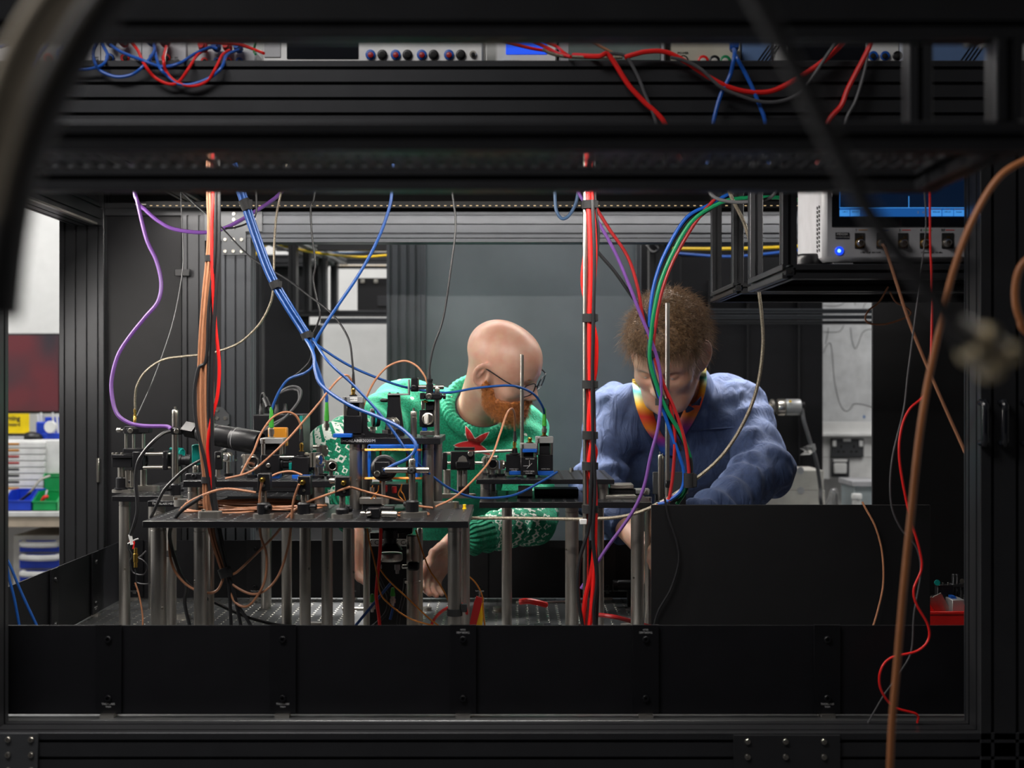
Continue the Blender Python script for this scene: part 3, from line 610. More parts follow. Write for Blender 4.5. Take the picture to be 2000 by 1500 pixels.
i4 = inst_box('high_voltage_unit', 'white unit with a blue display and a lit blue lamp', 968, 1088, 'white', G)
MB().pbox(988, yb - 90, 1068, yb - 26, IY - .002, .004).build('display', mat('blue_display', (.01, .05, .4), .3, emit=(.02, .1, .9), estr=.8), i4)
MB().lathe(P(991, yb - 4 , IY), (0, -1, 0), [(0, .0045), (.003, .0045), (.0045, .002)]).build('lamp', mat('blue_lamp', (.2, .5, 1), .3, emit=(.25, .6, 1), estr=6), i4)
text('High Voltage', .0065, P(1005, yb - 12, IY - .0006), 'textk', i4)
i5 = inst_box('amplifier', 'grey instrument with a wide glass window on the top shelf', 1092, 1300, 'lgrey', G)
MB().pbox(1110, yb - 90, 1290, yb - 14, IY - .002, .004).build('window', mat('greenish_glass', (.16, .2, .19), .15), i5)
i6 = inst_box('bench_supply', 'beige bench supply with a round power button and colour ring sockets', 1312, 1448, 'beige', G)
a = MB().lathe(P(1334, yb - 13, IY), (0, -1, 0), [(0, .009), (.003, .009), (.004, .008)]).build('power_button', 'black', i6); MB().lathe(P(1334, yb - 13, IY - .004), (0, -1, 0), [(0, .007), (.002, .007), (.003, .005)]).build('button_cap', 'beige', a)
text('POWER', .0055, P(1334, yb - 28, IY - .0006), 'textk', i6)
for px, m_ in ((1373, 'red'), (1395, 'black'), (1416, 'green')): sock(i6, px, yb - 12, m_, .0095, 'cream')
i7 = inst_box('power_supply', 'pale blue striped supply behind the foil wrapped plug', 1450, 1508, 'pblue', G)
i9 = inst_box('power_supply', 'pale blue supply with slanted black stripes at the right end', 1814, 1936, 'pblue', G)
for t_, xs in ((i7, range(1472, 1500, 7)), (i9, range(1868, 1900, 8))):
    for px in xs: mb = MB(); mb.prism([(0, 0), (.0025, 0), (.0265, .034), (.024, .034)], P(px, yb - 3, IY), (1, 0, 0), (0, 0, 1), (0, -.001, 0)); mb.build('stripe', 'black', t_)
i8 = inst_box('oscilloscope', 'white framed instrument with a dark screen under the red lead', 1512, 1758, 'white', G)
MB().pbox(1540, yb - 90, 1690, yb - 12, IY - .002, .004).build('display', 'screen', i8)
for px, m_ in ((1705, 'bblue'), (1728, 'bblue'), (1752, 'black')): sock(i8, px, yb - 22, m_, .008)
text('10A MAX  240V', .0045, P(1722, yb - 9, IY - .0006), 'textk', i8)
# ------------------------------------------------------------------ breadboards on pillars
BZ = CZ - .252
def pillar(par, px, w, d, z0, z1, m='dsteel', name='pillar', screw=None):
    r = w / 2 * d / F; mb = MB(); mb.lathe((X(px, d), d, z0), (0, 0, 1), [(0, r * .93), (.002, r), (z1 - z0 - .012, r), (z1 - z0 - .0115, r * .94), (z1 - z0 - .009, r * .94), (z1 - z0 - .0085, r), (z1 - z0, r)], 28)
    o = mb.build(name, m, par)
    if screw: inst('grub_screw', SBOLT, o, P(px + screw[0] * w, screw[1], d - r * math.sqrt(max(.05, 1 - (2 * screw[0]) ** 2)) + .0012))
    return o
def board(name, label, x0, x1, y0, y1, zt, th=.0127, hp=.025):
    t = thing(name, label, 'breadboard', ((x0 + x1) / 2, (y0 + y1) / 2, zt - th))
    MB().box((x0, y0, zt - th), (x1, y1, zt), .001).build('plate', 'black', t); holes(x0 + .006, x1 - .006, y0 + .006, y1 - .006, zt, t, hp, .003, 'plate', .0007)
    return t
fb = board('breadboard', 'large black breadboard at the front on tall steel pillars', X(278, 2.37), X(915, 2.37), 2.37, 2.70, BZ)
for px, w, dd, sc_ in ((310, 30, 2.44, (.28, 1188)), (391.5, 25, 2.42, (-.4, 1135)), (888, 27, 2.42, None), (335, 19, 2.66, None), (596, 22, 2.52, (.36, 1111)), (639, 22, 2.52, (.06, 1111)), (681, 23, 2.46, (.42, 1118)), (909, 17, 2.64, None)):
    pillar(fb, px, w, dd, TZ, BZ - .0127, screw=sc_)
lb = board('breadboard', 'left rear breadboard carrying the cage assembly on one visible pillar', X(218, 2.9), -.485, 2.9, 3.3, BZ)
pillar(lb, 243.5, 21.5, 2.925, TZ, BZ - .0127, screw=(.0, 1111))
for px, dd in ((300, 3.25), (560, 2.93), (520, 3.25)): pillar(lb, px, 20, dd, TZ, BZ - .0127)
sb = board('breadboard', 'narrow breadboard with printed edge behind the cable bundle', X(288, 2.78), X(288, 2.78) + .15, 2.78, 2.885, BZ)
text('THORLABS', .0068, P(312, 984, 2.7795), 'text', sb); text('MB1545/M', .0068, P(342, 984, 2.7795), 'text', sb)
pillar(sb, 312, 22, 2.8, TZ, BZ - .0127); pillar(sb, 400, 22, 2.84, TZ, BZ - .0127)
MZ = CZ - .19
mbd = board('breadboard', 'small raised breadboard holding black cubes above the front board', X(357, 2.53), X(648, 2.53), 2.53, 2.70, MZ)
for px, dd in ((377, 2.55), (624, 2.552), (390, 2.67), (610, 2.67)): pillar(mbd, px, 20, dd, BZ, MZ - .0127)
UZ = CZ - .108
ub = board('breadboard', 'square raised breadboard with printed edge above the blue coil frame', X(665, 2.58), X(860, 2.58), 2.58, 2.78, UZ)
text('THORLABS', .0085, P(684, 861, 2.5795), 'text', ub); text('MB2020/M', .0085, P(715, 861, 2.5795), 'text', ub)
for px, w, dd in ((695, 25, 2.6), (836, 23, 2.605), (716, 22, 2.685), (853, 22, 2.685)): pillar(ub, px, w, dd, BZ, UZ - .0127, screw=(.1, 938) if px == 695 else None)
rb = board('breadboard', 'wide lower breadboard on the right standing on steel pillars', -.07, X(1273, 2.75), 2.75, 3.05, BZ)
for px, w, dd, s_ in ((1117, 26, 2.78, (-.4, 1073)), (1171, 17, 2.98, None), (1245, 26, 2.77, (-.3, 1128)), (1266, 14, 3.02, None), (990, 20, 3.02, None)): pillar(rb, px, w, dd, TZ, BZ - .0127, screw=s_)
VZ = CZ - .207
vb = board('breadboard', 'upper right breadboard with three black cubes', X(930, 2.8), X(1200, 2.8), 2.8, 3.1, VZ, .0105)
for px, w, dd in ((948, 20, 2.83), (1178, 20, 2.83), (960, 18, 3.05), (1165, 18, 3.05)): pillar(vb, px, w, dd, BZ, VZ - .0105, screw=(.3, 962) if px == 948 else None)
# ------------------------------------------------------------------ common optical parts
def slab(par, c, L, W, H, ang=0, name='base', m='dsteel'):
    n = 8; poly = []
    for k in range(n + 1): a = -PI / 2 + PI * k / n; poly.append((L / 2 - W / 2 + W / 2 * math.cos(a), W / 2 * math.sin(a)))
    for k in range(n + 1): a = PI / 2 + PI * k / n; poly.append((-L / 2 + W / 2 + W / 2 * math.cos(a), W / 2 * math.sin(a)))
    u = Vector((math.cos(ang), math.sin(ang), 0)); v = Vector((-math.sin(ang), math.cos(ang), 0)); mb = MB(); mb.prism(poly, c, u, v, (0, 0, H)); mb.prism([(a * .97, b * .95) for a, b in poly], Vector(c) + Vector((0, 0, H)), u, v, (0, 0, .0008)); return mb.build(name, m, par)
def holder(par, x, y, z, h, r=.0125, ang=-PI / 2, flange=0):
    mb = MB(); pr = [(0, r), (h - .003, r), (h, r - .003), (h, r * .5)]
    if flange: pr = [(0, r * 1.35), (.004, r * 1.35), (.005, r)] + pr[1:]
    mb.lathe((x, y, z), (0, 0, 1), pr); o = mb.build('post_holder', 'black', par)
    dv = Vector((math.cos(ang), math.sin(ang), 0)); MB().lathe(Vector((x, y, z + h * .62)) + dv * r * .9, dv, [(0, .004), (.003, .004), (.003, .006), (.012, .006), (.013, .0045), (.013, .0025), (.009, .002)], 14).build('thumbscrew', 'black', o)
    return o
def rod(par, p0, p1, r, m='steel', name='rod'): return MB().cyl(p0, p1, r, ch=min(r * .25, .001)).build(name, m, par)
def post(par, x, y, z0, z1, r=.00635, name='post', tip=True):
    mb = MB(); h = z1 - z0; pr = [(0, r * .9), (.001, r), (h - .012, r), (h - .0118, r * .93), (h - .01, r * .93), (h - .0098, r), (h - .002, r), (h, r * .8)]
    if tip: pr += [(h, r * .35), (h + .006, r * .35), (h + .0065, r * .2)]
    return mb.lathe((x, y, z0), (0, 0, 1), pr, 20).build(name, 'steel', par)
def sma(par, p, axis, m='brass', L=.012, r=.0034, name='connector'):
    return MB().lathe(p, axis, [(0, r * 1.25), (L * .12, r * 1.25), (L * .14, r * .8), (L * .4, r * .8), (L * .42, r), (L * .85, r), (L * .9, r * .7), (L, r * .6)], 12).build(name, m, par)
def knob(par, p, axis, r=.005, L=.011, m='steel'): return MB().lathe(p, axis, [(0, r * .5), (L * .3, r * .5), (L * .32, r), (L * .9, r), (L, r * .85), (L, r * .4), (L * .8, r * .35)], 16).build('knob', m, par)
def kin_mount(label, c, yaw, s=.0127, m='steel', zb=None, mir='mirror', group='kinematic mirror mounts', name='mirror_mount'):
    """two-plate kinematic mount with a mirror; c is the mirror centre, zb the height of its base"""
    c = Vector(c); t = thing(name, label, 'mount', (c.x, c.y, zb), group); n = Vector((math.cos(yaw), math.sin(yaw), 0)); sd = Vector((-n.y, n.x, 0)); up = Vector((0, 0, 1)); a = s * 1.25
    poly = [(-a, -a), (a, -a), (a, a * .35), (a * .35, a), (-a, a)]
    MB().prism(poly, c - n * .002, sd, up, n * .006).build('front_plate', m, t); MB().prism(poly, c - n * .012, sd, up, n * .006).build('back_plate', m, t)
    MB().lathe(c + n * .003, n, [(0, s * 1.02), (.004, s * 1.02), (.005, s * .9), (.004, s * .82), (.001, s * .82)], 24).build('retaining_ring', m, t)
    MB().lathe(c + n * .0045, n, [(0, s * .8), (.0008, s * .8)], 24).build('mirror', mir, t)
    for u, v in ((-.75, .75), (.75, -.75), (-.75, -.75)): knob(t, c - n * .012 + sd * a * u + up * a * v, -n, s * .36, .013, m)
    pb = c - n * .006 - up * a
    rod(t, (pb.x, pb.y, zb + .004), (pb.x, pb.y, pb.z + .002), s * .5, 'steel', 'post'); slab(t, (pb.x, pb.y, zb), s * 3.2, s * 1.9, .005, yaw, m='black')
    return t
def cap_module(t, px0, px1, y0, y1, ybody, d, dy, m='alu', con='brass', conlen=.02, screen=True):
    """silver cap on corner rods above a cube"""
    MB().pbox(px0, y0, px1, y1, d - .002, dy + .004, .001).build('cap', m, t); w = (px1 - px0)
    for fx in (.1, .9):
        for yy in (d + .003, d + dy - .003): rod(t, (X(px0 + w * fx, d), yy, Z(ybody, d) - .001), (X(px0 + w * fx, d), yy, Z(y1, d) + .001), .003)
    MB().pbox(px0 + w * .2, y1, px0 + w * .8, ybody, d + .006, dy - .012).build('inner_block', 'black', t)
    for k in range(2): inst('screw', SBOLT, t, P(px0 + w * .16, y0 + (y1 - y0) * (.3 + .4 * k), d - .002))
# ------------------------------------------------------------------ on the left rear breadboard: cage assembly
d = 3.0; t = thing('cage_assembly', 'rail cage assembly with a vertical stage under the brass connector', 'optic assembly', P(262, 962, d))
zb = BZ
for px, yt, r in ((236.5, 912, .0075), (249, 918, .0065), (258, 918, .0062), (271, 918, .0075)): rod(t, (X(px, d), d + (.0 if px < 260 else .04), zb + .012), (X(px, d), d + (.0 if px < 260 else .04), Z(yt, d)), r, 'steel', 'post')
holder(t, X(236.5, d), d, zb + .006, .03, .0115, 0, 1); slab(t, (X(240, d), d, zb), .05, .03, .006); slab(t, (X(277, d), d + .04, zb), .06, .03, .012)
MB().pbox(218, 893, 257, 913, d - .012, .045).build('corner_mirror_box', 'black', t); MB().pbox(217, 888, 258, 895, d - .016, .05).build('mirror_lid', 'black', t)
for px in (221, 228, 238): knob(t, P(px, 889, d - .005), (0, 0, 1), .0035, .006)
MB().pbox(258, 882, 279, 918, d - .018, .012, .002).build('cage_plate', 'black', t); MB().lathe(P(281, 901, d + .01), (1, 0, 0), [(0, .018), (.006, .018), (.006, .013), (.002, .013)]).build('lens_ring', 'black', t)
MB().pbox(317, 881, 327, 918, d - .022, .05, .002).build('cage_plate', 'black', t); MB().pbox(332, 884, 338, 915, d - .018, .04, .002).build('cage_plate', 'black', t)
for y in (886, 912.5):
    for yy in (d - .014, d + .02): rod(t, (X(278, d), yy, Z(y, d)), (X(342, d), yy, Z(y, d)), .003)
MB().lathe(P(338, 899, d), (1, 0, 0), [(0, .012), (.006, .012), (.007, .014), (.02, .014), (.021, .011), (.03, .011), (.031, .0135), (.042, .0135), (.043, .009)]).build('lens_tube', 'black', t)
MB().pbox(240, 876, 290, 884, d - .012, .045).build('lower_plate', 'black', t)
for px in (248, 256, 263, 276, 282):
    rod(t, (X(px, d), d + (-.008 if px in (248, 263, 282) else .02), Z(877, d)), (X(px, d), d + (-.008 if px in (248, 263, 282) else .02), Z(846, d)), .0032)
MB().lathe(P(263, 847, d + .005), (0, 0, 1), [(0, .024), (.003, .026), (.012, .026), (.015, .022)], 24).build('stage_ring', 'black', t); MB().pbox(242, 833, 291, 846, d - .016, .03).build('stage_plate', 'black', t)
knob(t, P(240, 840, d), (-1, 0, 0), .0055, .014); knob(t, P(256, 841, d - .016), (0, -1, 0), .0058, .008)
sma(t, P(263.5, 833, d), (0, 0, 1), 'brass', .028, .0038); sma(t, P(263.5, 812, d), (0, 0, 1), 'brass', .018, .003)
kin_mount('teal framed filter mount right of the cage assembly', P(352, 884, 3.02), -.6, .009, 'teal', BZ, 'teal', name='filter_mount')
# teal block on a post behind the copper bundle
t = thing('teal_filter_holder', 'teal plastic block on a short post behind the copper cables', 'holder', P(381, 975, 2.83)); dd = 2.83
MB().pbox(374.5, 869, 389, 908, dd - .006, .018).build('block', 'teal', t); MB().pbox(378, 868.4, 386, 871, dd - .007, .02).build('groove_lip', 'teal', t); post(t, X(382, dd), dd, BZ, Z(908, dd), .0065, tip=False); holder(t, X(380, dd), dd, BZ, .032)
# clamp post with the big camera lens
dd = 2.80; t = thing('camera_on_post', 'black camera with long lens clamped to a steel post', 'camera', P(343, 977, dd))
slab(t, (X(334, dd), dd, BZ), .052, .026, .01); holder(t, X(342, dd), dd, BZ + .01, .026, .0125, -2.3); post(t, X(342, dd), dd, BZ + .03, Z(800, dd), .0066)
MB().pbox(332, 835, 356, 849, dd - .012, .024, .003).build('clamp_block', 'black', t); knob(t, P(345, 842, dd - .012), (.2, -1, 0), .0055, .01); rod(t, P(356, 842, dd), P(366, 842, dd), .006)
a0 = P(362, 838, dd); a1 = P(508, 866, 2.72); ax = (a1 - a0).normalized(); L = (a1 - a0).length
MB().rings([a0 + ax * .0, a0 + ax * .03], .017, 4).build('camera_body', 'black', t)
def seg(name, f0, f1, prof, m='black'): return MB().lathe(a0 + ax * L * f0, ax, [(L * (f1 - f0) * h, r) for h, r in prof], 32).build(name, m, t)
seg('mount_ring', .2, .36, [(0, .019), (.1, .0215), (.9, .0215), (1, .02)]); seg('focus_ring', .36, .66, [(0, .0225), (.04, .0235), (.3, .0235), (.31, .0228), (.36, .0228), (.37, .0235), (.95, .0235), (1, .023)]); seg('lens_barrel', .66, 1, [(0, .0243), (.02, .0248), (.94, .0252), (.97, .0246), (1, .0235), (1, .0215), (.8, .02)])
MB().lathe(a0 + ax * L * .7, ax, [(0, .0249), (.0006, .0252), (.0012, .0249)], 32).build('index_ring', 'lgrey', t)
cable('camera_usb_cable', 'thick black cable running from the camera post down to the table', [(332, 842, 2.79), (318, 847, 2.78), (300, 862, 2.77), (282, 882, 2.77), (269, 905, 2.77), (265, 940, 2.77), (268, 975, 2.77), (268, 1000, 2.77), (262, 1025, 2.77), (255, 1045, 2.78)], .0042, 'bcable')
cable('black_cable', 'black cable curving under the camera lens to the front board', [(440, 878, 2.78), (415, 888, 2.74), (390, 900, 2.72), (360, 918, 2.72), (338, 938, 2.72), (320, 958, 2.72), (308, 982, 2.72), (300, 1000, 2.73), (295, 1010, 2.8)], .0036, 'bcable')
# tall black box behind
t = thing('laser_controller', 'tall black box with plugs on top behind the cubes', 'instrument', P(545, 960, 3.0)); MB().box((X(494, 3.0), 3.0, BZ), (X(590, 3.0), 3.12, Z(810, 3.0)), .002).build('casing', 'black', t); MB().pbox(585, 812, 590.5, 850, 2.9985, .003).build('edge_strip', 'teal', t)
for px, y in ((510, 786), (540, 790), (557, 790)): MB().lathe(P(px, 810, 3.05), (0, 0, 1), [(0, .0055), (.012, .0055), (.014, .0045), (.026, .0035)], 12).build('plug', 'bcable', t)
cable('plug_lead', 'short black lead looping from the left plug of the tall box', [(510, 787, 3.05), (511, 772, 3.04), (515, 770, 3.04), (520, 785, 3.03), (528, 802, 3.02), (534, 815, 2.99)], .003, 'bcable')
MB().cyl(P(517, 778, 3.037), P(524, 796, 3.025), .0075).build('ferrite_bead', 'bcable', None, 'black ferrite bead on the lead above the tall box', 'bead')
for k, (o, r, lab) in enumerate(((0, .003, 'outer'), (5, .0028, 'inner'))):
    cable('grey_lead', f'grey glossy lead, {lab} loop over the tall black box', [(512, 842, 2.97), (535, 832 - o, 2.97), (560, 812, 2.97), (582, 785, 2.98), (588 - o, 765, 2.99), (580 - o, 756 + o, 3.0), (562, 757 + o, 3.0), (545, 770, 3.01), (540, 788, 3.04)], r, 'gcable')
# ------------------------------------------------------------------ modules on the raised left board
d = 2.6
t = thing('shutter_module', 'black cube with silver cap and fibre plug beside the camera lens', 'optic module', P(530, 930, d)); MB().pbox(509, 888, 546, 926, d, .045).build('cube', 'black', t); cap_module(t, 508, 553, 856, 867, 888, d, .04)
MB().pbox(509, 926, 546, 936, d + .005, .03).build('foot', 'bblue', t); sma(t, P(530, 856, d + .02), (0, 0, 1), 'steel', .022, .0055); knob(t, P(524.5, 909, d), (0, -1, 0), .0045, .005)
MB().lathe(P(546, 905, d + .02), (1, 0, 0), [(0, .014), (.008, .014), (.009, .011), (.02, .011), (.021, .013), (.028, .013)]).build('lens_tube', 'black', t); rod(t, P(546, 893, d + .005), P(575, 893, d + .005), .003)
t = thing('amber_box', 'small amber taped box standing behind the capped cube', 'box', P(545, 950, 2.66)); MB().pbox(523, 835, 560, 872, 2.66, .02, .002).build('box', 'amber', t); MB().box((X(530, 2.66), 2.662, MZ), (X(552, 2.66), 2.678, Z(872, 2.66))).build('stand', 'black', t)
t = thing('cube_module', 'plain black cube with a brass connector on a blue foot', 'optic module', P(587, 935, d)); MB().pbox(570, 893, 603, 928, d - .01, .04).build('cube', 'black', t); MB().pbox(570, 927.5, 605, 937, d - .012, .045).build('foot', 'bblue', t); MB().lathe(P(589, 893, d + .01), (0, 0, 1), [(0, .011), (.003, .011), (.004, .007), (.012, .006)]).build('collar', 'black', t); sma(t, P(589, 882, d + .01), (0, 0, 1), 'brass', .018, .0045)
MB().pbox(564, 904, 570, 918, d, .02).build('side_port', 'teal', t)
MB().lathe(P(603, 906, d + .01), (1, 0, 0), [(0, .016), (.006, .016), (.007, .013), (.011, .013)]).build('iris', 'black', t)
kin_mount('silver mirror mount right of the plain black cube', P(622, 898, 2.6), -.5, .0115, 'steel', MZ); kin_mount('small silver mirror mount nearest the middle pillar', P(648, 910, 2.58), -1.2, .0085, 'steel', MZ)
kin_mount('upper silver mirror mount behind the plain black cube', P(632, 880, 2.66), .4, .0095, 'steel', MZ)
kin_mount('round mirror mount below the end of the camera lens', P(492, 903, 2.62), -1.1, .0125, 'dsteel', MZ); kin_mount('small post-mounted mirror left of the capped cube', P(443, 893, 2.66), -1.9, .0075, 'steel', MZ)
t = thing('beam_block', 'black upright beam block left of the small mirror', 'block', P(428, 942, 2.6)); MB().pbox(419, 882, 433, 917, 2.62, .012).build('plate', 'black', t); rod(t, P(426, 936, 2.627), P(426, 916, 2.627), .005, 'steel', 'post'); MB().pbox(424, 890, 429, 894, 2.618, .003).build('slot', 'dsteel', t)
t = thing('clamp_fork', 'black base clamp on the raised board by the copper bundle', 'clamp', P(375, 938, 2.58)); MB().pbox(362, 925, 392, 938, 2.58, .03).build('block', 'black', t); knob(t, P(380, 930, 2.58), (0, -1, 0), .005, .008, 'black')
# ------------------------------------------------------------------ photodiodes standing on the front board
for k, (x0, x1, y0, y1, lab) in enumerate(((503, 527, 925, 958, 'leftmost black photodiode box with gold socket on the front board'), (581, 606, 930, 967, 'middle black photodiode box with gold socket on the front board'), (654, 683, 931, 969, 'rightmost black photodiode box with a worn side near the middle pillar'))):
    d = 2.42; cx = (x0 + x1) / 2; t = thing('photodiode', lab, 'detector', P(cx, 1012, d), 'photodiodes on the front board')
    MB().pbox(x0, y0, x1, y1, d - .012, .024, .0012).build('housing', 'black', t); sma(t, P(cx + (3 if k == 2 else -2), y0 + 12, d - .012), (0, -1, 0), 'brass', .011, .0042); inst('screw', SBOLT, t, P(cx + (4 if k == 2 else 0), y1 - 9, d - .0115))
    zb = BZ; slab(t, (X(cx, d), d, zb), .042, .024, .008, -.3); holder(t, X(cx, d), d, zb + .008, (.022, .022, .012)[k], .0125, (-.9, -.1, 1)[k]); post(t, X(cx, d), d, zb + .02, Z(y1, d) + .001, .0058, tip=False)
    if k == 2: MB().lathe(P(x0, y0 + 8, d), (-1, 0, 0), [(0, .0055), (.008, .0055), (.01, .004)]).build('aperture', 'steel', t)
# steel cross-post with the round coil camera
d = 2.44; t = thing('crossbar_post', 'steel post with a horizontal crossbar beside the blue coil frame', 'post', P(805, 1010, d)); slab(t, (X(808, d), d, BZ), .052, .026, .0095, .25); holder(t, X(805, d), d, BZ + .0095, .023, .0125, 2.2); post(t, X(805, d), d, BZ + .03, Z(896, d), .0062)
MB().pbox(801 - 6, 912, 813 - 1, 926, d - .009, .02, .002).build('cross_clamp', 'black', t); knob(t, P(804, 919, d - .009), (0, -1, 0), .0058, .005, 'plate'); rod(t, P(752, 918, d + .012), P(838, 918, d + .012), .0058)
t = thing('coil_camera', 'round black camera head facing the viewer inside the blue frame', 'camera', P(750, 945, 2.5)); c = P(749, 915, 2.5)
MB().lathe(c, (0, 1, 0), [(0, .006), (0, .021), (.004, .0245), (.008, .0245), (.009, .026), (.018, .026), (.02, .0235), (.034, .0235), (.05, .02)], 36).build('lens_barrel', 'black', t); MB().pbox(730, 902, 761, 932, 2.485, .02).build('rear_block', 'black', t); MB().lathe(P(737, 925, 2.485), (0, -1, 0), [(0, .0058), (.006, .0058), (.007, .005), (.007, .0032), (.004, .003)], 18).build('port', 'steel', t); MB().pbox(745, 913, 757, 928, 2.482, .01).build('cable_gland', 'black', t)
rod(t, P(749, 940, 2.52), P(749, 986, 2.52), .004, 'dsteel', 'stem'); slab(t, (X(749, 2.52), 2.52, BZ), .03, .02, .006)
t = thing('field_coil', 'blue square coil former wound with copper wire under the raised board', 'coil', P(768, 985, 2.6)); dd = 2.545
for a in ((718, 869, 816, 876), (718, 869, 724, 934), (810, 869, 816, 934)): MB().pbox(*a, dd + .01, .1).build('frame_bar', 'bblue', t)
for y in (880, 935.5):
    for q_ in range(3): mb = MB(); o = q_ * .0012; mb.tube([P(713, y, dd + .004) + Vector((0, 0, o)), P(767, y - .5, dd - .0) + Vector((0, 0, o)), P(818, y, dd + .004) + Vector((0, 0, o)), P(822, y, dd + .06) + Vector((0, 0, o)), P(818, y, dd + .115) + Vector((0, 0, o)), P(713, y, dd + .115) + Vector((0, 0, o)), P(711, y, dd + .06) + Vector((0, 0, o)), P(713, y, dd + .004) + Vector((0, 0, o))], .0011, 6, 4); mb.build('winding', 'copperd', t)
for px in (741, 793): MB().pbox(px, 868, px + 4, 955, dd + .06, .006).build('copper_bar', 'copperd', t)
MB().pbox(722, 945, 812, 985, dd + .03, .06).build('stand_block', 'black', t)
for px, py in ((727, 952), (770, 950), (752, 948)): MB().lathe(P(px, py, dd - .01), (0, 0, -1), [(0, .005), (.012, .005), (.014, .003)], 10).build('terminal', 'dred' if px != 727 else 'steel', t)
for k, pts in enumerate(([(728, 948), (726, 960), (730, 968), (724, 975)], [(740, 948), (738, 960), (732, 965), (734, 974)], [(785, 945), (783, 958), (788, 966), (792, 978)], [(784, 950), (778, 966), (786, 976), (790, 982)])): MB().tube([P(a, b, dd - .012) for a, b in pts], .0013, 6).build('twisted_lead', 'copperd', t)
t = thing('base_bar', 'flat grey base bar behind the fallen clamp on the front board', 'bar', P(730, 990, 2.6)); MB().pbox(702, 972, 759, 985, 2.56, .03, .001).build('bar', 'dsteel', t); MB().box((X(710, 2.58), 2.565, BZ), (X(750, 2.58), 2.585, Z(985, 2.56))).build('spacer', 'black', t)
t = thing('fallen_clamp', 'loose post clamp with a steel stub lying on the front board', 'clamp', P(742, 1012, 2.42)); MB().pbox(716, 993, 742, 1012, 2.41, .03).build('jaw', 'black', t); MB().pbox(740, 991, 768, 1003, 2.43, .03).build('jaw', 'black', t); rod(t, P(745, 1004, 2.4), P(776, 1005, 2.4), .0065, 'dsteel', 'stub'); knob(t, P(716, 1003, 2.41), (-1, -.2, 0), .0045, .012); rod(t, P(716, 1004, 2.408), P(725, 1002, 2.408), .005)
MB().lathe(P(907, 991, 2.6) * 1 + Vector((0, 0, BZ - P(907, 991, 2.6).z)), (0, 0, 1), [(0, .0045), (.002, .0045), (.0025, .0033), (.009, .0033), (.0095, .0022)], 14).build('yellow_plug', 'yellow', None, 'tiny yellow cap standing on the corner of the front board', 'plug')
t = thing('mounting_base', 'grey mounting base on the right of the front board', 'base', P(870, 990, 2.55)); slab(t, (X(868, 2.62), 2.62, BZ), .06, .03, .012, .1); MB().cyl((X(880, 2.62), 2.62, BZ + .012), (X(880, 2.62), 2.62, BZ + .018), .004).build('bolt', 'steel', t)
t = thing('mounting_base', 'grey mounting base under the copper bundle on the front board', 'base', P(410, 1010, 2.42)); slab(t, (X(408, 2.42), 2.43, BZ), .045, .026, .0115, 0); MB().cyl((X(395, 2.42), 2.43, BZ + .0115), (X(395, 2.42), 2.43, BZ + .016), .004).build('bolt', 'steel', t)
t = thing('mounting_base', 'grey mounting base at the rear left of the front board', 'base', P(375, 992, 2.66)); slab(t, (X(366, 2.66), 2.66, BZ), .055, .03, .014, 0); MB().cyl((X(345, 2.66), 2.65, BZ + .014), (X(345, 2.66), 2.65, BZ + .019), .0045).build('bolt', 'steel', t)
t = thing('mounting_base', 'grey mounting base behind the middle photodiode', 'base', P(625, 995, 2.6)); slab(t, (X(622, 2.58), 2.585, BZ), .04, .03, .012, .5); rod(t, (X(626, 2.58), 2.585, BZ + .012), (X(626, 2.58), 2.585, MZ - .014), .0085, 'dsteel', 'stub')
# ------------------------------------------------------------------ on the square raised board
d = 2.6; t = thing('shutter_module', 'tall black cube with silver cap and paper label on the square board', 'optic module', P(690, 853, d)); MB().pbox(671, 812, 707, 847, d - .01, .045, .001).build('cube', 'black', t); cap_module(t, 669, 709, 774, 787, 812, d - .004, .036); MB().pbox(668, 847, 712, 855, d - .008, .045).build('foot', 'black', t)
MB().lathe(P(690, 774, d + .01), (0, 0, 1), [(0, .008), (.003, .008)]).build('flange', 'black', t); sma(t, P(690, 771, d + .01), (0, 0, 1), 'brass', .013, .0045); MB().pbox(683.5, 776.5, 698, 784, d - .0068, .001).build('label', 'white', t); text('MOT Y1', .0042, P(690.5, 780.3, d - .0072), 'textk', t)
MB().pbox(650, 847, 687, 855, d - .028, .02).build('blue_tab', 'bblue', None, 'bright blue plastic strip poking out left of the square board', 'strip')
t = thing('angle_bracket', 'black curved angle bracket along the front of the square board', 'bracket', P(728, 855, d)); mb = MB(); q2 = lambda a, b: ((a - 1000) * d / F, (750 - b) * d / F)
mb.prism([q2(707, 806), q2(717, 806), q2(717, 832), q2(721, 842), q2(732, 846), q2(758, 847), q2(758, 854.5), q2(707, 854.5)], (0, d - .006, CZ), (1, 0, 0), (0, 0, 1), (0, .012, 0)); mb.build('bracket', 'black', t)
for px in (728, 752): MB().lathe(P(px, 847, d), (0, 0, 1), [(0, .0058), (.007, .0058), (.0075, .005), (.0075, .003), (.004, .0025)], 16).build('cap_screw', 'steel', t)
t = thing('lens_mount', 'thin lens mount with teal edge left of the tall black upright', 'mount', P(728, 850, 2.66)); MB().lathe(P(727, 817, 2.64), (1, .25, 0), [(0, .0165), (.004, .0175), (.012, .0175), (.015, .016)], 28).build('cell', 'black', t); MB().lathe(P(731, 817, 2.636), (1, .25, 0), [(0, .0178), (.003, .0178)], 28).build('teal_rim', 'teal', t); MB().pbox(723, 798, 732, 812, 2.645, .02).build('drive_block', 'dsteel', t); rod(t, P(728, 833, 2.65), P(728, 849, 2.65), .006, 'steel', 'post'); knob(t, P(720, 822, 2.64), (-1, 0, 0), .004, .01)
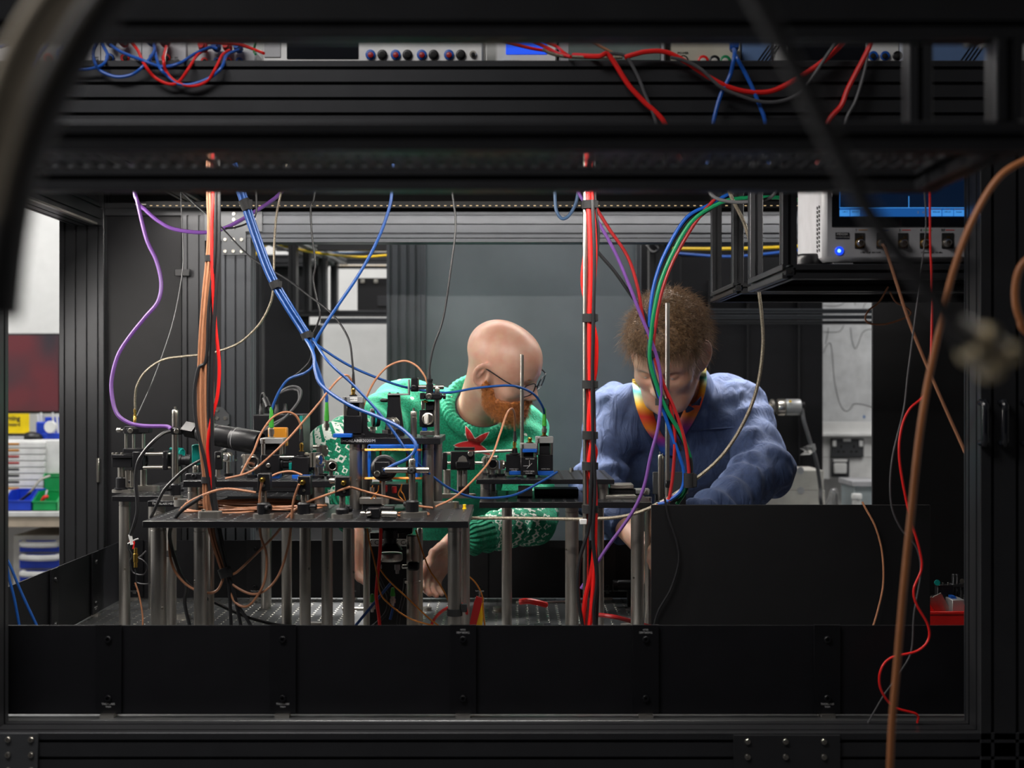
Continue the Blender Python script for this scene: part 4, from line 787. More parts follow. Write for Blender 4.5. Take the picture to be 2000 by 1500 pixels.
t = thing('tapered_upright', 'tall black tapered upright carrying a silver angle on the square board', 'bracket', P(772, 850, 2.68)); dd = 2.68; q2 = lambda a, b: ((a - 1000) * dd / F, (750 - b) * dd / F)
mb = MB(); mb.prism([q2(750, 851), q2(755, 815), q2(757, 793), q2(757, 771), q2(781, 771), q2(782, 793), q2(786, 822), q2(790, 851)], (0, dd, CZ), (1, 0, 0), (0, 0, 1), (0, .012, 0)); mb.build('upright', 'black', t)
MB().pbox(757, 768.5, 798, 772, dd - .004, .022).build('silver_shelf', 'alu', t); MB().pbox(796.5, 741, 799.5, 772, dd - .004, .022).build('silver_flange', 'alu', t); MB().lathe(P(757, 782, dd + .006), (-1, 0, 0), [(0, .003), (.002, .004), (.012, .004), (.015, .002)]).build('thumbscrew', 'black', t)
for px in (761, 777): MB().cyl(P(px, 768.5, dd + .005), P(px, 766.5, dd + .005), .0025).build('screw', 'black', t)
MB().pbox(802, 738, 817, 765, dd - .008, .026, .002).build('upper_clamp', 'black', t); knob(t, P(808, 757, dd - .008), (0, -1, 0), .0055, .006, 'black'); rod(t, P(816, 756, dd + .004), P(867, 756, dd + .004), .0048)
kin_mount('silver mirror mount in front of the tapered upright', P(766, 827, 2.63), -1.9, .0095, 'steel', UZ)
t = thing('short_post', 'short stout steel post on the square board', 'post', P(808, 853, 2.62)); post(t, X(808, 2.62), 2.62, UZ, Z(803, 2.62), .0066)
t = thing('clamp_tower', 'slim steel post with black clamp and lens tube at the right of the square board', 'post', P(854, 853, 2.64)); dd = 2.64; post(t, X(853.5, dd), dd, UZ, Z(756, dd), .0056, tip=False); MB().lathe((X(853.5, dd), dd, UZ), (0, 0, 1), [(0, .0068), (.002, .0068)]).build('washer', 'alu', t)
MB().pbox(829, 767, 863, 781, dd - .012, .024, .003).build('clamp', 'black', t); knob(t, P(838, 774, dd - .012), (0, -1, 0), .0062, .004); knob(t, P(863, 774, dd), (1, 0, 0), .006, .008, 'black'); MB().pbox(820, 767, 829, 780, dd - .01, .02).build('side_plate', 'black', t)
MB().lathe(P(839.5, 768, dd - .002), (0, 0, 1), [(0, .0075), (.018, .0075), (.02, .0055), (.024, .0055), (.025, .0065), (.029, .0065)], 18).build('fibre_coupler', 'black', t)
MB().pbox(823, 782, 830, 800, dd, .006).build('rail', 'steel', t); MB().pbox(831, 784, 848, 801, dd, .014).build('fine_adjuster', 'black', t); sma(t, P(835, 785, dd - .002), (-1, 0, .3), 'brass', .008, .003)
MB().pbox(819, 801, 847, 834, dd + .004, .03).build('lens_cube', 'black', t); MB().lathe(P(836, 818, dd + .004), (0, -1, 0), [(0, .0125), (.003, .0125), (.004, .0105), (.002, .0095)], 24).build('lens_ring', 'steel', t); MB().pbox(828, 808, 836, 829, dd - .008, .01, .002).build('brass_clip', 'cream', t); MB().pbox(824, 834, 834, 842, dd + .006, .02).build('blue_pad', 'bblue', t); MB().pbox(820, 842, 850, 851, dd + .004, .03).build('foot', 'steel', t)
# ------------------------------------------------------------------ on the right boards
d = 2.86
t = thing('cage_mount', 'black square cage mount on a steel post left of the silver mounts', 'mount', P(902, 970, d)); MB().pbox(880, 882, 927, 918, d - .01, .02).build('square_plate', 'black', t); MB().pbox(887, 874, 927, 880, d + .012, .02).build('top_plate', 'black', t); MB().pbox(863, 884, 873, 918, d - .004, .02, .002).build('side_plate', 'black', t); knob(t, P(919, 886, d - .01), (0, -1, 0), .006, .008)
mb = MB(); q2 = lambda a, b: ((a - 1000) * d / F, (750 - b) * d / F); mb.prism([q2(893, 903), q2(897, 893), q2(904, 889), q2(910, 892), q2(914, 903)], (0, d - .012, CZ), (1, 0, 0), (0, 0, 1), (0, .004, 0)); mb.build('prism_glass', 'dsteel', t); MB().pbox(890, 902, 918, 915, d - .02, .02).build('carrier', 'black', t)
for y in (880, 904): rod(t, P(866, y if y > 890 else 886, d + .012), P(1001 if y == 880 else 944, y, d + .012), .0034)
for px, r in ((872, .0085), (897, .0052), (907, .0065)): rod(t, (X(px, d), d + (0 if px > 880 else .02), BZ), (X(px, d), d + (0 if px > 880 else .02), Z(918, d)), r, 'dsteel', 'post')
MB().pbox(894, 950, 916, 968, d - .012, .024, .002).build('post_clamp', 'black', t); slab(t, (X(890, d), d, BZ), .09, .035, .008)
d = 2.86
t = thing('cube_module', 'left black cube of three with a brass connector on the right board', 'optic module', P(1004, 928, d)); MB().pbox(988, 888, 1019, 922, d + .01, .035).build('cube', 'black', t); MB().pbox(994, 920, 1020, 928, d + .006, .04).build('foot', 'bblue', t); MB().lathe(P(1005, 888, d + .02), (0, 0, 1), [(0, .012), (.003, .012), (.004, .007), (.014, .006)]).build('collar', 'black', t); sma(t, P(1005, 876, d + .02), (0, 0, 1), 'brass', .016, .0042)
text('OUTPUT VBG31', .0028, P(1004, 916, d + .0095), 'text', t); text('CCM1-PBS', .0028, P(1004, 919, d + .0095), 'text', t)
t = thing('cube_module', 'front black cube of three marked with a beam-splitter diagram', 'optic module', P(1034, 930, d)); MB().pbox(1017, 893, 1050, 928, d - .015, .036).build('cube', 'black', t); cap_module(t, 1015.5, 1049, 866, 877, 893, d - .012, .03); MB().pbox(1021, 877, 1049, 884, d - .016, .02).build('blue_clip', 'bblue', t); MB().pbox(1029, 928, 1046, 934, d - .01, .02).build('foot', 'black', t); MB().lathe(P(1035, 866, d), (0, 0, 1), [(0, .009), (.002, .009)]).build('flange', 'black', t); sma(t, P(1035, 864, d), (0, 0, 1), 'brass', .011, .005)
dl = d - .0154
for a, b in (((1034, 899), (1034, 910)), ((1022, 910), (1033, 910)), ((1029, 915), (1039, 905))): MB().rings([P(*a, dl), P(*b, dl)], .0004, 4).build('diagram_line', 'text', t)
text('PBS251 400-680', .0030, P(1035, 896.3, dl), 'text', t); text('OUTPUT VBG31', .0034, P(1033, 920.5, dl), 'text', t); text('CCM1-PBS', .0034, P(1033, 924.5, dl), 'text', t)
t = thing('cube_module', 'rear right black cube of three with a silver cap and green fibre', 'optic module', P(1066, 928, d)); MB().pbox(1051, 888, 1080, 921, d + .014, .034).build('cube', 'black', t); cap_module(t, 1046, 1081, 853, 866, 888, d + .012, .034); MB().pbox(1050, 920, 1082, 929, d + .01, .04).build('foot', 'bblue', t); MB().lathe(P(1063, 853, d + .025), (0, 0, 1), [(0, .009), (.002, .009)]).build('flange', 'black', t); sma(t, P(1063, 851, d + .025), (0, 0, 1), 'brass', .013, .005); text('OUTPUT VBG31', .0028, P(1066, 916, d + .0135), 'text', t)
kin_mount('silver mirror mount left of the three cubes', P(962, 906, 2.87), -1.45, .011, 'steel', VZ); kin_mount('silver mirror mount turned sideways left of the three cubes', P(950, 900, 2.93), 2.6, .0095, 'steel', VZ); kin_mount('small silver mount between mirror mount and black cube', P(980, 908, 2.9), -.2, .0085, 'steel', VZ)
rt = thing('steel_rod', 'thin upright steel rod in front of the bearded face', 'rod', P(1019, 925, 2.93)); rod(rt, (X(1019.5, 2.93), 2.93, VZ), P(1019.5, 692, 2.93), .0042)
MB().lathe((X(1116, 3.05), 3.05, VZ), (0, 0, 1), [(0, .005), (.008, .005), (.009, .004)], 14).build('cap_screw', 'steel', None, 'single cap screw standing on the upper right board', 'screw')
t = thing('rail_slide', 'grey clamped rail slide at the right end of the lower board', 'slide', P(1205, 980, 2.85)); MB().box((X(1180, 2.82), 2.82, BZ), (X(1243, 2.82), 2.85, BZ + .0085), .0015).build('lower_bar', 'dsteel', t); MB().box((X(1188, 2.9), 2.88, BZ), (X(1240, 2.9), 2.92, BZ + .018), .001).build('carriage', 'black', t); MB().box((X(1190, 2.9), 2.875, BZ + .018), (X(1236, 2.9), 2.93, BZ + .028), .0015).build('upper_bar', 'dsteel', t)
t = thing('motor_actuator', 'small grey actuator at the right corner of the lower board', 'actuator', P(1255, 965, 2.95)); MB().box((X(1232, 2.93), 2.93, BZ), (X(1270, 2.93), 2.955, BZ + .014), .003).build('body', 'alu', t); MB().cyl((X(1262, 2.93), 2.928, BZ + .007), (X(1262, 2.93), 2.92, BZ + .007), .004).build('screw', 'steel', t)
t = thing('flat_bracket', 'grey flat bracket under the upper right board', 'bracket', P(1025, 960, 2.9)); MB().box((X(1012, 2.88), 2.88, BZ), (X(1040, 2.88), 2.9, BZ + .024), .001).build('block', 'dsteel', t); MB().box((X(1044, 2.9), 2.9, BZ), (X(1130, 2.9), 2.96, BZ + .016), .001).build('dark_block', 'black', t)
# two posts and the thin rod at the right end
t = thing('post_pair', 'pair of short steel posts right of the lower board', 'post', P(1291, 1165, 2.82)); dd = 2.82; post(t, X(1289, dd), dd, TZ, Z(888, dd), .0045); post(t, X(1295, dd), dd + .012, TZ, Z(892, dd), .0045); holder(t, X(1292, dd), dd + .006, TZ, .05)
t = thing('steel_rod', 'thin upright steel rod in front of the man in the blue shirt', 'rod', P(1304, 1170, 2.78)); rod(t, (X(1303.5, 2.78), 2.78, TZ), P(1303.5, 591, 2.78), .0048); MB().lathe((X(1303.5, 2.78), 2.78, TZ), (0, 0, 1), [(0, .02), (.008, .02), (.01, .012), (.05, .012)]).build('base', 'black', t)
MB().pbox(1300, 938, 1313, 953, 2.77, .02, .002).build('clip', 'black', t)
t = thing('grey_card', 'dark grey blank card standing behind the wire bundle', 'card', P(1310, 985, 2.95)); mb = MB(); mb.box((X(1275, 2.95), 2.95, BZ + .0), (X(1345, 2.95), 2.956, Z(922, 2.95)), .001); mb.build('card', 'plate', t); MB().box((X(1280, 2.95), 2.95, TZ), (X(1340, 2.95), 2.97, BZ)).build('stand', 'black', t)
# ------------------------------------------------------------------ tall boards, rods and things on the table top
t = thing('tall_board', 'tall plain black board standing on the right of the table', 'board', P(1545, 1230, 2.62)); MB().box((X(1272, 2.62), 2.62, TZ), (X(1817, 2.62), 2.626, Z(986, 2.62)), .001).build('board', 'deep', t)
for px in (1400, 1700): MB().box((X(px, 2.62), 2.626, TZ), (X(px, 2.62) + .02, 2.68, TZ + .03)).build('foot_bracket', 'black', t)
t = thing('cable_rod', 'tall steel rod carrying the copper and black cable bundle', 'rod', P(413, 1230, 2.5)); rod(t, (X(413, 2.5), 2.5, TZ), (X(413, 2.5), 2.5, zc + .47), .0052); holder(t, X(412, 2.5), 2.5, TZ, .05, .0125, 0)
t = thing('cable_rod', 'tall steel rod carrying the red and black cable bundle', 'rod', P(1145, 1230, 2.5)); rod(t, (X(1144.5, 2.5), 2.5, TZ), (X(1144.5, 2.5), 2.5, zc + .47), .0062); holder(t, X(1144.5, 2.5), 2.5, TZ, .05, .013, PI)
# camera lens lying on the table
t = thing('camera_lens', 'black camera lens lying on the table near the red crocodile clip', 'lens', P(1065, 1228, 2.78)); dd = 2.78; c = Vector((X(1002, dd), dd, TZ + .0236)); ax = Vector((1, .12, 0)).normalized()
for nm, h0, prof in (('front_barrel', 0, [(0, .019), (0, .021), (.002, .0228), (.042, .0228), (.044, .0215)]), ('focus_ring', .045, [(0, .0215), (.001, .0235), (.018, .0235), (.019, .0222), (.021, .0222), (.022, .0235), (.036, .0235), (.038, .022)]), ('rear_barrel', .083, [(0, .021), (.022, .021), (.024, .015), (.034, .015)]), ('camera_body', .117, [(0, .014), (.022, .014)])):
    MB().lathe(c + ax * h0, ax, prof, 32).build(nm, 'black', t)
MB().rings([c + ax * .117, c + ax * .15], .021, 4).build('sensor_block', 'black', t)
cable('red_cable', 'red cable plugged into the lens camera running right along the table', [(1165, 1201, 2.8), (1180, 1202, 2.8), (1205, 1206, 2.8), (1235, 1214, 2.85), (1262, 1222, 2.88), (1285, 1228, 2.9)], .0048, 'dred')
t = thing('crocodile_clip', 'red crocodile clip lying on the table behind the black lens', 'clip', P(1042, 1180, 3.05)); dd = 3.05
MB().tube([P(1016, 1176, dd), P(1030, 1174, dd - .01), P(1050, 1177, dd - .01), P(1068, 1182, dd)], [.007] * 24 + [.006], 8).build('grip', 'red', t); MB().cyl(P(1008, 1176, dd), P(1017, 1176, dd), .003).build('jaw', 'steel', t)
t = thing('hex_key', 'steel rod lying on the table beside the red crocodile clip', 'tool', P(1085, 1175, 3.1)); rod(t, P(1060, 1177, 3.1), P(1106, 1174, 3.15), .003)
for k, (m_, pts, lab) in enumerate((('red', [(936, 1166), (928, 1180), (918, 1200), (908, 1225)], 'dark red test clip standing beside the yellow one'), ('yellow', [(938, 1178), (936, 1195), (933, 1215), (930, 1232)], 'yellow test clip leaning on the red one'))):
    dd = 2.66; t = thing('test_clip', lab, 'clip', P(920, 1255, dd)); a = P(*pts[0], dd + .02 * k); b = P(*pts[-1], dd + .02 * k); b2 = Vector((b.x, b.y, TZ + .004)); mb = MB(); u = (b2 - a).normalized(); sdv = Vector((0, 1, 0)).cross(u).normalized()
    L = (b2 - a).length; mb.prism([(0, -.006), (L * .1, -.0085), (L * .5, -.0075), (L, -.009), (L, .009), (L * .5, .0065), (L * .1, .008), (0, .006)], a - Vector((0, .006, 0)), u, sdv, (0, .012, 0)); mb.build('body', 'dred' if k == 0 else m_, t); MB().cyl(a, a - u * .012, .0018).build('tip', 'steel', t)
cable('red_cable', 'short red lead looping from the steel pillar to the test clips', [(838, 1232, 2.6), (848, 1210, 2.58), (862, 1195, 2.5), (878, 1186, 2.44), (900, 1180, 2.5), (910, 1188, 2.6), (912, 1205, 2.65)], .003, 'red')
t = thing('strap', 'black cable strap around the front right pillar', 'strap', P(888, 1196, 2.42)); MB().lathe(P(888, 1196, 2.42), (0, 0, 1), [(-.006, .0136), (.007, .0136), (.007, .0145), (-.006, .0145)], 24).build('band', 'strap', t); MB().pbox(900, 1180, 912, 1196, 2.41, .01).build('tail', 'strap', t)
t = thing('strap', 'black cable strap around the thin left pillar', 'strap', P(335, 1080, 2.66)); MB().lathe(P(335, 1081, 2.66), (0, 0, 1), [(-.006, .0105), (.007, .0105), (.007, .0114), (-.006, .0114)], 24).build('band', 'strap', t)
MB().lathe((X(973, 3.2), 3.2, TZ), (0, 0, 1), [(0, .015), (.004, .015), (.005, .013), (.012, .013), (.013, .011)], 20).build('small_pedestal', 'steel', None, 'small round steel pedestal on the open table', 'pedestal')
t = thing('clamp_bar', 'short steel clamp bar lying behind the left pillars', 'bar', P(358, 1190, 3.1)); slab(t, (X(358, 3.1), 3.1, TZ), .035, .018, .011)
t = thing('clamp_bar', 'short steel clamp bar lying between the middle pillars', 'bar', P(617, 1195, 3.0)); slab(t, (X(617, 3.0), 3.0, TZ), .04, .02, .01)
t = thing('clamp_bar', 'short steel clamp bar lying near the right pillars', 'bar', P(1225, 1205, 3.0)); slab(t, (X(1226, 3.0), 3.0, TZ), .035, .02, .007, .4)
t = thing('spanner', 'chrome spanner lying flat on the table', 'spanner', P(735, 1183, 3.22)); rod(t, (X(668, 3.22), 3.22, TZ + .004), (X(828, 3.22), 3.22, TZ + .004), .0035); MB().lathe((X(834, 3.22), 3.22, TZ), (0, 0, 1), [(0, .007), (0, .012), (.008, .012), (.008, .007)], 18).build('ring_end', 'steel', t)
t = thing('hanging_tube', 'black lens tube lying on the rear of the table at right', 'lens', P(1235, 1150, 3.3)); MB().lathe(Vector((X(1197, 3.28), 3.28, TZ + .052)), (1, 0, 0), [(0, .012), (0, .0145), (.012, .0148), (.013, .014), (.015, .0148), (.11, .0148)], 24).build('tube', 'black', t); MB().box((X(1225, 3.28), 3.27, TZ), (X(1245, 3.28), 3.29, TZ + .04)).build('stand', 'black', t)
# hanging microscope column under the front board
t = thing('viewport_camera', 'black and grey downward camera under the front board', 'camera', P(762, 1105, 2.62)); dd = 2.62; c = P(762, 1074, dd)
MB().lathe(P(763, 1035, dd), (0, 0, -1), [(0, .016), (.016, .016), (.018, .013), (.026, .013), (.036, .022), (.04, .024)], 28).build('barrel', 'black', t); MB().lathe(P(763, 1080, dd), (0, 0, -1), [(0, .023), (.003, .0245), (.013, .0245), (.016, .022), (.017, .012)], 28).build('collar', 'dsteel', t)
MB().lathe(P(776, 1103, dd - .012), (0, 0, -1), [(0, .006), (.01, .006), (.011, .004), (.018, .0035)], 14).build('focus_knob', 'alu', t); MB().lathe(P(742, 1103, dd - .01), (0, 0, -1), [(0, .004), (.008, .004)], 12).build('screw', 'alu', t)
rod(t, P(785, 1107, dd), P(800, 1107, dd), .0045); MB().pbox(796, 1098, 818, 1115, dd - .014, .028, .003).build('clamp', 'black', t); knob(t, P(803, 1107, dd - .014), (0, -1, 0), .006, .004, 'black'); MB().pbox(740, 1020 + 4, 805, 1042, dd - .005, .04).build('mount_block', 'black', t)
post(t, X(806, dd), dd + .004, TZ, Z(1045, dd), .013, tip=False); MB().lathe((X(806, dd), dd + .004, Z(1139, dd)), (0, 0, 1), [(0, .0135), (.0, .0165), (.004, .0165), (.004, .0135)], 24).build('post_collar', 'dsteel', t)
t = thing('coil_junction_box', 'black junction box with a white X Coils and Y Coils label', 'box', P(765, 1225, 2.72)); MB().box((X(722, 2.74), 2.74, TZ), (X(803, 2.74), 2.78, Z(1040, 2.74))).build('box', 'black', t); MB().pbox(723, 1053, 803, 1067, 2.738, .003).build('label', 'white', t); text('X Coils', .0145, P(738, 1060, 2.7372), 'textk', t); text('Y Coils', .0145, P(790, 1060, 2.7372), 'textk', t)
for px, dd2, w in ((715, 2.64, 11), (722, 2.75, 8), (820, 2.72, 12)):
    tt = thing('slim_post', f'slim steel post {"left of" if px == 715 else "behind" if px == 722 else "right of"} the downward camera', 'post', P(px, 1230, dd2)); post(tt, X(px, dd2), dd2, TZ, Z(1031, dd2) if px != 822 else Z(1040, dd2), w / 2 * dd2 / F, tip=False)
    holder(tt, X(px, dd2), dd2, TZ, .03, .01)
# red bin at the right of the table with loose optics in it
t = bin_('storage_bin', 'red plastic bin of loose parts at the right end of the table', 1808, 1905, 1190, 1252, 2.84, .14, 'binr', 'red bin', .93)
for k, (px0, y0, px1, y1, m_, lab) in enumerate(((1820, 1165, 1848, 1190, 'steel', 'flat steel bracket'), (1830, 1162, 1858, 1192, 'dsteel', 'grey steel bracket'), (1838, 1158, 1866, 1188, 'dsteel', 'dark steel bracket'))):
    dd = 2.9 + .012 * k; mb = MB(); a = P(px0, y0, dd); b = P(px1, y1 + 20, dd); u = (b - a); v = Vector((u.z, 0, -u.x)).normalized(); mb.prism([(0, 0), (1, 0), (1, .012), (0, .012)], a, u, v, (0, .004, 0)); mb.build('bracket', m_, None, lab + ' tilted in the red bin', 'bracket')
MB().pbox(1860, 1172, 1885, 1215, 2.9, .05).build('alu_block', 'alu', None, 'grey aluminium block lying in the red bin', 'block')
mb = MB(); mb.prism([(0, 0), (.017, 0), (.008, .011), (0, .011)], P(1858, 1173, 2.92), (1, 0, 0), (0, 0, 1), (0, .02, 0)); mb.v = [v + Vector((0, 0, -.0005)) for v in mb.v]; mb.build('blue_wedge', 'bblue', None, 'small blue plastic wedge on the grey block', 'wedge')
t = thing('kinematic_stage', 'black stage with silver screws standing in the red bin', 'stage', P(1845, 1235, 2.93)); MB().pbox(1831, 1143, 1862, 1230, 2.945, .02).build('plate', 'black', t); MB().lathe(P(1830, 1138, 2.944), (0, -1, .1), [(0, .0065), (.003, .0065)], 18).build('optic', 'teal', t)
for px in (1833, 1842, 1852): MB().cyl(P(px, 1143, 2.952), P(px, 1138, 2.952), .002).build('screw', 'steel', t)
t = thing('fork_clamp_pair', 'two upright black fork clamps standing in the red bin', 'clamp', P(1868, 1235, 2.96))
for px in (1864, 1871): MB().pbox(px - 2.5, 1122, px + 2.5, 1230, 2.975, .01).build('fork', 'rail', t)
MB().lathe(P(1879, 1135, 2.975), (0, -1, 0), [(0, .0055), (.002, .0055), (.002, .004)], 16).build('lens', 'steel', t); MB().pbox(1860, 1141, 1884, 1147, 2.97, .02).build('bar', 'rail', t); MB().pbox(1878, 1140, 1881, 1225, 2.98, .01).build('lens_stem', 'rail', t)
# ------------------------------------------------------------------ hanging shelves and the oscilloscope
def hang(label, x0, x1, y0, y1, z0, w, grp='hanging shelves'):
    t = thing('hanging_shelf', label, 'shelf', ((x0 + x1) / 2, (y0 + y1) / 2, zc + z0), grp); h = w / 2
    for xx in (x0 + h, x1 - h):
        for yy in (y0 + h, y1 - h): rl('upright', (xx, yy, zc + z0 + w), (xx, yy, zc + .524), w, w, 1, 1, par=t)
        rl('depth_rail', (xx, y0, zc + z0 + h), (xx, y1, zc + z0 + h), w, w, 1, 1, par=t)
    for yy in (y0 + h, y1 - h): rl('cross_rail', (x0 + w, yy, zc + z0 + h), (x1 - w, yy, zc + z0 + h), w, w, 1, 1, (0, 1, 0), par=t)
    MB().box((x0 + w, y0 + w, zc + z0 + w - .004), (x1 - w, y1 - w, zc + z0 + w)).build('shelf_board', 'deep', t)
    for yy in (y0 - .0008,): MB().lathe((x0 + h, yy, zc + z0 + h), (0, -1, 0), [(0, .004), (.0006, .004)], 12).build('core_hole', 'hole', t)
    return t
hang('near hanging shelf carrying the oscilloscope', .457, 1.2, 2.18, 2.5, .178, .025); hang('rear hanging shelf left of the oscilloscope shelf', .483, 1.2, 2.82, 3.14, .198, .024)
OY = 2.2; t = thing('oscilloscope', 'grey oscilloscope with blue lit screen on the hanging shelf', 'instrument', P(1760, 512, OY)); oz = zc + .203
def ob(n, a, b, c, e, m, dy=.004, off=0): return MB().pbox(a, b, c, e, OY - off, dy).build(n, m, t)
MB().box((X(1607, OY), OY, oz + .006), (X(2000, OY), OY + .2, Z(330, OY)), .008).build('casing', 'lgrey', t)
for px in (1630, 1960): MB().box((X(px, OY), OY + .01, oz), (X(px + 40, OY), OY + .06, oz + .0065)).build('foot', 'lgrey', t)
ob('bezel', 1625, 335, 1990, 443, 'screen', .004, .002); ob('screen', 1640, 340, 1930, 404, mat('scope_screen', (.004, .006, .012), .15, emit=(.004, .012, .035), estr=.6), .002, .003)
scb = mat('screen_blue_bar', (.01, .06, .22), .3, emit=(.015, .12, .42), estr=.6); scl = mat('screen_light_blue', (.05, .2, .5), .3, emit=(.06, .32, .85), estr=.75)
ob('menu_bar', 1640, 406, 1930, 423, scb, .001, .0035); ob('menu_line', 1640, 405, 1930, 406.4, scl, .001, .0038); ob('trace_line', 1774.5, 383, 1776, 405, scl, .001, .0037); ob('frame_line', 1639.5, 340, 1641, 406, scb, .001, .0037)
for a, c in ((1640, 1659.5), (1661, 1679), (1818, 1839), (1841, 1862), (1863.5, 1884), (1886, 1906)): ob('readout', a, 410, c, 422, scl, .001, .0042)
for a, b, s in ((1793, 415, '3'), (1803, 415, '4')): text(s, .006, P(a, b, OY - .0045), 'text', t)
for a, s in ((1829, 'Horizontal'), (1850, 'Trigger'), (1873, 'Acquisition')): text(s, .0038, P(a, 408.4, OY - .0042), 'text', t)
for a, s in ((1829, '400ns/div'), (1850, '/ 200 mV'), (1873, 'Sample'), (1650, '1.00 V'), (1670, '500 mV')): text(s, .0035, P(a, 414, OY - .0046), 'textk', t)
ob('name_plate', 1632, 454, 1659, 466, 'rail', .003, .002); text('MDO34', .0055, P(1645, 457.5, OY - .0022), 'text', t); text('Mixed Domain Oscilloscope', .0021, P(1645, 463, OY - .0022), 'text', t)
a = MB().lathe(P(1639, 490, OY), (0, -1, 0), [(0, .0075), (.002, .0075), (.003, .006)], 20).build('power_button', mat('blue_glow_ring', (.01, .05, .6), .3, emit=(.01, .06, .8), estr=1.2), t); MB().lathe(P(1639, 490, OY - .0031), (0, -1, 0), [(0, .0022), (0, .003), (.0004, .003), (.0004, .0022)], 18).build('power_symbol', mat('blue_white_symbol', (.3, .7, 1), .3, emit=(.3, .7, 1), estr=1.5), a); MB().box(P(1639, 490, OY - .0036) + Vector((-.0004, 0, 0)), P(1639, 490, OY - .0032) + Vector((.0004, 0, .0038)), 0).build('power_symbol_bar', MATS['blue_white_symbol'], a)
for k, px in enumerate((1679, 1721, 1764, 1806, 1849)):
    o = ob('channel_plate', px - 9, 455, px + (10 if k < 4 else 14), 485, 'hole', .003, .002); MB().lathe(P(px, 475, OY - .002), (0, -1, 0), [(0, .0085), (.001, .0085), (.001, .007)], 22).build('gold_ring', 'brass' if k < 4 else 'steel', o); MB().lathe(P(px, 475, OY - .002), (0, -1, 0), [(0, .0065), (.011, .0055), (.012, .0045), (.012, .003), (.006, .0028)], 18).build('bnc_socket', 'steel', o)
    for q_ in range(2): MB().pbox(px + 1 + q_ * 3.5, 461, px + 3 + q_ * 3.5, 466, OY - .0024, .001, 0).build('contact', 'brass', o)
    ob('colour_bar', px - 2, 448.6, px + 15, 450, ('amber', 'bblue', 'red', 'lgreen', 'red')[k], .0015, .0006); text('1234R'[k] if k < 4 else 'RF', .006, P(px - 7, 449.5, OY - .0006), 'textk', t)
text('1 MΩ  13 pF  300 V RMS', .0034, P(1700, 493, OY - .0006), 'textk', t); text('Maximum input  +20 dBm', .0034, P(1820, 493, OY - .0006), 'textk', t)
for r in range(11):
    for q_ in range(2):
        mb = MB(); y_ = OY + .02 + q_ * .014; z_ = Z(400 + r * 8.5, OY); mb.prism([(0, 0), (.009, .002), (.009, .007), (0, .005)], (X(1607, OY) - .0006, y_, z_ - .004), (0, 1, 0), (0, 0, 1), (.001, 0, 0)); mb.build('vent', 'hole', t)
MB().lathe((X(1571, 2.3), 2.26, oz), (0, 0, 1), [(0, .03), (.016, .03), (.022, .026), (.024, .02)], 24).build('round_puck', 'black', None, 'round black puck beside the oscilloscope on the shelf', 'puck')
# ------------------------------------------------------------------ cables
def many(name, m, r, items, cat='cable', group=None):
    for lab, pts in items: cable(name, lab, pts, r, m, cat, group)
def D(pts, d0, d1=None):
    d1 = d0 if d1 is None else d1; n = len(pts); return [(a, b, d0 + (d1 - d0) * i / (n - 1)) for i, (a, b) in enumerate(pts)]
def plug(par_label, px, py, m, grp='banana plugs on the top shelf'):
    t = thing('banana_plug', par_label, 'plug', P(px, py, 2.17), grp); MB().lathe(P(px, py, 2.193), (0, -1, 0), [(0, .005), (.004, .0075), (.014, .0075), (.016, .006), (.03, .005)], 16).build('body', m, t); MB().box(P(px, py, 2.178) + Vector((-.006, -.008, -.002)), P(px, py, 2.178) + Vector((.006, .006, .014)), .003).build('stack_socket', m, t); MB().lathe(P(px, py, 2.163), (0, -1, 0), [(0, .0028), (.0006, .0028)], 10).build('hole', 'hole', t)
for px, py, m_, lab in ((220, 87, 'bblue', 'left blue plug of the left red and blue pair'), (245, 86, 'red', 'red plug beside the left blue plug'), (299, 85, 'bblue', 'second blue plug of the grey supply'), (325, 87, 'red', 'second red plug of the grey supply'), (400, 96, 'red', 'left red plug in the small grey box'), (425, 95, 'bblue', 'left blue plug in the small grey box'), (447, 96, 'red', 'right red plug in the small grey box'), (468, 97, 'bblue', 'right blue plug in the small grey box'), (140, 88, 'bblue', 'blue plug behind the blurred cable'), (1432, 96, 'bblue', 'blue plug pushed into the beige supply')): plug(lab, px, py, m_)
def DS(pts, *a): return [(x, y, 2.076 if y > 110 else (2.12 if y > 100 else 2.15)) for x, y in pts]
TOPB = 'blue leads hanging from the top shelf'; TOPR = 'red leads hanging from the top shelf'
many('blue_lead', 'bblue', .0026, (('blue lead in a wide loop under the left plugs', DS([(196, 75), (184, 98), (185, 119), (196, 138), (227, 150), (259, 145), (283, 126), (301, 101), (301, 86)], 2.06, 2.16)),
    ('blue lead curling left below the left blue plug', DS([(120, 128), (145, 136), (175, 135), (201, 126), (210, 108), (201, 88), (196, 75)], 2.05, 2.1)),
    ('blue lead stretched across to the small grey box', DS([(216, 88), (238, 102), (277, 117), (315, 130), (350, 124), (381, 105), (410, 93), (425, 95)], 2.15, 2.15)),
    ('blue lead in the deepest sag beside the red ones', DS([(301, 90), (311, 130), (329, 150), (350, 164), (378, 164), (413, 150), (434, 130), (443, 108), (466, 97)], 2.15, 2.15)),
    ('short blue lead at the far left edge of the top shelf', DS([(0, 92), (22, 86), (40, 90), (50, 110), (62, 128)], 2.1)), ('blue lead rising right of the far left one', DS([(66, 130), (80, 105), (92, 90), (104, 76)], 2.1)), ('small blue loop behind the blurred cable', DS([(140, 88), (122, 92), (112, 102), (114, 115), (124, 126)], 2.12, 2.06))), group=TOPB)
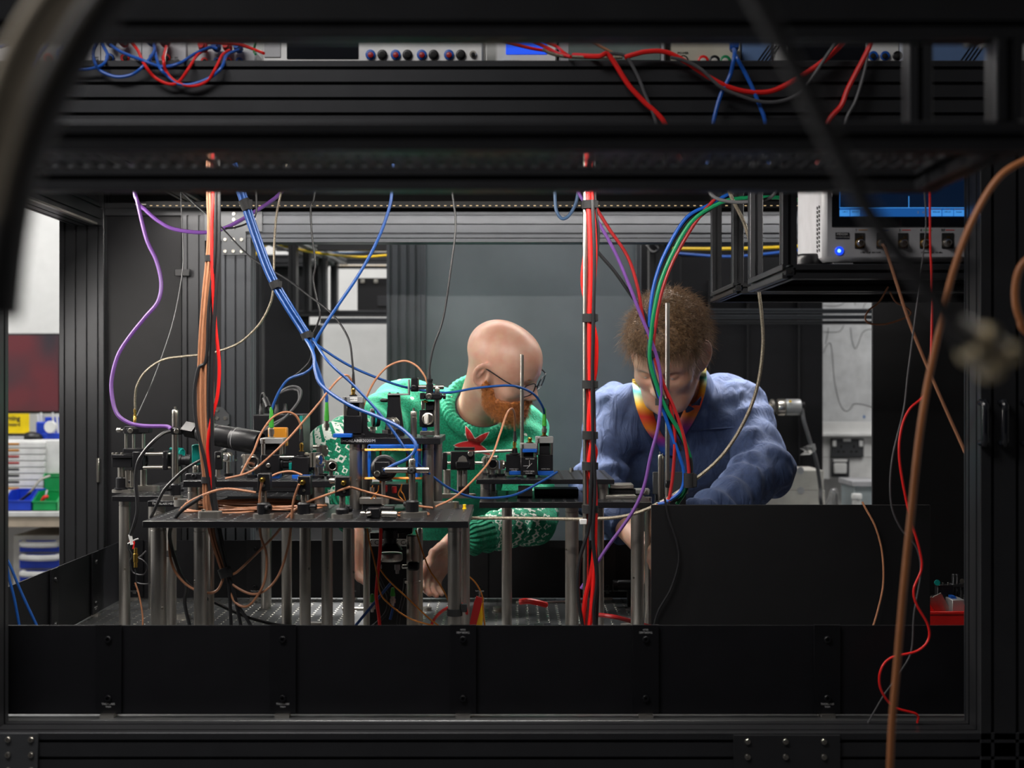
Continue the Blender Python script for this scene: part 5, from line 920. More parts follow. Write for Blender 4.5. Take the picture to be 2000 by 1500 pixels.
many('red_lead', 'red', .0026, (('red lead sagging from the left red plug to the small box', DS([(250, 76), (269, 98), (280, 122), (301, 150), (329, 164), (350, 159), (371, 130), (385, 108), (402, 96)], 2.14, 2.15)),
    ('red lead sagging deepest below the second red plug', DS([(325, 91), (320, 115), (325, 140), (346, 161), (378, 168), (406, 157), (423, 130), (434, 108), (448, 98)], 2.13, 2.14)),
    ('red lead lying along the top of the small grey box', DS([(404, 84), (440, 85), (470, 88), (500, 98), (515, 104)], 2.13)), ('upper red lead by the blue display', DS([(975, 80), (1035, 94), (1070, 100), (1108, 110)], 2.13)), ('lower red lead by the blue display', DS([(1035, 80), (1070, 94), (1090, 104), (1115, 111)], 2.12)), ('third red lead by the blue display', DS([(1050, 78), (1085, 90), (1100, 102), (1112, 110)], 2.11))), group=TOPR)
many('green_lead', 'green', .002, (('short green lead between the small box and white supply', DS([(503, 78), (498, 88), (496, 100), (499, 106)], 2.14)),))
DN = lambda pts: D(pts, 2.07) + [(pts[-1][0] + (pts[-1][0] - pts[-2][0]) * .6, 300, 2.08), (pts[-1][0] + (pts[-1][0] - pts[-2][0]) * .9, 318, 2.2)]
many('red_cable', 'red', .0041, (('thick red cable dropping over the beam at the centre', [(1120, 108, 2.13)] + DN([(1168, 110), (1185, 105), (1199, 121), (1227, 165), (1255, 196), (1297, 238)])),
    ('long thick red cable sagging across the top right beam', D([(1220, 112), (1240, 106), (1262, 101), (1297, 101), (1332, 116), (1384, 150), (1426, 171), (1468, 180), (1510, 177), (1559, 152), (1608, 119), (1647, 84), (1665, 60)], 2.07)),
    ('thick red cable dropping below the right instrument', DN([(1705, 70), (1700, 86), (1690, 108), (1657, 171), (1643, 206), (1618, 238)]))))
many('grey_cable', 'gcable', .0028, (('dark grey cable beside the thick red one at the centre', DN([(1190, 104), (1206, 105), (1224, 112), (1245, 147), (1259, 182), (1280, 235)])), ('dark grey cable sagging below the long red cable', D([(1310, 112), (1338, 119), (1370, 136), (1405, 168), (1440, 185), (1489, 199), (1531, 196), (1566, 178), (1594, 140), (1615, 108), (1632, 84), (1645, 60)], 2.06)), ('dark grey cable beside the right red drop', DN([(1698, 80), (1695, 101), (1688, 140), (1671, 196), (1652, 235)]))))
many('blue_lead', 'bblue', .0034, (('left of two blue cables hanging from the foil plug', [(1433, 96, 2.16)] + DN([(1435, 105), (1426, 147), (1408, 185), (1394, 236)])), ('right of two blue cables hanging from the foil plug', [(1434, 97, 2.15)] + DN([(1436, 108), (1454, 140), (1471, 175), (1485, 210), (1494, 237)]))))
cable('braided_cable', 'pale braided cable lying on the beam by the blue display', D([(1060, 96), (1075, 104), (1100, 110), (1140, 112), (1190, 113), (1215, 112)], 2.1), .0028, 'braid'); cable('copper_coax', 'thin copper coax rising from the beam at the centre', D([(1150, 80), (1175, 92), (1195, 102), (1215, 112)], 2.12), .0022, 'copper')
# left bundle
GB = 'left cable bundle'
base = [(411, 260), (412, 380), (414, 440), (411, 500), (403, 580), (396, 680), (394, 780), (397, 860), (404, 930), (406, 990), (416, 1050), (430, 1095), (438, 1118)]
tails = [[(436, 1128), (425, 1152), (405, 1158), (370, 1146), (342, 1116), (331, 1075), (335, 1032), (358, 990), (395, 968), (440, 955), (500, 962)], [(448, 1120), (462, 1118), (500, 1082), (540, 1042), (562, 1010), (592, 985), (640, 966), (684, 951)], [(452, 1140), (490, 1160), (520, 1152), (545, 1122), (562, 1070), (568, 1030), (573, 980), (584, 946)], [(455, 1170), (480, 1185), (502, 1165), (518, 1130), (520, 1082), (508, 1040), (507, 975), (512, 940)]]
labs = ['copper coax of the left bundle looping back left under the front board', 'copper coax of the left bundle rising to the rightmost photodiode', 'copper coax of the left bundle ending at the middle photodiode', 'copper coax of the left bundle ending at the leftmost photodiode']
for k in range(4):
    o = (k - 1.5) * 5.2; n_ = len(base); pts = [(a + o * (.9 if i < n_ - 3 else .5), b, 2.47 - .004 * (k % 2)) for i, (a, b) in enumerate(base)]
    tl = tails[k]; m_ = len(tl); pts += [(a, b, 2.46 + (-.02 if k == 0 else -.0545) * (i / (m_ - 1))) for i, (a, b) in enumerate(tl)]
    cable('copper_coax', labs[k], pts, .0024, 'copper', group=GB)
cable('red_cable', 'bright red cable running down the left cable bundle', D([(416, 260), (416, 380), (413, 450), (416, 560), (421, 640), (428, 710), (425, 770), (414, 815), (406, 865), (408, 905), (417, 960)], 2.465), .0034, 'red', group=GB)
for k, (pts, lab) in enumerate((([(424, 260), (424, 380), (425, 470), (416, 580), (411, 700), (408, 800), (413, 900), (424, 1000), (443, 1105), (458, 1170), (480, 1205), (502, 1245)], 'thick black cable on the right of the left bundle'), ([(420, 260), (421, 400), (419, 500), (408, 600), (403, 700), (388, 720), (380, 770), (384, 830), (400, 900), (416, 990), (436, 1080), (446, 1130), (450, 1190), (452, 1245)], 'black cable bulging left out of the left bundle'), ([(427, 280), (428, 400), (427, 500), (420, 600), (416, 700), (414, 800), (416, 900), (420, 1000), (440, 1100), (455, 1150), (466, 1200), (474, 1245)], 'black cable behind the others in the left bundle'))): cable('black_cable', lab, D(pts, 2.475 - .008 * k, 2.46), .0034, 'bcable', group=GB)
def strapat(label, px, py, d, r, h, axis=(0, 0, 1), tail=True):
    t = thing('cable_strap', label, 'strap', P(px, py, d), 'cable straps'); MB().lathe(P(px, py, d) - Vector(axis).normalized() * h / 2, axis, [(0, r * .8), (.0, r), (h, r), (h, r * .8)], 18).build('band', 'strap', t)
    if tail: p = P(px, py, d) + Vector((r * .8, -r * .6, 0)); MB().box(p - Vector((.003, .002, h * .45)), p + Vector((.006, .002, h * .45)), .001).build('tail', 'strap', t)
for px, py, r, lab in ((412, 505, .0125, 'top cable strap of the left bundle'), (408, 937, .0145, 'middle cable strap of the left bundle near the raised board')): strapat(lab, px, py, 2.475, r, .012)
strapat('lowest cable strap of the left bundle', 440, 1118, 2.46, .0125, .018, (.35, 0, -1))
# purple, steel and thin cables on the left
cable('purple_cable', 'long purple cable swinging down to the camera post at left', D([(255, 300), (263, 376), (268, 392), (277, 432), (288, 472), (306, 511), (315, 554), (308, 590), (284, 619), (252, 659), (230, 695), (218, 742), (220, 781), (230, 810), (252, 826), (281, 832), (324, 833), (334, 838)], 2.88, 2.79), .0045, 'purple')
cable('purple_cable', 'purple cable crossing behind the corner plate', D([(255, 330), (268, 392), (284, 410), (310, 432), (342, 448), (400, 454), (445, 443), (500, 412), (545, 380), (570, 340)], 2.95), .0045, 'purple')
cable('steel_cable', 'grey braided cable arching from the brass connector', D([(264, 800), (264, 775), (268, 752), (285, 725), (318, 703), (360, 696), (400, 692), (430, 685), (470, 668), (505, 635), (525, 600), (533, 570), (535, 520), (536, 470), (540, 420), (548, 380), (560, 320)], 3.0, 2.9), .0027, 'braid')
many('thin_wire', 'gcable', .0014, (('thin grey wire falling to the brass connector', D([(352, 330), (354, 400), (358, 500), (352, 560), (335, 640), (300, 740), (268, 812)], 3.05, 2.99)),))
many('black_cable', 'bcable', .0022, (('thin black cable crossing left to the labelled cube', D([(340, 360), (380, 398), (429, 441), (490, 503), (560, 545), (600, 575), (650, 615), (680, 660), (688, 705), (690, 740), (690, 764)], 2.9, 2.612)), ('thin black cable hanging in front of the left window', D([(620, 330), (613, 388), (607, 403), (609, 456), (616, 514), (612, 547), (620, 590), (625, 614), (618, 638), (609, 660), (607, 700), (590, 722), (570, 738)], 2.85)), ('thin black cable hanging in front of the grey panel', D([(875, 300), (884, 380), (890, 440), (881, 520), (866, 620), (846, 680), (838, 725), (838.5, 745)], 2.66, 2.642)), ('thin black wire looped beside the blue bundle top', D([(498, 330), (501, 390), (499, 420), (485, 435), (460, 444), (440, 446)], 2.9))))
# blue fibres
bb = [(455, 320), (470, 370), (480, 400), (500, 460), (528, 535), (560, 592), (598, 652)]
fib = [('blue fibre bending down to the round coil camera', [(612, 690), (616, 725), (630, 755), (680, 790), (740, 815), (785, 838), (812, 868), (800, 893), (770, 908), (750, 919)], 2.48), ('blue fibre passing the bearded face to the green plug', [(640, 688), (690, 718), (750, 743), (800, 758), (870, 767), (930, 758), (990, 753), (1020, 758), (1045, 772), (1060, 795), (1063, 808)], 2.885),
       ('blue fibre to the green plug of the capped cube', [(610, 685), (612, 712), (596, 728), (565, 740), (548, 760), (536, 785), (531, 800)], 2.62), ('blue fibre crossing the square board then sweeping to the right board', [(640, 705), (690, 752), (735, 800), (770, 845), (800, 888), (838, 925), (880, 955), (930, 972), (1000, 968), (1055, 942), (1088, 922)], 2.84)]
for k, (lab, pts, de) in enumerate(fib):
    o = (k - 1.5) * 4; n_ = len(pts); q3 = [(a + o, b - o * .3, 2.62 + (.008 if k % 2 else 0)) for a, b in bb]
    for i, (a, b) in enumerate(pts):
        f = (i + 1) / n_; dd = 2.62 + (de - 2.62) * f
        if k == 3: dd = 2.55 if i < 5 else 2.55 + (.27) * ((i - 4) / (n_ - 5))
        if k == 0: dd = 2.6 - .13 * min(1, f * 1.4)
        q3.append((a, b, dd))
    cable('blue_fibre', lab, q3, .0027 if k != 0 else .0036, 'blue', group='blue fibre bundle')
cable('blue_fibre', 'single blue cable slanting across the left window', D([(768, 320), (765, 378), (761, 403), (747, 446), (725, 494), (697, 542), (661, 595), (637, 631), (617, 665), (611, 690), (624, 730), (637, 770), (638, 786)], 2.66), .0034, 'blue')
for px, py, h, lab in ((480, 400, .022, 'wide black strap at the top of the blue fibre bundle'), (538, 556, .015, 'black strap in the middle of the blue fibre bundle'), (599, 655, .013, 'black strap where the blue fibres fan out')): strapat(lab, px, py, 2.622, .0115, h, (.45, 0, -1))
def fplug(lab, px, y0, y1, d, m='lgreen', tail=True):
    t = thing('fibre_plug', lab, 'plug', P(px, y1, d), 'fibre plugs'); L = (y1 - y0) * d / F; MB().lathe(P(px, y0, d), (0, 0, -1), [(0, .0028), (L * .15, .0036), (L * .5, .0042), (L * .8, .0052), (L, .0052)], 14).build('boot', m, t); MB().lathe(P(px, y1, d), (0, 0, -1), [(0, .0042), (.006, .0042), (.006, .006), (.014, .006), (.014, .0035), (.02, .003)], 14).build('ferrule', 'steel', t)
fplug('green fibre plug hanging free in front of the window', 638, 782, 822, 2.66); fplug('green fibre plug on the capped cube at left', 530, 795, 835, 2.62); fplug('green fibre plug on the rear right black cube', 1063, 797, 832, 2.885)
for px, y0, y1, d, lab in ((690, 726, 762, 2.612, 'black cable boot on the labelled cube'), (589, 828, 862, 2.61, 'black cable boot on the plain cube'), (1005.5, 835, 862, 2.88, 'black cable boot on the left cube of three'), (838.5, 722, 746, 2.64, 'black cable boot above the clamp tower')): MB().lathe(P(px, y0, d), (0, 0, -1), [(0, .0022), (.01, .003), ((y1 - y0) * d / F, .0048)], 12).build('cable_boot', 'bcable', None, lab, 'boot', 'cable boots')
GC = 'thin copper coax runs'
many('copper_coax', 'copper', .0022, (('copper coax arching high over the square board', D([(703, 815), (711, 790), (721, 764), (736, 738), (759, 715), (789, 705), (811, 713), (825, 728), (834, 746), (838, 772)], 2.68, 2.65)), ('copper coax rising from the raised board to the labelled cube', D([(440, 935), (480, 925), (508, 908), (558, 862), (592, 824), (625, 785), (640, 765), (663, 739), (678, 733), (688, 745)], 2.55, 2.612)), ('copper coax arching over the capped cube to the plain cube', D([(470, 928), (480, 908), (495, 882), (508, 850), (527, 821), (545, 808), (562, 805), (577, 811), (586, 826), (588.5, 840)], 2.56, 2.61)), ('pale copper coax looping below the beard', D([(850, 990), (888, 971), (926, 936), (958, 897), (977, 846), (990, 808), (1000, 798), (1005, 811), (1005.5, 842)], 2.55, 2.88)), ('copper coax trailing from the photodiode to the crossbar post', D([(684, 951), (720, 962), (760, 972), (790, 980), (815, 988), (845, 992)], 2.43, 2.5)), ('copper coax curving behind the middle photodiode', D([(530, 930), (548, 923), (570, 921), (590, 928)], 2.5))), group=GC)
mb = 0
for k, (cx, cy, rx, ry, lab) in enumerate(((430, 2.56, .075, .05, 'left copper coax coil lying on the front board'), (520, 2.585, .09, .045, 'middle copper coax coil lying on the front board'), (575, 2.56, .06, .04, 'right copper coax coil lying on the front board'), (475, 2.60, .11, .03, 'widest copper coax coil lying on the front board'))):
    p = [Vector((X(cx, cy) + rx * math.cos(a) * (1 + .06 * math.sin(2.3 * a)), cy + ry * math.sin(a), BZ + .0035 + .0035 * k + .003 * math.sin(a * 1.5))) for a in [i * .35 for i in range(38)]]; m2 = MB(); m2.tube(p, .0022, 7, 3); m2.build('copper_coax', 'copper', None, lab, 'cable', GC)
m2 = MB(); m2.tube([Vector((X(805, 2.47) + .032 * math.cos(a), 2.47 + .04 * math.sin(a), BZ + .003)) for a in [i * .4 for i in range(16)]], .002, 7, 3); m2.build('copper_coax', 'copper', None, 'small copper coax ring around the crossbar post base', 'cable', GC)
# right bundle on the rod
GR = 'right cable bundle'
many('red_cable', 'red', .0046, (('red cable closest to the right rod', D([(1146, 255), (1148, 380), (1152, 450), (1154, 540), (1152, 620), (1152, 700), (1153, 750), (1156, 800), (1158, 850), (1151, 905), (1158, 950), (1162, 1010), (1161, 1100), (1156, 1180), (1150, 1235)], 2.484)), ('red cable bulging right of the right rod', D([(1152, 255), (1155, 380), (1160, 440), (1162, 500), (1158, 580), (1156, 620), (1164, 665), (1163, 720), (1158, 750), (1152, 800), (1151, 850), (1163, 880), (1160, 910), (1163, 1000), (1158, 1100), (1143, 1170), (1137, 1232)], 2.492))), group=GR)
cable('red_cable', 'thin red cable bulging left behind the right rod', D([(1150, 450), (1143, 490), (1138, 525), (1137, 550), (1141, 580), (1148, 610)], 2.515), .0032, 'red', group=GR)
many('black_cable', 'bcable', .0036, (('black cable on the right side of the right rod', D([(1160, 300), (1162, 400), (1168, 450), (1166, 490), (1159, 560), (1158, 620), (1160, 700), (1159, 750), (1161, 850), (1160, 910), (1160, 1000), (1164, 1080), (1167, 1150), (1164, 1235)], 2.5)), ('black cable leaving the right rod to the left', D([(1157, 390), (1161, 500), (1159, 620), (1157, 750), (1158, 860), (1154, 960), (1150, 1030), (1131, 1100), (1130, 1170), (1140, 1235)], 2.478)), ('black cable low on the right rod', D([(1158, 860), (1162, 950), (1158, 1050), (1166, 1130), (1160, 1190), (1163, 1240)], 2.477))), group=GR)
for py, r, lab in ((400, .014, 'strap at the top of the right bundle'), (621, .0135, 'strap level with the brown hair on the right bundle'), (751, .0135, 'strap level with the beard on the right bundle'), (850, .0135, 'strap level with the black cubes on the right bundle'), (910, .014, 'strap just above the upper right board'), (994, .014, 'strap just below the lower right board')): strapat(lab, 1150.5, py, 2.49, r, .016)
MB().box(P(1132, 1014, 2.47), P(1146, 1024, 2.475), .001).build('cable_tag', 'white', None, 'small white cable tag low on the right bundle', 'tag')
# second right bundle
G2 = 'cable bundle before the blue shirt'
many('purple_cable', 'purple', .0036, (('purple cable running past the blue shirt', D([(1115, 330), (1132, 380), (1160, 420), (1200, 490), (1230, 560), (1250, 612), (1270, 660), (1286, 710), (1291, 760), (1286, 830), (1271, 890), (1258, 950), (1240, 992), (1215, 1030), (1180, 1078), (1135, 1150)], 2.66)),), group=G2)
many('dark_red_cable', 'dred', .0036, (('dark red cable slanting from the right rod to the hair', D([(1150, 330), (1157, 388), (1185, 440), (1225, 500), (1245, 560), (1256, 620), (1272, 672), (1290, 730), (1308, 790), (1318, 850), (1314, 930), (1306, 980)], 2.67)), ('dark red cable of the arching bundle', D([(1400, 385), (1375, 412), (1345, 455), (1310, 520), (1290, 580), (1280, 640), (1277, 685), (1292, 740), (1318, 800), (1337, 860), (1345, 915), (1345, 945)], 2.665))), group=G2)
many('black_cable', 'bcable', .0036, (('thin black cable slanting to the arching bundle', D([(1160, 470), (1166, 490), (1200, 530), (1235, 580), (1262, 620), (1268, 680), (1272, 725), (1287, 780), (1310, 835), (1330, 880)], 2.675)), ('black cable of the arching bundle, outer', D([(1430, 380), (1392, 396), (1350, 425), (1310, 482), (1286, 550), (1275, 612), (1271, 650), (1266, 690), (1275, 742), (1297, 800), (1327, 850), (1347, 900), (1343, 945)], 2.68)), ('black cable of the arching bundle, inner', D([(1435, 384), (1396, 402), (1354, 436), (1318, 495), (1293, 560), (1280, 620), (1274, 655), (1271, 695), (1282, 745), (1304, 800), (1334, 855), (1350, 905), (1346, 945)], 2.672))), group=G2)
many('green_cable', 'green', .0042, (('green cable of the arching bundle', D([(1640, 402), (1590, 396), (1520, 386), (1440, 388), (1395, 402), (1350, 434), (1315, 492), (1290, 552), (1277, 610), (1272, 650), (1269, 700), (1280, 745), (1302, 800), (1335, 858), (1350, 910), (1340, 955), (1322, 985)], 2.6, 2.685)),), group=G2)
many('blue_fibre', 'bblue', .0038, (('blue cable of the arching bundle', D([(1425, 378), (1385, 400), (1340, 426), (1302, 488), (1280, 545), (1270, 602), (1269, 645), (1272, 700), (1284, 760), (1305, 830), (1325, 885), (1336, 925), (1330, 958), (1302, 980), (1285, 985)], 2.67)),), group=G2)
for px, py, lab in ((1270, 646, 'strap on the arching bundle level with the hair'), (1273, 692, 'strap on the arching bundle level with the ear'), (1291, 785, 'strap on the arching bundle before the lanyard'), (1345, 938, 'black end sleeve of the arching bundle')): strapat(lab, px, py, 2.672, .012 if py < 900 else .0125, .014 if py < 900 else .03)
many('braided_cable', 'braid', .0036, (('grey braided cable hanging before the blue sleeve', D([(1415, 350), (1430, 388), (1455, 440), (1474, 510), (1481, 560), (1488, 620), (1490, 680), (1478, 760), (1450, 830), (1410, 890), (1360, 935), (1310, 970), (1272, 990)], 2.56, 2.7)), ('grey braided cable crossing under the right boards', D([(905, 1012), (1000, 1012), (1070, 1013), (1140, 1014), (1200, 1011), (1240, 1003), (1275, 990)], 2.72)), ('second braided strand ending near the white card', D([(1345, 944), (1330, 962), (1305, 975), (1276, 988)], 2.69))))
cable('grey_cable', 'grey cable sagging beneath the shelf beside the arch', D([(1380, 360), (1395, 385), (1440, 395), (1500, 388), (1520, 365)], 2.5), .0035, 'gcable'); cable('slate_blue_cable', 'slate blue cable loop left of the right rod', D([(1083, 330), (1084, 385), (1087, 412), (1098, 427), (1112, 420), (1125, 395), (1131, 360)], 2.7), .0035, 'nblue')
for k, (m_, a, b) in enumerate((('red', 1296, 1318), ('green', 1304, 1326), ('white', 1290, 1312), ('bcable', 1310, 1330))): cable('signal_wire', ('red', 'green', 'white', 'black')[k] + ' thin wire at the foot of the arching bundle', D([(1344 - k, 946), (b, 966 + k * 2), (a, 978 + k), (1282, 986 - k * 2)], 2.68), .0014, m_)
cable('black_cable', 'thin black cable hanging over the tall black board', D([(1298, 972), (1300, 982), (1306, 1012), (1322, 1060), (1325, 1100), (1310, 1150), (1285, 1195), (1274, 1240)], 2.61), .0022, 'bcable'); cable('copper_coax', 'thin copper coax hanging over the tall board at right', D([(1684, 980), (1690, 992), (1710, 1030), (1723, 1080), (1725, 1140), (1715, 1190), (1700, 1240)], 2.615, 2.6), .0021, 'copper')
# right front cables
cable('copper_coax', 'copper coax dropping straight from the oscilloscope socket', D([(1722, 477), (1730, 490), (1750, 550), (1780, 640), (1830, 760), (1888, 890), (1905, 930)], 2.183, 2.16), .0027, 'copper')
cable('copper_coax', 'open copper coax ring hanging in the right window', D([(1735, 560), (1717, 590), (1697, 606), (1690, 622), (1700, 632), (1730, 633), (1765, 622), (1779, 612), (1770, 600), (1750, 590), (1738, 570)], 2.3), .0016, 'copper')
cable('red_wire', 'thin bright red wire wandering down the right side', D([(1815, 330), (1816, 375), (1817, 480), (1820, 560), (1818, 700), (1806, 768), (1776, 800), (1760, 840), (1757, 900), (1775, 1000), (1795, 1070), (1800, 1110), (1785, 1150), (1790, 1180), (1812, 1220), (1813, 1250), (1790, 1272), (1740, 1285), (1720, 1310), (1720, 1345), (1745, 1380), (1790, 1395), (1792, 1412)], 2.12, 2.14), .0019, 'red')
cable('thin_wire', 'thin dark wire beside the red wire on the right', D([(1804, 330), (1806, 375), (1808, 450), (1795, 560), (1785, 640), (1772, 740), (1765, 800), (1742, 900), (1740, 980), (1758, 1030), (1790, 1070), (1798, 1120), (1785, 1200), (1780, 1270), (1760, 1310), (1725, 1360), (1695, 1412)], 2.13, 2.15), .0013, 'gcable')
cable('orange_cable', 'orange brown cable running down close to the camera at right', D([(2700, 330), (2400, 260), (2060, 290), (2005, 312), (1950, 348), (1900, 430), (1862, 530), (1836, 640), (1812, 750), (1795, 860), (1780, 1000), (1765, 1150), (1752, 1300), (1742, 1420), (1736, 1560)], 1.5), .0042, 'orange', n=12)
cable('orange_cable', 'orange brown cable loop cut by the right edge', D([(2600, 430), (2200, 440), (2040, 490), (2005, 508), (1988, 535), (1983, 580), (1992, 622), (2020, 660), (2200, 760), (2500, 800)], 1.5), .0045, 'orange', n=12)
# blurred cables very close to the camera
cable('foreground_cable', 'blurred dark cable slanting close to the camera at right', D([(1400, -170), (1480, 0), (1550, 130), (1620, 270), (1700, 420), (1790, 540), (1870, 640)], .55), .0045, 'gcable', n=12)
t = thing('connector_cluster', 'blurred cluster of brass connectors at the end of the dark cable', 'connector', P(1920, 740, .55))
for (a, b, c, e) in ((1868, 636, 1918, 662), (1872, 650, 1898, 690), (1890, 690, 1930, 716), (1905, 655, 1965, 688)): MB().cyl(P(a, b, .55), P(c, e, .545), .0042).build('barrel', MATS['stainless_steel'] if b != 650 else 'black', t)
for (a, b) in ((1925, 655), (1970, 690), (1935, 722), (1900, 690)): MB().lathe(P(a, b, .545), (.3, -1, .1), [(-.004, .0045), (.002, .0045), (.003, .003), (.006, .003)], 14).build('pin_sleeve', mat('pale_brass', (.85, .72, .48), .35, .5), t)
cable('foreground_cable', 'blurred beige cable in the top left corner', D([(150, -60), (100, 10), (52, 90), (15, 180), (-20, 300), (-50, 420)], .5), .0078, mat('beige_cable', (.62, .53, .4), .5), n=12)
cable('foreground_cable', 'blurred dark cable beside the beige one at top left', D([(260, -60), (190, 30), (130, 130), (80, 230), (40, 340), (15, 470), (0, 620)], .52), .008, 'gcable', n=12)
# loose cables on the table and lower left
many('blue_fibre', 'blue', .0028, (('left blue cable in the lower left corner', D([(10, 1090), (18, 1130), (28, 1170), (40, 1235)], 2.42)), ('right blue cable in the lower left corner', D([(10, 1085), (22, 1110), (45, 1165), (78, 1235)], 2.4)), ('blue fibre slanting under the downward camera', D([(764, 1138), (750, 1155), (725, 1185), (700, 1215), (680, 1240)], 2.58)), ('thin blue fibre below the green plug under the board', D([(770, 1165), (768, 1185), (762, 1210)], 2.62))))
many('black_cable', 'bcable', .0036, (('black cable sweeping over the table behind the left pillars', D([(325, 1095), (352, 1125), (390, 1160), (430, 1182), (480, 1204), (540, 1220), (600, 1226), (660, 1225)], 2.75, 2.96)), ('black cable dropping through the front board edge at left', D([(395, 970), (352, 1000), (334, 1030), (333, 1060), (350, 1115), (364, 1145), (361, 1180), (375, 1240)], 2.4, 2.5)), ('black cable curling under the downward camera', D([(742, 1095), (738, 1120), (748, 1145), (758, 1165), (755, 1195), (730, 1222), (700, 1238)], 2.6)), ('black cable right of the junction box', D([(792, 1130), (788, 1165), (780, 1200), (775, 1240)], 2.63))))
cable('red_cable', 'red cable hanging under the front board at the middle', D([(744, 1032), (742, 1080), (737, 1130), (735, 1165), (740, 1205), (743, 1240)], 2.57), .0034, 'red')
many('twisted_wire', 'copperd', .0016, (('twisted copper pair falling left of the downward camera', D([(717, 1032), (722, 1060), (731, 1095), (738, 1130), (742, 1155), (755, 1175), (800, 1208), (860, 1226), (880, 1240)], 2.56)), ('twisted copper pair slanting across the junction box', D([(738, 1105), (752, 1125), (768, 1142), (800, 1172), (835, 1205), (870, 1232)], 2.57)), ('twisted copper pair right of the camera post', D([(812, 1035), (826, 1080), (840, 1115), (858, 1140), (872, 1165), (885, 1200)], 2.6)), ('twisted copper pair falling to the yellow clip', D([(898, 1105), (912, 1122), (930, 1140), (942, 1165), (944, 1195), (949, 1240)], 2.66)), ('fine copper wire between the clips', D([(905, 1205), (915, 1220), (925, 1235)], 2.64))))
for px, py, lab in ((767, 1148, 'small green plug under the downward camera'), (727, 1160, 'green fibre plug left of the junction box')): fplug(lab, px, py, py + 16, 2.6)
t = thing('wire_splice', 'brass splice with bare coloured wires hanging below the left board', 'connector', P(262, 1110, 2.78)); dd = 2.78
MB().lathe(P(265, 1070, dd), (0, 0, -1), [(0, .004), (.012, .004), (.013, .0055), (.03, .0055), (.031, .004), (.042, .0045)], 12).build('connector', 'brass', t); MB().lathe(P(254, 1044, dd), (.2, 0, -1), [(0, .0042), (.012, .0035), (.022, .004)], 10).build('sleeve', 'white', t)
for k, (m_, pts) in enumerate((('red', [(254, 1056), (256, 1062), (262, 1058), (260, 1072)]), ('white', [(250, 1062), (262, 1055), (270, 1052)]), ('bcable', [(252, 1060), (251, 1070), (258, 1085), (254, 1098), (260, 1118), (280, 1122), (288, 1108), (280, 1095), (266, 1088)]), ('gcable', [(268, 1090), (276, 1085), (285, 1076)]), ('copper', [(264, 1138), (271, 1160), (277, 1190), (279, 1215), (276, 1240)]), ('bcable', [(263, 1112), (266, 1125), (268, 1138), (290, 1140), (300, 1130)]))): MB().tube([P(a, b, dd) for a, b in pts], .0018, 6, 6).build('wire', m_, t)
# ------------------------------------------------------------------ people: signed-distance modelling and sparse surface nets
A = lambda *v: np.array(v, float)
def V3(v): return np.array(tuple(v), float)
def s_cone(p, a, b, ra, rb):
    ba = b - a; t = np.clip(((p - a) @ ba) / (ba @ ba), 0, 1); return np.linalg.norm(p - a - t[:, None] * ba, axis=1) - (ra + (rb - ra) * t)
def s_ell(p, c, r, R=None):
    q = p - c
    if R is not None: q = q @ R
    k0 = np.linalg.norm(q / r, axis=1); k1 = np.linalg.norm(q / (r * r), axis=1); return k0 * (k0 - 1) / np.maximum(k1, 1e-6)
def smin(a, b, k):
    h = np.clip(.5 + .5 * (b - a) / k, 0, 1); return b + (a - b) * h - k * h * (1 - h)
def smax(a, b, k): return -smin(-a, -b, k)
def uni(lst, k):
    r = lst[0]
    for x in lst[1:]: r = smin(r, x, k)
    return r
def wob(p, f, s=0.):
    x, y, z = (p * f).T; return (np.sin(x + 1.7 * np.sin(y * .7 + s)) + np.sin(y * 1.3 + 1.1 * np.sin(z * .9 + 2 * s)) + np.sin(z * 1.1 + 1.4 * np.sin(x * .8 - s))) / 3
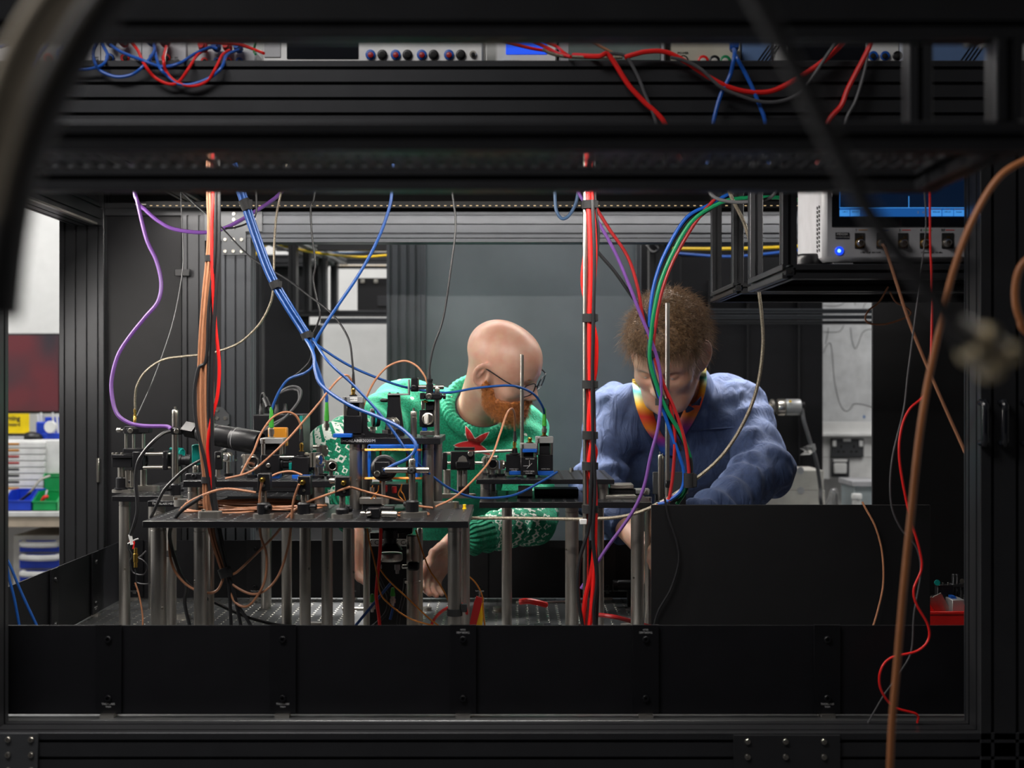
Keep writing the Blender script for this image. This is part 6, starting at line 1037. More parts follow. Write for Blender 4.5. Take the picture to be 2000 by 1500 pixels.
def mesh_sdf(fn, lo, hi, h, B=4, mg=1.25):
    lo = V3(lo); hi = V3(hi); ev = lambda P_: np.concatenate([fn(P_[i:i + 150000]) for i in range(0, len(P_), 150000)]) if len(P_) else np.zeros(0)
    nb = np.ceil((hi - lo) / (h * B)).astype(int); g = np.stack(np.meshgrid(*[np.arange(n) for n in nb], indexing='ij'), -1).reshape(-1, 3)
    v = ev(lo + (g + .5) * h * B); g = g[np.abs(v) < h * B * mg]; S = nb * B + 2
    enc = lambda c: (c[..., 0] * S[1] + c[..., 1]) * S[2] + c[..., 2]
    off = np.stack(np.meshgrid(*[np.arange(B + 1)] * 3, indexing='ij'), -1).reshape(-1, 3)
    cor = (g[:, None] * B + off[None]).reshape(-1, 3); codes = enc(cor); uq, ix = np.unique(codes, return_index=True); uc = cor[ix]; val = ev(lo + uc * h)
    o2 = np.stack(np.meshgrid(*[np.arange(B)] * 3, indexing='ij'), -1).reshape(-1, 3); cells = (g[:, None] * B + o2[None]).reshape(-1, 3)
    c8 = np.array([(i, j, k) for i in (0, 1) for j in (0, 1) for k in (0, 1)]); cv = np.stack([val[np.searchsorted(uq, enc(cells + c))] for c in c8], 1)
    mx = (cv.min(1) < 0) & (cv.max(1) >= 0); cells = cells[mx]; cv = cv[mx]; acc = np.zeros((len(cells), 3)); cnt = np.zeros(len(cells))
    for a in range(8):
        for b in range(a + 1, 8):
            if np.abs(c8[a] - c8[b]).sum() != 1: continue
            m = (cv[:, a] < 0) != (cv[:, b] < 0); t = cv[m, a] / (cv[m, a] - cv[m, b]); acc[m] += c8[a] + t[:, None] * (c8[b] - c8[a]); cnt[m] += 1
    verts = lo + (cells + acc / cnt[:, None]) * h; cc = enc(cells); od = np.argsort(cc); cs = cc[od]
    def look(c):
        k = enc(c); i = np.clip(np.searchsorted(cs, k), 0, len(cs) - 1); return np.where(cs[i] == k, od[i], -1)
    faces = []
    for ax, (b, c) in enumerate(((1, 2), (2, 0), (0, 1))):
        e = np.zeros(3, int); e[ax] = 1; i1 = [j for j in range(8) if (c8[j] == e).all()][0]; m = (cv[:, 0] < 0) != (cv[:, i1] < 0)
        q = cells[m]; eb = np.zeros(3, int); eb[b] = 1; ec = np.zeros(3, int); ec[c] = 1
        Q = np.stack([look(q), look(q - eb), look(q - eb - ec), look(q - ec)], 1); fl = cv[m, 0] < 0; Q[~fl] = Q[~fl][:, ::-1]; faces.append(Q[(Q >= 0).all(1)])
    return verts, np.concatenate(faces)
def npmesh(name, v, f, m, parent, attrs=None, label=None):
    org = ORG[parent.name]; me = bpy.data.meshes.new(name); me.from_pydata((v - V3(org)).tolist(), [], f.tolist()); me.update()
    me.polygons.foreach_set('use_smooth', [True] * len(me.polygons)); me.materials.append(m)
    for k, d_ in (attrs or {}).items(): a = me.attributes.new(k, 'FLOAT', 'POINT'); a.data.foreach_set('value', d_.astype(np.float32))
    o = bpy.data.objects.new(name, me); COL.objects.link(o); o.parent = parent; ORG[o.name] = org
    if label: o['label'] = label
    return o
def near(p, c, R, fn):
    out = np.full(len(p), 1.); m = np.linalg.norm(p - c, axis=1) < R
    if m.any(): out[m] = fn(p[m])
    return out
def hand(W, dv, nv, side, curl, sc=1.):
    """list of cones: palm and five fingers; dv towards the fingers, nv out of the palm, thumb on side*(nv x dv)"""
    dv = V3(dv); dv /= np.linalg.norm(dv); nv = V3(nv); nv -= dv * (nv @ dv); nv /= np.linalg.norm(nv); sd = np.cross(nv, dv) * side; W = V3(W); out = []
    for u in (-.026, -.009, .009, .026): out.append((W + sd * u * .65, W + dv * .085 * sc + sd * u * sc, .0155, .0125))
    out.append((W + sd * .012, W + dv * .045 * sc + sd * .03 * sc + nv * .008, .016, .014))
    for k, (u, L) in enumerate(((.028, .068), (.0095, .078), (-.0095, .072), (-.027, .056))):
        b = W + dv * .088 * sc + sd * u * sc; ang = curl * .55 + .08 * k; q = b
        for s_, (fr, r0, r1) in enumerate(((.46, .0098, .0088), (.3, .0088, .008), (.24, .008, .0068))):
            d2 = dv * math.cos(ang) + nv * math.sin(ang) + sd * u * .9; d2 /= np.linalg.norm(d2); e = q + d2 * L * fr * sc; out.append((q, e, r0 * sc, r1 * sc)); q = e; ang += curl * .6
    b = W + dv * .035 * sc + sd * .036 * sc + nv * .01; d2 = dv * .62 + sd * .6 + nv * .5; d2 /= np.linalg.norm(d2); m = b + d2 * .038 * sc; d3 = dv * .85 + sd * .1 + nv * .5; d3 /= np.linalg.norm(d3); out += [(b, m, .012, .0102), (m, m + d3 * .034 * sc, .0102, .0078)]
    return out
def basis(h, pitch, roll=0):
    h = V3(h); h /= np.linalg.norm(h); z = A(0, 0, 1); f = h * math.cos(pitch) - z * math.sin(pitch); u = h * math.sin(pitch) + z * math.cos(pitch); x = np.cross(f, u)
    x2 = x * math.cos(roll) + u * math.sin(roll); u2 = -x * math.sin(roll) + u * math.cos(roll); return np.stack([x2, f, u2], 1)      # columns right, forward, up
def head_sdf(q):
    """head in its own frame: +x right, +y face, +z up, origin between the eyes' height and the ears"""
    ax = np.abs(q[:, 0]); s = np.stack([ax, q[:, 1], q[:, 2]], 1)
    cr = s_ell(s, A(0, -.016, .034), A(.0775, .1, .086)); fo = s_ell(s, A(0, .03, .03), A(.066, .06, .062)); fa = s_ell(s, A(0, .03, -.04), A(.058, .062, .075)); jw = s_ell(s, A(0, .036, -.09), A(.046, .052, .034)); jb = s_cone(s, A(.055, -.005, -.05), A(.03, .06, -.1), .02, .018)
    r = uni([cr, fo, fa, jw], .042); r = smin(r, jb, .025); r = smin(r, s_ell(s, A(0, .079, -.107), A(.02, .016, .014)), .018)
    r = smin(r, s_cone(s, A(.012, .081, .017), A(.045, .068, .017), .011, .01), .015); r = smin(r, s_ell(s, A(.043, .058, -.03), A(.022, .02, .018)), .022)
    r = smax(r, -s_ell(s, A(.032, .096, -.004), A(.02, .018, .0125)), .014); r = smin(r, s_ell(s, A(.0315, .0745, -.004), A(.0145, .012, .0115)), .004)
    r = smin(r, s_cone(s, A(0, .085, .008), A(0, .109, -.034), .0085, .0125), .012); r = smin(r, s_ell(s, A(.0125, .097, -.039), A(.0095, .012, .008)), .007); r = smax(r, -s_ell(s, A(.0065, .102, -.0465), A(.0035, .006, .004)), .003)
    r = smin(r, s_cone(s, A(0, .0915, -.0655), A(.02, .082, -.068), .0068, .004), .006); r = smin(r, s_cone(s, A(0, .0905, -.077), A(.019, .081, -.0735), .0075, .004), .006)
    s = s.copy(); s[:, 0] -= .5 * (-.002 - s[:, 1]); e = s_ell(s, A(.0795, -.014, -.006), A(.0085, .0235, .0365)); e = smin(e, s_ell(s, A(.078, -.005, -.037), A(.007, .011, .013)), .008); e = smax(e, -s_ell(s, A(.0885, -.0125, -.005), A(.0115, .0145, .025)), .003); e = smin(e, s_cone(s, A(.0815, -.012, .012), A(.081, -.02, -.014), .003, .003), .003); e = smin(e, s_cone(s, A(.08, .004, -.014), A(.08, .003, -.004), .005, .004), .004)
    return smin(r, e, .008)
SK = bpy.data.materials.new('skin'); SK.use_nodes = True
def skin_nodes(m, base, red):
    nt = m.node_tree; N = nt.nodes; L = nt.links; b = N['Principled BSDF']; tc = N.new('ShaderNodeTexCoord'); n1 = N.new('ShaderNodeTexNoise'); n1.inputs['Scale'].default_value = 26; n1.inputs['Detail'].default_value = 5; L.new(tc.outputs['Object'], n1.inputs['Vector'])
    cr = N.new('ShaderNodeValToRGB'); cr.color_ramp.elements[0].position = .35; cr.color_ramp.elements[1].position = .68; cr.color_ramp.elements[0].color = (*base, 1); cr.color_ramp.elements[1].color = (*red, 1); L.new(n1.outputs['Fac'], cr.inputs['Fac']); L.new(cr.outputs['Color'], b.inputs['Base Color'])
    n2 = N.new('ShaderNodeTexNoise'); n2.inputs['Scale'].default_value = 420; L.new(tc.outputs['Object'], n2.inputs['Vector']); bp = N.new('ShaderNodeBump'); bp.inputs['Strength'].default_value = .12; bp.inputs['Distance'].default_value = .001; L.new(n2.outputs['Fac'], bp.inputs['Height']); L.new(bp.outputs['Normal'], b.inputs['Normal'])
    b.inputs['Roughness'].default_value = .4; b.inputs['Subsurface Weight'].default_value = .35; b.inputs['Subsurface Radius'].default_value = (1, .28, .13); b.inputs['Subsurface Scale'].default_value = .007
skin_nodes(SK, (.58, .36, .275), (.53, .27, .2))
def hairmat(name, c0, c1):
    m = bpy.data.materials.new(name); m.use_nodes = True; nt = m.node_tree; N = nt.nodes; L = nt.links; b = N['Principled BSDF']; tc = N.new('ShaderNodeTexCoord'); n1 = N.new('ShaderNodeTexNoise'); n1.inputs['Scale'].default_value = 160; n1.inputs['Detail'].default_value = 4; L.new(tc.outputs['Object'], n1.inputs['Vector'])
    cr = N.new('ShaderNodeValToRGB'); cr.color_ramp.elements[0].position = .35; cr.color_ramp.elements[1].position = .65; cr.color_ramp.elements[0].color = (*c0, 1); cr.color_ramp.elements[1].color = (*c1, 1); L.new(n1.outputs['Fac'], cr.inputs['Fac']); L.new(cr.outputs['Color'], b.inputs['Base Color'])
    bp = N.new('ShaderNodeBump'); bp.inputs['Strength'].default_value = .7; bp.inputs['Distance'].default_value = .003; L.new(n1.outputs['Fac'], bp.inputs['Height']); L.new(bp.outputs['Normal'], b.inputs['Normal']); b.inputs['Roughness'].default_value = .5; return m
GINGER = hairmat('ginger_beard_hair', (.26, .075, .016), (.55, .19, .045)); BROWN = hairmat('brown_hair', (.095, .052, .026), (.3, .18, .095))
def strands(name, pts, dirs, L, r, m, parent, droop, n=3):
    """short tapered hairs, one joined part: pts/dirs arrays"""
    N_ = len(pts); k = n + 1; V = np.zeros((N_, k, 3, 3)); up = np.cross(dirs, A(.3, .5, .8)); up /= np.linalg.norm(up, axis=1)[:, None] + 1e-9; sd = np.cross(dirs, up)
    for j in range(k):
        t = j / n; c = pts + dirs * (L * t)[:, None] + droop * (L * t * t)[:, None]
        for q in range(3): an = 2 * PI * q / 3; V[:, j, q] = c + (up * math.cos(an) + sd * math.sin(an)) * (r * (1 - t * .85))
    F_ = []; base = np.arange(N_)[:, None] * (k * 3)
    for j in range(n):
        for q in range(3): q2 = (q + 1) % 3; F_.append(base + np.array([[j * 3 + q, j * 3 + q2, (j + 1) * 3 + q2, (j + 1) * 3 + q]]))
    o = npmesh(name, V.reshape(-1, 3), np.concatenate(F_), m, parent); o['kind'] = 'stuff'; return o
def person(label, J, headR, headO, hs, garment, gmat, legm, hands, gname):
    t = thing('person', label, 'person', (J['pel'][0], J['pel'][1], 0)); O = V3(headO); R = headR
    def hd(p): return head_sdf(((p - O) @ R) / hs) * hs
    sk = O + R @ (A(0, -.035, -.05) * hs)
    armsk = lambda p: uni([s_cone(p, J['shR'], J['elR'], .045, .038), s_cone(p, J['elR'], J['wrR'], .038, .026), s_cone(p, J['shL'], J['elL'], .045, .038), s_cone(p, J['elL'], J['wrL'], .038, .026)], .02)
    def body(p):
        r = smin(near(p, O, .26, hd), s_cone(p, J['nk'], sk, .062, .053), .03); r = smin(r, s_cone(p, J['pel'], J['ch'], .06, .065), .05); r = smin(r, s_cone(p, J['shR'], J['shL'], .06, .06), .05); r = smin(r, armsk(p), .03)
        for hh in (hands[:19], hands[19:]): r = smin(r, near(p, hh[0][0], .24, lambda q: uni([s_cone(q, *c) for c in hh], .006)), .006)
        return r
    allp = np.array([J[k] for k in J] + [c[1] for c in hands] + [O]); lo = allp.min(0) - .17; hi = allp.max(0) + .17
    v, f = mesh_sdf(body, lo, hi, .0036); npmesh('body', v, f, SK, t)
    gv, gf = mesh_sdf(garment, lo, hi, .0045)
    def arm_attr(v):
        best = np.full(len(v), 9.); S_ = np.full(len(v), 1.); An = np.zeros(len(v))
        for s in 'RL':
            acc = 0.
            for a, b in ((J['wr' + s], J['el' + s]), (J['el' + s], J['sh' + s])):
                ba = b - a; L = np.linalg.norm(ba); tt = np.clip(((v - a) @ ba) / (L * L), 0, 1); dv = v - a - tt[:, None] * ba; d_ = np.linalg.norm(dv, axis=1)
                u = np.cross(ba / L, A(.2, 1, .1)); u /= np.linalg.norm(u); w = np.cross(ba / L, u); an = np.arctan2(dv @ w, dv @ u); m = d_ < best; best[m] = d_[m]; S_[m] = acc + tt[m] * L; An[m] = an[m]; acc += L
        return dict(arm_s=S_, arm_a=An)
    npmesh(gname, gv, gf, gmat, t, arm_attr(gv))
    # trousers and shoes
    fx = J['pel'][0]; fy = J['pel'][1]; hips = [A(fx + s * .09, fy, J['pel'][2] - .02) for s in (-1, 1)]; kn = [A(fx + s * .12, fy + .02, .52) for s in (-1, 1)]; an = [A(fx + s * .13, fy + .07, .1) for s in (-1, 1)]
    def tr(p): return uni([s_cone(p, hips[0], hips[1], .115, .115)] + [s_cone(p, hips[i], kn[i], .1, .075) for i in (0, 1)] + [s_cone(p, kn[i], an[i], .075, .06) for i in (0, 1)], .05)
    v, f = mesh_sdf(tr, (fx - .35, fy - .25, .0), (fx + .35, fy + .3, J['pel'][2] + .16), .014); npmesh('trousers', v, f, legm, t)
    for i in (0, 1):
        c = an[i]; fn = lambda p: smax(uni([s_ell(p, A(c[0], c[1] - .08, .045), A(.05, .14, .06)), s_cone(p, A(c[0], c[1], .04), A(c[0], c[1], .1), .05, .055)], .03), .004 - p[:, 2], .006)
        v, f = mesh_sdf(fn, c - A(.1, .27, .12), c + A(.1, .12, .1), .012); npmesh('shoe', v, f, M['bcable'], t)
    return t, body
# ---- man in the green jumper
h1 = A(math.cos(math.radians(22)), -math.sin(math.radians(22)), 0); R1 = basis(h1, math.radians(28), math.radians(-19)); O1 = P(984, 716, 3.22); HS1 = .94
J1 = dict(pel=A(-.12, 3.80, .97), ch=A(-.13, 3.5, 1.27), nk=V3(P(938, 802, 3.37)), shR=V3(P(782, 806, 3.42)), elR=V3(P(660, 882, 3.16)), wrR=V3(P(700, 1012, 3.06)), shL=V3(P(1014, 845, 3.42)), elL=V3(P(1040, 1016, 3.24)), wrL=V3(P(908, 1050, 3.07)))
hands1 = hand(J1['wrR'] + A(-.0, -.005, -.03), A(.05, -.1, -1), A(.7, -.3, 0), 1, .7) + hand(J1['wrL'] + A(-.02, -.01, -.008), A(-.62, -.2, -.75), A(.5, -.7, -.3), -1, .75)
def g1(p):
    c = J1['ch']; pl = J1['pel']; w = wob(p, 38) * .0035 + wob(p, 75, 1.) * .0018
    r = uni([s_cone(p, pl + A(sx * .075, 0, 0), c + A(sx * .085, 0, .02), .115, .12) for sx in (-1, 1)], .05); r = smin(r, s_cone(p, J1['shR'] + A(.03, .0, .0), J1['shL'] + A(-.02, .0, .0), .083, .08), .06); r = smin(r, s_cone(p, c, J1['nk'] + A(0, .05, -.07), .12, .085), .06)
    fold = lambda a, b, k: np.sin(((p - a) @ ((b - a) / np.linalg.norm(b - a))) * k + 3 * wob(p, 14)) * .0045
    a1 = uni([s_cone(p, J1['shR'], J1['elR'], .078, .07) + fold(J1['shR'], J1['elR'], 95), s_cone(p, J1['elR'], J1['wrR'], .066, .05) + fold(J1['elR'], J1['wrR'], 120) * .7], .03); a2 = uni([s_cone(p, J1['shL'], J1['elL'], .07, .06) + fold(J1['shL'], J1['elL'], 90), s_cone(p, J1['elL'], J1['wrL'] + A(.02, 0, 0), .056, .04) + fold(J1['elL'], J1['wrL'], 130) * .7], .03)
    r = smin(r, smin(a1, a2, .03), .045) + w
    nd = O1n - J1['nk']; nd = nd / np.linalg.norm(nd); q = p - J1['nk'] - nd * .02; hgt = q @ nd; rad = np.linalg.norm(q - hgt[:, None] * nd, axis=1)
    r = smax(r, -np.maximum(rad - .068, -(hgt + .02)), .012); tor = np.sqrt((rad - .085) ** 2 + (hgt * .75 + .004) ** 2) - .017
    r = smin(r, tor + .0015 * np.sin(np.arctan2(q @ np.cross(nd, A(1, 0, 0)), q @ A(1, 0, 0)) * 46), .008)
    for s in 'RL':
        dv = J1['wr' + s] - J1['el' + s]; dv = dv / np.linalg.norm(dv); r = smax(r, (p - J1['wr' + s] - dv * .012) @ dv - 0 * r if False else np.where(np.linalg.norm(p - J1['wr' + s], axis=1) < .09, (p - J1['wr' + s]) @ dv - .012, -1.), .004)
    return r
O1n = V3(O1) + R1 @ (A(0, -.035, -.06) * HS1)
def jumper():
    m = bpy.data.materials.new('green_knit_jumper'); m.use_nodes = True; nt = m.node_tree; N = nt.nodes; L = nt.links; b = N['Principled BSDF']; b.inputs['Roughness'].default_value = .85; b.inputs['Sheen Weight'].default_value = .12; b.inputs['Sheen Tint'].default_value = (.1, 1, .6, 1)
    def mt(op, a, c=None, d_=None):
        n = N.new('ShaderNodeMath'); n.operation = op
        for i, x in enumerate((a, c, d_)):
            if x is None: continue
            if isinstance(x, (int, float)): n.inputs[i].default_value = x
            else: L.new(x, n.inputs[i])
        return n.outputs[0]
    at = lambda nm: (lambda n: (setattr(n, 'attribute_name', nm), n.outputs['Fac'])[1])(N.new('ShaderNodeAttribute'))
    s = at('arm_s'); a = at('arm_a'); tc = N.new('ShaderNodeTexCoord'); sp = N.new('ShaderNodeSeparateXYZ'); L.new(tc.outputs['Object'], sp.inputs[0])
    u = mt('FRACT', mt('MULTIPLY', a, 17 / (2 * PI))); tri = mt('ABSOLUTE', mt('SUBTRACT', u, .5)); vv = mt('FRACT', mt('DIVIDE', s, .058))
    zig = mt('LESS_THAN', mt('ABSOLUTE', mt('SUBTRACT', mt('SUBTRACT', vv, .16), mt('MULTIPLY', tri, .34))), .05); zig2 = mt('LESS_THAN', mt('ABSOLUTE', mt('SUBTRACT', mt('ADD', mt('MULTIPLY', tri, .34), vv), .42)), .045)
    dia = mt('LESS_THAN', mt('ABSOLUTE', mt('SUBTRACT', mt('ADD', mt('MULTIPLY', tri, 1.6), mt('MULTIPLY', mt('ABSOLUTE', mt('SUBTRACT', vv, .72)), 3.2)), .45)), .14); dots = mt('LESS_THAN', mt('ADD', tri, mt('MULTIPLY', mt('ABSOLUTE', mt('SUBTRACT', vv, .95)), 2.2)), .13)
    pat = mt('MAXIMUM', mt('MAXIMUM', zig, zig2), mt('MAXIMUM', dia, dots)); pat = mt('MULTIPLY', pat, mt('MULTIPLY', mt('GREATER_THAN', s, .055), mt('LESS_THAN', s, .3)))
    kn = N.new('ShaderNodeTexNoise'); kn.inputs['Scale'].default_value = 90; L.new(tc.outputs['Object'], kn.inputs['Vector']); pat = mt('MULTIPLY', pat, mt('GREATER_THAN', kn.outputs['Fac'], .4))
    vo = N.new('ShaderNodeTexVoronoi'); vo.inputs['Scale'].default_value = 21; vo.inputs['Randomness'].default_value = .35; L.new(tc.outputs['Object'], vo.inputs['Vector']); spk = mt('MULTIPLY', mt('MULTIPLY', mt('LESS_THAN', vo.outputs['Distance'], .11), mt('GREATER_THAN', s, .29)), mt('GREATER_THAN', kn.outputs['Fac'], .46))
    white = mt('MAXIMUM', pat, spk)
    # red star with white edge on the chest
    org = ORG['person']; c = P(924, 870, 3.28); dx = mt('SUBTRACT', sp.outputs['X'], c.x - org.x); dz = mt('SUBTRACT', sp.outputs['Z'], c.z - org.z); rr_ = mt('SQRT', mt('ADD', mt('MULTIPLY', dx, dx), mt('MULTIPLY', dz, dz)))
    th = mt('ADD', mt('DIVIDE', mt('ARCTAN2', dz, dx), 2 * PI), .04 + .25); k = mt('MULTIPLY', mt('ABSOLUTE', mt('SUBTRACT', mt('FRACT', mt('MULTIPLY', th, 5)), .5)), 2)
    rb_ = mt('ADD', .017, mt('MULTIPLY', mt('POWER', k, 1.8), .035)); fr = mt('LESS_THAN', sp.outputs['Y'], 3.44 - org.y); st = mt('MULTIPLY', mt('LESS_THAN', rr_, rb_), fr); edge = mt('MULTIPLY', mt('LESS_THAN', rr_, mt('ADD', rb_, .0022)), fr)
    gn = N.new('ShaderNodeTexNoise'); gn.inputs['Scale'].default_value = 240; L.new(tc.outputs['Object'], gn.inputs['Vector']); cr = N.new('ShaderNodeValToRGB'); cr.color_ramp.elements[0].position = .3; cr.color_ramp.elements[0].color = (0, .12, .06, 1); cr.color_ramp.elements[1].position = .7; cr.color_ramp.elements[1].color = (.001, .3, .155, 1); L.new(gn.outputs['Fac'], cr.inputs['Fac'])
    def mix(f, c1, col): n = N.new('ShaderNodeMix'); n.data_type = 'RGBA'; L.new(f, n.inputs['Factor']); L.new(c1, n.inputs['A']); n.inputs['B'].default_value = (*col, 1); return n.outputs['Result']
    c1 = mix(white, cr.outputs['Color'], (.72, .78, .72)); c1 = mix(edge, c1, (.7, .7, .65)); c1 = mix(st, c1, (.45, .004, .008)); L.new(c1, b.inputs['Base Color'])
    rib = mt('MULTIPLY', mt('SINE', mt('MULTIPLY', a, 24)), mt('LESS_THAN', s, .055)); hsum = mt('ADD', mt('MULTIPLY', rib, 1.5), mt('ADD', mt('MULTIPLY', gn.outputs['Fac'], .8), mt('MULTIPLY', white, .3))); bp = N.new('ShaderNodeBump'); bp.inputs['Strength'].default_value = .8; bp.inputs['Distance'].default_value = .0025; L.new(hsum, bp.inputs['Height']); L.new(bp.outputs['Normal'], b.inputs['Normal'])
    return m
ORG['person'] = Vector((J1['pel'][0], J1['pel'][1], 0))
DENIM = mat('dark_trousers', (.02, .022, .03), .8)
man1, body1 = person('bald bearded person in a green patterned jumper leaning over the table', J1, R1, O1, HS1, g1, jumper(), DENIM, hands1, 'jumper')
def loc1(p): return V3(O1) + R1 @ (A(*p) * HS1)
# dark undershirt collar ring
nd = O1n - J1['nk']; nd = nd / np.linalg.norm(nd); u_ = np.cross(nd, A(0, 1, 0)); u_ /= np.linalg.norm(u_); w_ = np.cross(nd, u_); mb = MB(); mb.rings([Vector(J1['nk'] + nd * .012 + (u_ * math.cos(a) + w_ * math.sin(a)) * .0685) for a in [2 * PI * i / 40 for i in range(41)]], .0085, 10, cap=False); mb.build('undershirt_collar', mat('charcoal_cotton', (.03, .03, .032), .9), man1)
# beard, eyebrows, glasses, eyes
def beard(p):
    q = ((p - V3(O1)) @ R1) / HS1; n_ = wob(q, 420) * .0012 + wob(q, 190, 2) * .0016; h_ = head_sdf(q); ax = np.abs(q[:, 0])
    low = q[:, 2] + .056 - np.clip((.034 - q[:, 1]) * 1.35, 0, .052) - np.clip((q[:, 1] - .07) * .8, 0, .008); reg = smax(low, -(q[:, 1] + .004 - np.clip((q[:, 2] + .075), -.05, .0) * .2), .008)
    mou = s_ell(np.stack([ax, q[:, 1], q[:, 2]], 1), A(0, .098, -.0705), A(.022, .03, .0065)); mus = smax(q[:, 2] + .051, -(q[:, 2] + .066), .003)
    chin = s_ell(q, A(0, .07, -.108), A(.034, .03, .022)); sh = smin(h_ - .005, chin, .02); return np.maximum(smax(smax(sh, reg, .01), -mou, .004), -h_ - .012) * HS1 + n_
v, f = mesh_sdf(beard, V3(O1) - .2, V3(O1) + .2, .003); bo = npmesh('beard', v, f, GINGER, man1)
def hairs(v, f, sel, n_, L0, L1, r, m, parent, droop, O, out=.7, comb=None):
    fi = np.random.choice(np.nonzero(sel)[0], n_); tri_ = v[f[fi]]; ce = tri_.mean(1) + np.random.randn(n_, 3) * .0012; nr = np.cross(tri_[:, 1] - tri_[:, 0], tri_[:, 2] - tri_[:, 0]); nr /= np.linalg.norm(nr, axis=1)[:, None] + 1e-12; d_ = nr * out + np.random.randn(n_, 3) * .3 + (comb if comb is not None else 0); d_ /= np.linalg.norm(d_, axis=1)[:, None]; return strands('hairs', ce - nr * .001, d_, np.random.uniform(L0, L1, n_), r, m, parent, droop)
hairs(v, f, np.ones(len(f), bool), 7000, .004, .011, .00035, GINGER, bo, A(.1, -.1, -.6), O1, comb=R1 @ A(0, .25, -.5))
for sx in (-1, 1):
    mb = MB(); mb.tube([Vector(loc1((sx * .014, .094, .016))), Vector(loc1((sx * .03, .091, .021))), Vector(loc1((sx * .047, .079, .015)))], .0032, 7, 5); mb.build('eyebrow', GINGER, man1)
    mb = MB(); mb.sphere(Vector(loc1((sx * .0315, .0755, -.006))), .0112, 14); mb.build('eye', mat('eye_white', (.7, .68, .65), .2), man1)
gl = thing('glasses_root', '', '', (0, 0, 0)); bpy.data.objects.remove(gl)
FR = mat('dark_glasses_frame', (.02, .022, .03), .25, .3); rim_ = MB()
for sx in (-1, 1):
    pts = []
    for i in range(25):
        a = 2 * PI * i / 24; cx, cz = math.cos(a), math.sin(a); k = (abs(cx) ** 3.2 + abs(cz) ** 3.2) ** (-1 / 3.2); pts.append(Vector(loc1((sx * (.034 + .026 * cx * k), .108 - .008 * abs(.034 + .026 * cx * k) / .06 * 1.4, -.007 + .019 * cz * k))))
    rim_.rings(pts, .0015, 6, cap=False)
    rim_.tube([Vector(loc1((sx * .06, .0965, .004))), Vector(loc1((sx * .072, .088, .006))), Vector(loc1((sx * .082, .05, .01))), Vector(loc1((sx * .086, .0, .016))), Vector(loc1((sx * .086, -.02, .014))), Vector(loc1((sx * .085, -.034, .0)))], .0017, 6, 6)
rim_.tube([Vector(loc1((-.009, .1075, .0))), Vector(loc1((0, .1115, .003))), Vector(loc1((.009, .1075, .0)))], .0015, 6, 4); go = rim_.build('glasses', FR, man1)
LENS = mat('spectacle_lens', (.8, .85, .88), .02, 0, alpha=.18)
for sx in (-1, 1):
    pts = [Vector(loc1((sx * (.034 + .025 * c_ * k_), .107 - .008 * abs(.034 + .025 * c_ * k_) / .06 * 1.4, -.007 + .018 * s_ * k_))) for c_, s_, k_ in [(math.cos(a), math.sin(a), (abs(math.cos(a)) ** 3.2 + abs(math.sin(a)) ** 3.2) ** (-1 / 3.2)) for a in [2 * PI * i / 24 for i in range(24)]]]; nn = Vector(R1 @ A(0, .0008, 0)); mb = MB(); mb.add(pts + [p_ + nn for p_ in pts], [tuple(range(24))[::-1], tuple(range(24, 48))] + [(i, (i + 1) % 24, 24 + (i + 1) % 24, 24 + i) for i in range(24)]); mb.build('lens', LENS, go)
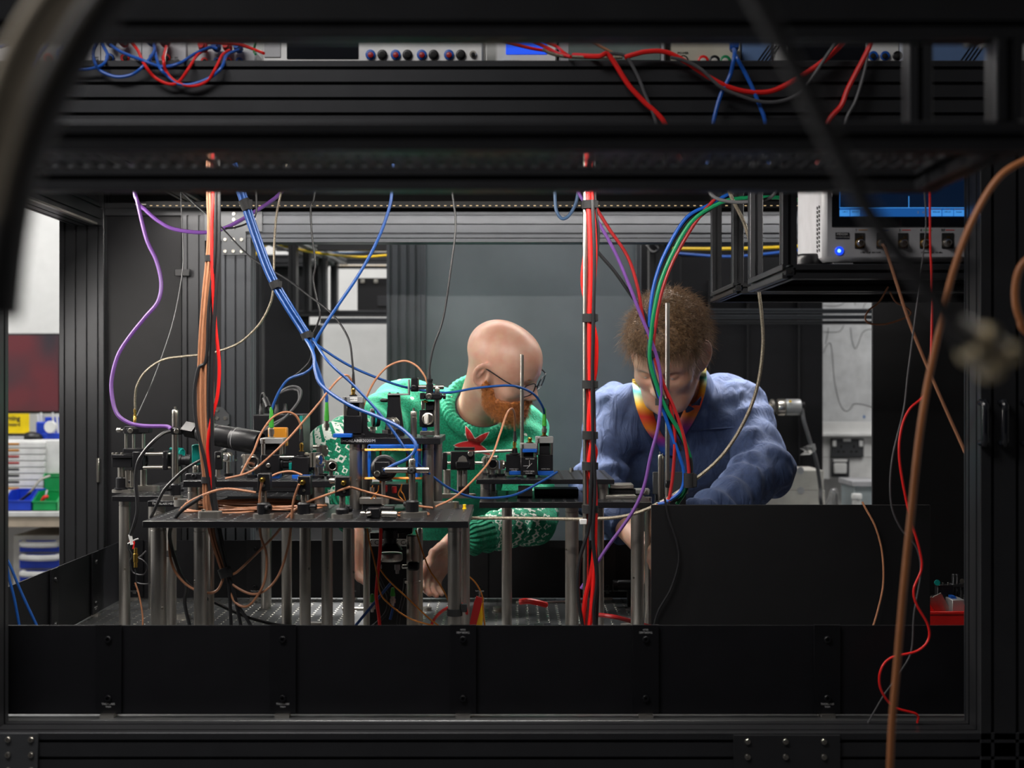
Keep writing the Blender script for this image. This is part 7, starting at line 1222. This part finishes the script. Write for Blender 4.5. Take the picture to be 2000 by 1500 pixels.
# ---- man in the blue shirt
h2 = A(-math.sin(math.radians(24)), -math.cos(math.radians(24)), 0); R2 = basis(h2, math.radians(38), math.radians(4)); O2 = P(1303, 690, 3.22); HS2 = 1.06
J2 = dict(pel=A(.45, 3.86, .98), ch=A(.445, 3.5, 1.28), nk=V3(P(1325, 762, 3.40)), shR=V3(P(1200, 812, 3.42)), elR=V3(P(1168, 962, 3.3)), wrR=V3(P(1250, 1062, 3.12)), shL=V3(P(1446, 800, 3.44)), elL=V3(P(1492, 925, 3.25)), wrL=V3(P(1360, 1015, 3.03)))
hands2 = hand(J2['wrR'] + A(.01, -.01, -.012), A(.2, -.3, -.8), A(.8, .2, 0), 1, .6) + hand(J2['wrL'] + A(-.015, -.008, -.006), A(-.75, -.35, -.35), A(0, -.3, -1), -1, .6)
def g2(p):
    c = J2['ch']; pl = J2['pel']; w = wob(p, 22, .4) * .007 + (1 - np.abs(wob(p * A(1, 1, .55), 46, 1.)) * 2) * .006 + wob(p, 95, .3) * .002
    r = uni([s_cone(p, pl + A(sx * .08, 0, 0), c + A(sx * .1, 0, .02), .12, .125) for sx in (-1, 1)], .05); r = smin(r, s_cone(p, J2['shR'] + A(.03, 0, 0), J2['shL'] + A(-.03, 0, 0), .088, .088), .06); r = smin(r, s_cone(p, c, J2['nk'] + A(0, .05, -.06), .12, .08), .06)
    fold = lambda a, b, k: np.sin(((p - a) @ ((b - a) / np.linalg.norm(b - a))) * k + 3.5 * wob(p, 17)) * .0055
    a1 = uni([s_cone(p, J2['shR'], J2['elR'], .076, .064) + fold(J2['shR'], J2['elR'], 70), s_cone(p, J2['elR'], J2['elR'] * .45 + J2['wrR'] * .55, .06, .054) + fold(J2['elR'], J2['wrR'], 100)], .03); a2 = uni([s_cone(p, J2['shL'], J2['elL'], .08, .07) + fold(J2['shL'], J2['elL'], 70), s_cone(p, J2['elL'], J2['wrL'] + A(.02, .01, 0), .066, .05) + fold(J2['elL'], J2['wrL'], 100)], .03)
    r = smin(r, smin(a1, a2, .03), .04) + w; nd = O2n - J2['nk']; nd = nd / np.linalg.norm(nd); q = p - J2['nk'] - nd * .015; hgt = q @ nd; rad = np.linalg.norm(q - hgt[:, None] * nd, axis=1)
    r = smax(r, -np.maximum(rad - .066, -(hgt + .025)), .012); slit = q @ np.array([math.cos(.4), 0, 0]); fr = (q[:, 1] < 0) & (np.abs(q[:, 0] + .01) < .022)
    col = np.sqrt(((rad - .076 - .35 * np.clip(-hgt + .02, 0, .05)) * 1.6) ** 2 + (hgt * .38) ** 2) - .0095; col = np.where(fr, .02, col); r = smin(r, col, .006)
    dv = J2['wrR'] - J2['elR']; dv = dv / np.linalg.norm(dv); r = smax(r, np.where(np.linalg.norm(p - J2['wrR'], axis=1) < .14, (p - (J2['elR'] * .45 + J2['wrR'] * .55)) @ dv - .03, -1.), .004)
    dv = J2['wrL'] - J2['elL']; dv = dv / np.linalg.norm(dv); return smax(r, np.where(np.linalg.norm(p - J2['wrL'], axis=1) < .09, (p - J2['wrL']) @ dv - .005, -1.), .004)
O2n = V3(O2) + R2 @ (A(0, -.035, -.06) * HS2)
SHIRT = mat('blue_chambray_shirt', (.036, .062, .15), .8, 0, .5, 700, var=.14, vscale=90)
nt = SHIRT.node_tree; tcs = nt.nodes.new('ShaderNodeTexCoord'); mp = nt.nodes.new('ShaderNodeMapping'); mp.inputs['Rotation'].default_value = (.3, .5, .2); mp.inputs['Scale'].default_value = (1, .6, .35); nt.links.new(tcs.outputs['Object'], mp.inputs['Vector'])
nzs = nt.nodes.new('ShaderNodeTexNoise'); nzs.inputs['Scale'].default_value = 30; nzs.inputs['Detail'].default_value = 5; nzs.inputs['Distortion'].default_value = 1.2; nt.links.new(mp.outputs['Vector'], nzs.inputs['Vector'])
bps = nt.nodes.new('ShaderNodeBump'); bps.inputs['Strength'].default_value = .75; bps.inputs['Distance'].default_value = .014; nt.links.new(nzs.outputs['Fac'], bps.inputs['Height']); pb_ = nt.nodes['Principled BSDF']; old = pb_.inputs['Normal'].links[0].from_socket; nt.links.new(old, bps.inputs['Normal']); nt.links.new(bps.outputs['Normal'], pb_.inputs['Normal'])
man2, body2 = person('brown haired person in a blue shirt and rainbow lanyard looking down', J2, R2, O2, HS2, g2, SHIRT, DENIM, hands2, 'shirt')
def loc2(p): return V3(O2) + R2 @ (A(*p) * HS2)
def hair2(p):
    q = ((p - V3(O2)) @ R2) / HS2; ax = np.abs(q[:, 0]); h_ = head_sdf(np.stack([ax * np.where(np.abs(ax - .08) < .03, .93, 1), q[:, 1], q[:, 2]], 1)); s = np.stack([ax, q[:, 1], q[:, 2]], 1)
    cap = s_ell(s, A(0, -.018, .042), A(.091, .114, .098)); cap = smin(cap, s_ell(s, A(0, .055, .085), A(.06, .04, .035)), .04); cap = smin(cap, s_ell(s, A(0, -.07, -.02), A(.068, .05, .06)), .03)
    cut = smax(q[:, 1] - .062 + np.clip(.06 - q[:, 2], 0, .3) * .55, q[:, 2] * 0 - 1, .01); cut2 = -(q[:, 2] + .075 - np.clip(q[:, 1] + .02, 0, .1) * .9); ear = s_ell(s, A(.088, -.012, -.012), A(.035, .031, .043))
    n_ = wob(q, 120) * .0035 + wob(q, 260, 1) * .002; return np.maximum(smax(smax(smax(cap, cut2, .015), np.where(q[:, 2] < .06, cut, -1), .012), -ear, .008) + n_, -h_ - .02) * HS2
v, f = mesh_sdf(hair2, V3(O2) - .22, V3(O2) + .22, .0036); ho = npmesh('hair', v, f, BROWN, man2)
fc_ = v[f].mean(1); keep = np.minimum(np.linalg.norm(fc_ - loc2((-.09, -.012, -.01)), axis=1), np.linalg.norm(fc_ - loc2((.09, -.012, -.01)), axis=1)) > .05
hairs(v, f, keep, 9000, .018, .045, .0006, BROWN, ho, A(0, 0, -.35), O2, .45, R2 @ A(-.35, .25, .1))
for sx in (-1, 1):
    mb = MB(); mb.tube([Vector(loc2((sx * .014, .094, .016))), Vector(loc2((sx * .03, .091, .021))), Vector(loc2((sx * .047, .079, .015)))], .003, 7, 5); mb.build('eyebrow', BROWN, man2); mb = MB(); mb.sphere(Vector(loc2((sx * .0315, .0755, -.006))), .0112, 14); mb.build('eye', MATS['eye_white'], man2)
def surf(fn, px, py, d0=2.95, off=.004):
    ds = d0 + np.arange(260) * .003; pp = np.stack([(px - 1000) * ds / F, ds, CZ + (750 - py) * ds / F], 1); k = np.nonzero(fn(pp) < off)[0]
    return P(px, py, ds[k[0]] if len(k) else 3.35)
rain = [(.75, .42, .01), (.03, .45, .42), (.75, .42, .01), (.65, .02, .02), (.7, .2, .01), (.35, .02, .3), (.02, .08, .4), (.02, .08, .4)]
lan = MB(); ln = thing('lanyard_root', '', '', (0, 0, 0)); bpy.data.objects.remove(ln); k = 0; LP = []
lm = bpy.data.materials.new('rainbow_ribbon'); lm.use_nodes = True; nt = lm.node_tree; b_ = nt.nodes['Principled BSDF']; b_.inputs['Roughness'].default_value = .6; at_ = nt.nodes.new('ShaderNodeAttribute'); at_.attribute_name = 'along'; cr = nt.nodes.new('ShaderNodeValToRGB'); cr.color_ramp.interpolation = 'LINEAR'; e = cr.color_ramp.elements
for i, c in enumerate(rain):
    q_ = e[0] if i == 0 else (e[1] if i == 1 else e.new(i / 7)); q_.position = i / 7; q_.color = (*c, 1)
nt.links.new(at_.outputs['Fac'], cr.inputs['Fac']); nt.links.new(cr.outputs['Color'], b_.inputs['Base Color'])
vs, fs, al = [], [], []
for path in ([(1252, 742), (1254, 775), (1262, 810), (1276, 842), (1296, 868), (1303, 890)], [(1362, 718), (1364, 745), (1358, 780), (1344, 815), (1324, 850), (1308, 880)]):
    sp_ = spline([Vector((a, b, 0)) for a, b in path], 6); n_ = len(sp_); o = len(vs)
    for i, q_ in enumerate(sp_):
        w_ = 17 - 5 * i / n_
        for s_ in (-1, 1): p_ = surf(g2, q_.x + s_ * w_, q_.y + s_ * w_ * .1, off=.005 + .003 * (s_ > 0)); vs.append(V3(p_)); al.append(i / (n_ - 1))
    fs += [(o + 2 * i, o + 2 * i + 1, o + 2 * i + 3, o + 2 * i + 2) for i in range(n_ - 1)]
lo_ = npmesh('lanyard', np.array(vs), np.array(fs), lm, man2, dict(along=np.array(al))); md = lo_.modifiers.new('thickness', 'SOLIDIFY'); md.thickness = .0015
mb = MB()
for a, b in (((1350, 842), (1385, 838)), ((1385, 838), (1432, 835))): mb.rings([surf(g2, *a), surf(g2, *b)], .0018, 5)
mb.build('pocket_hem', SHIRT, man2)
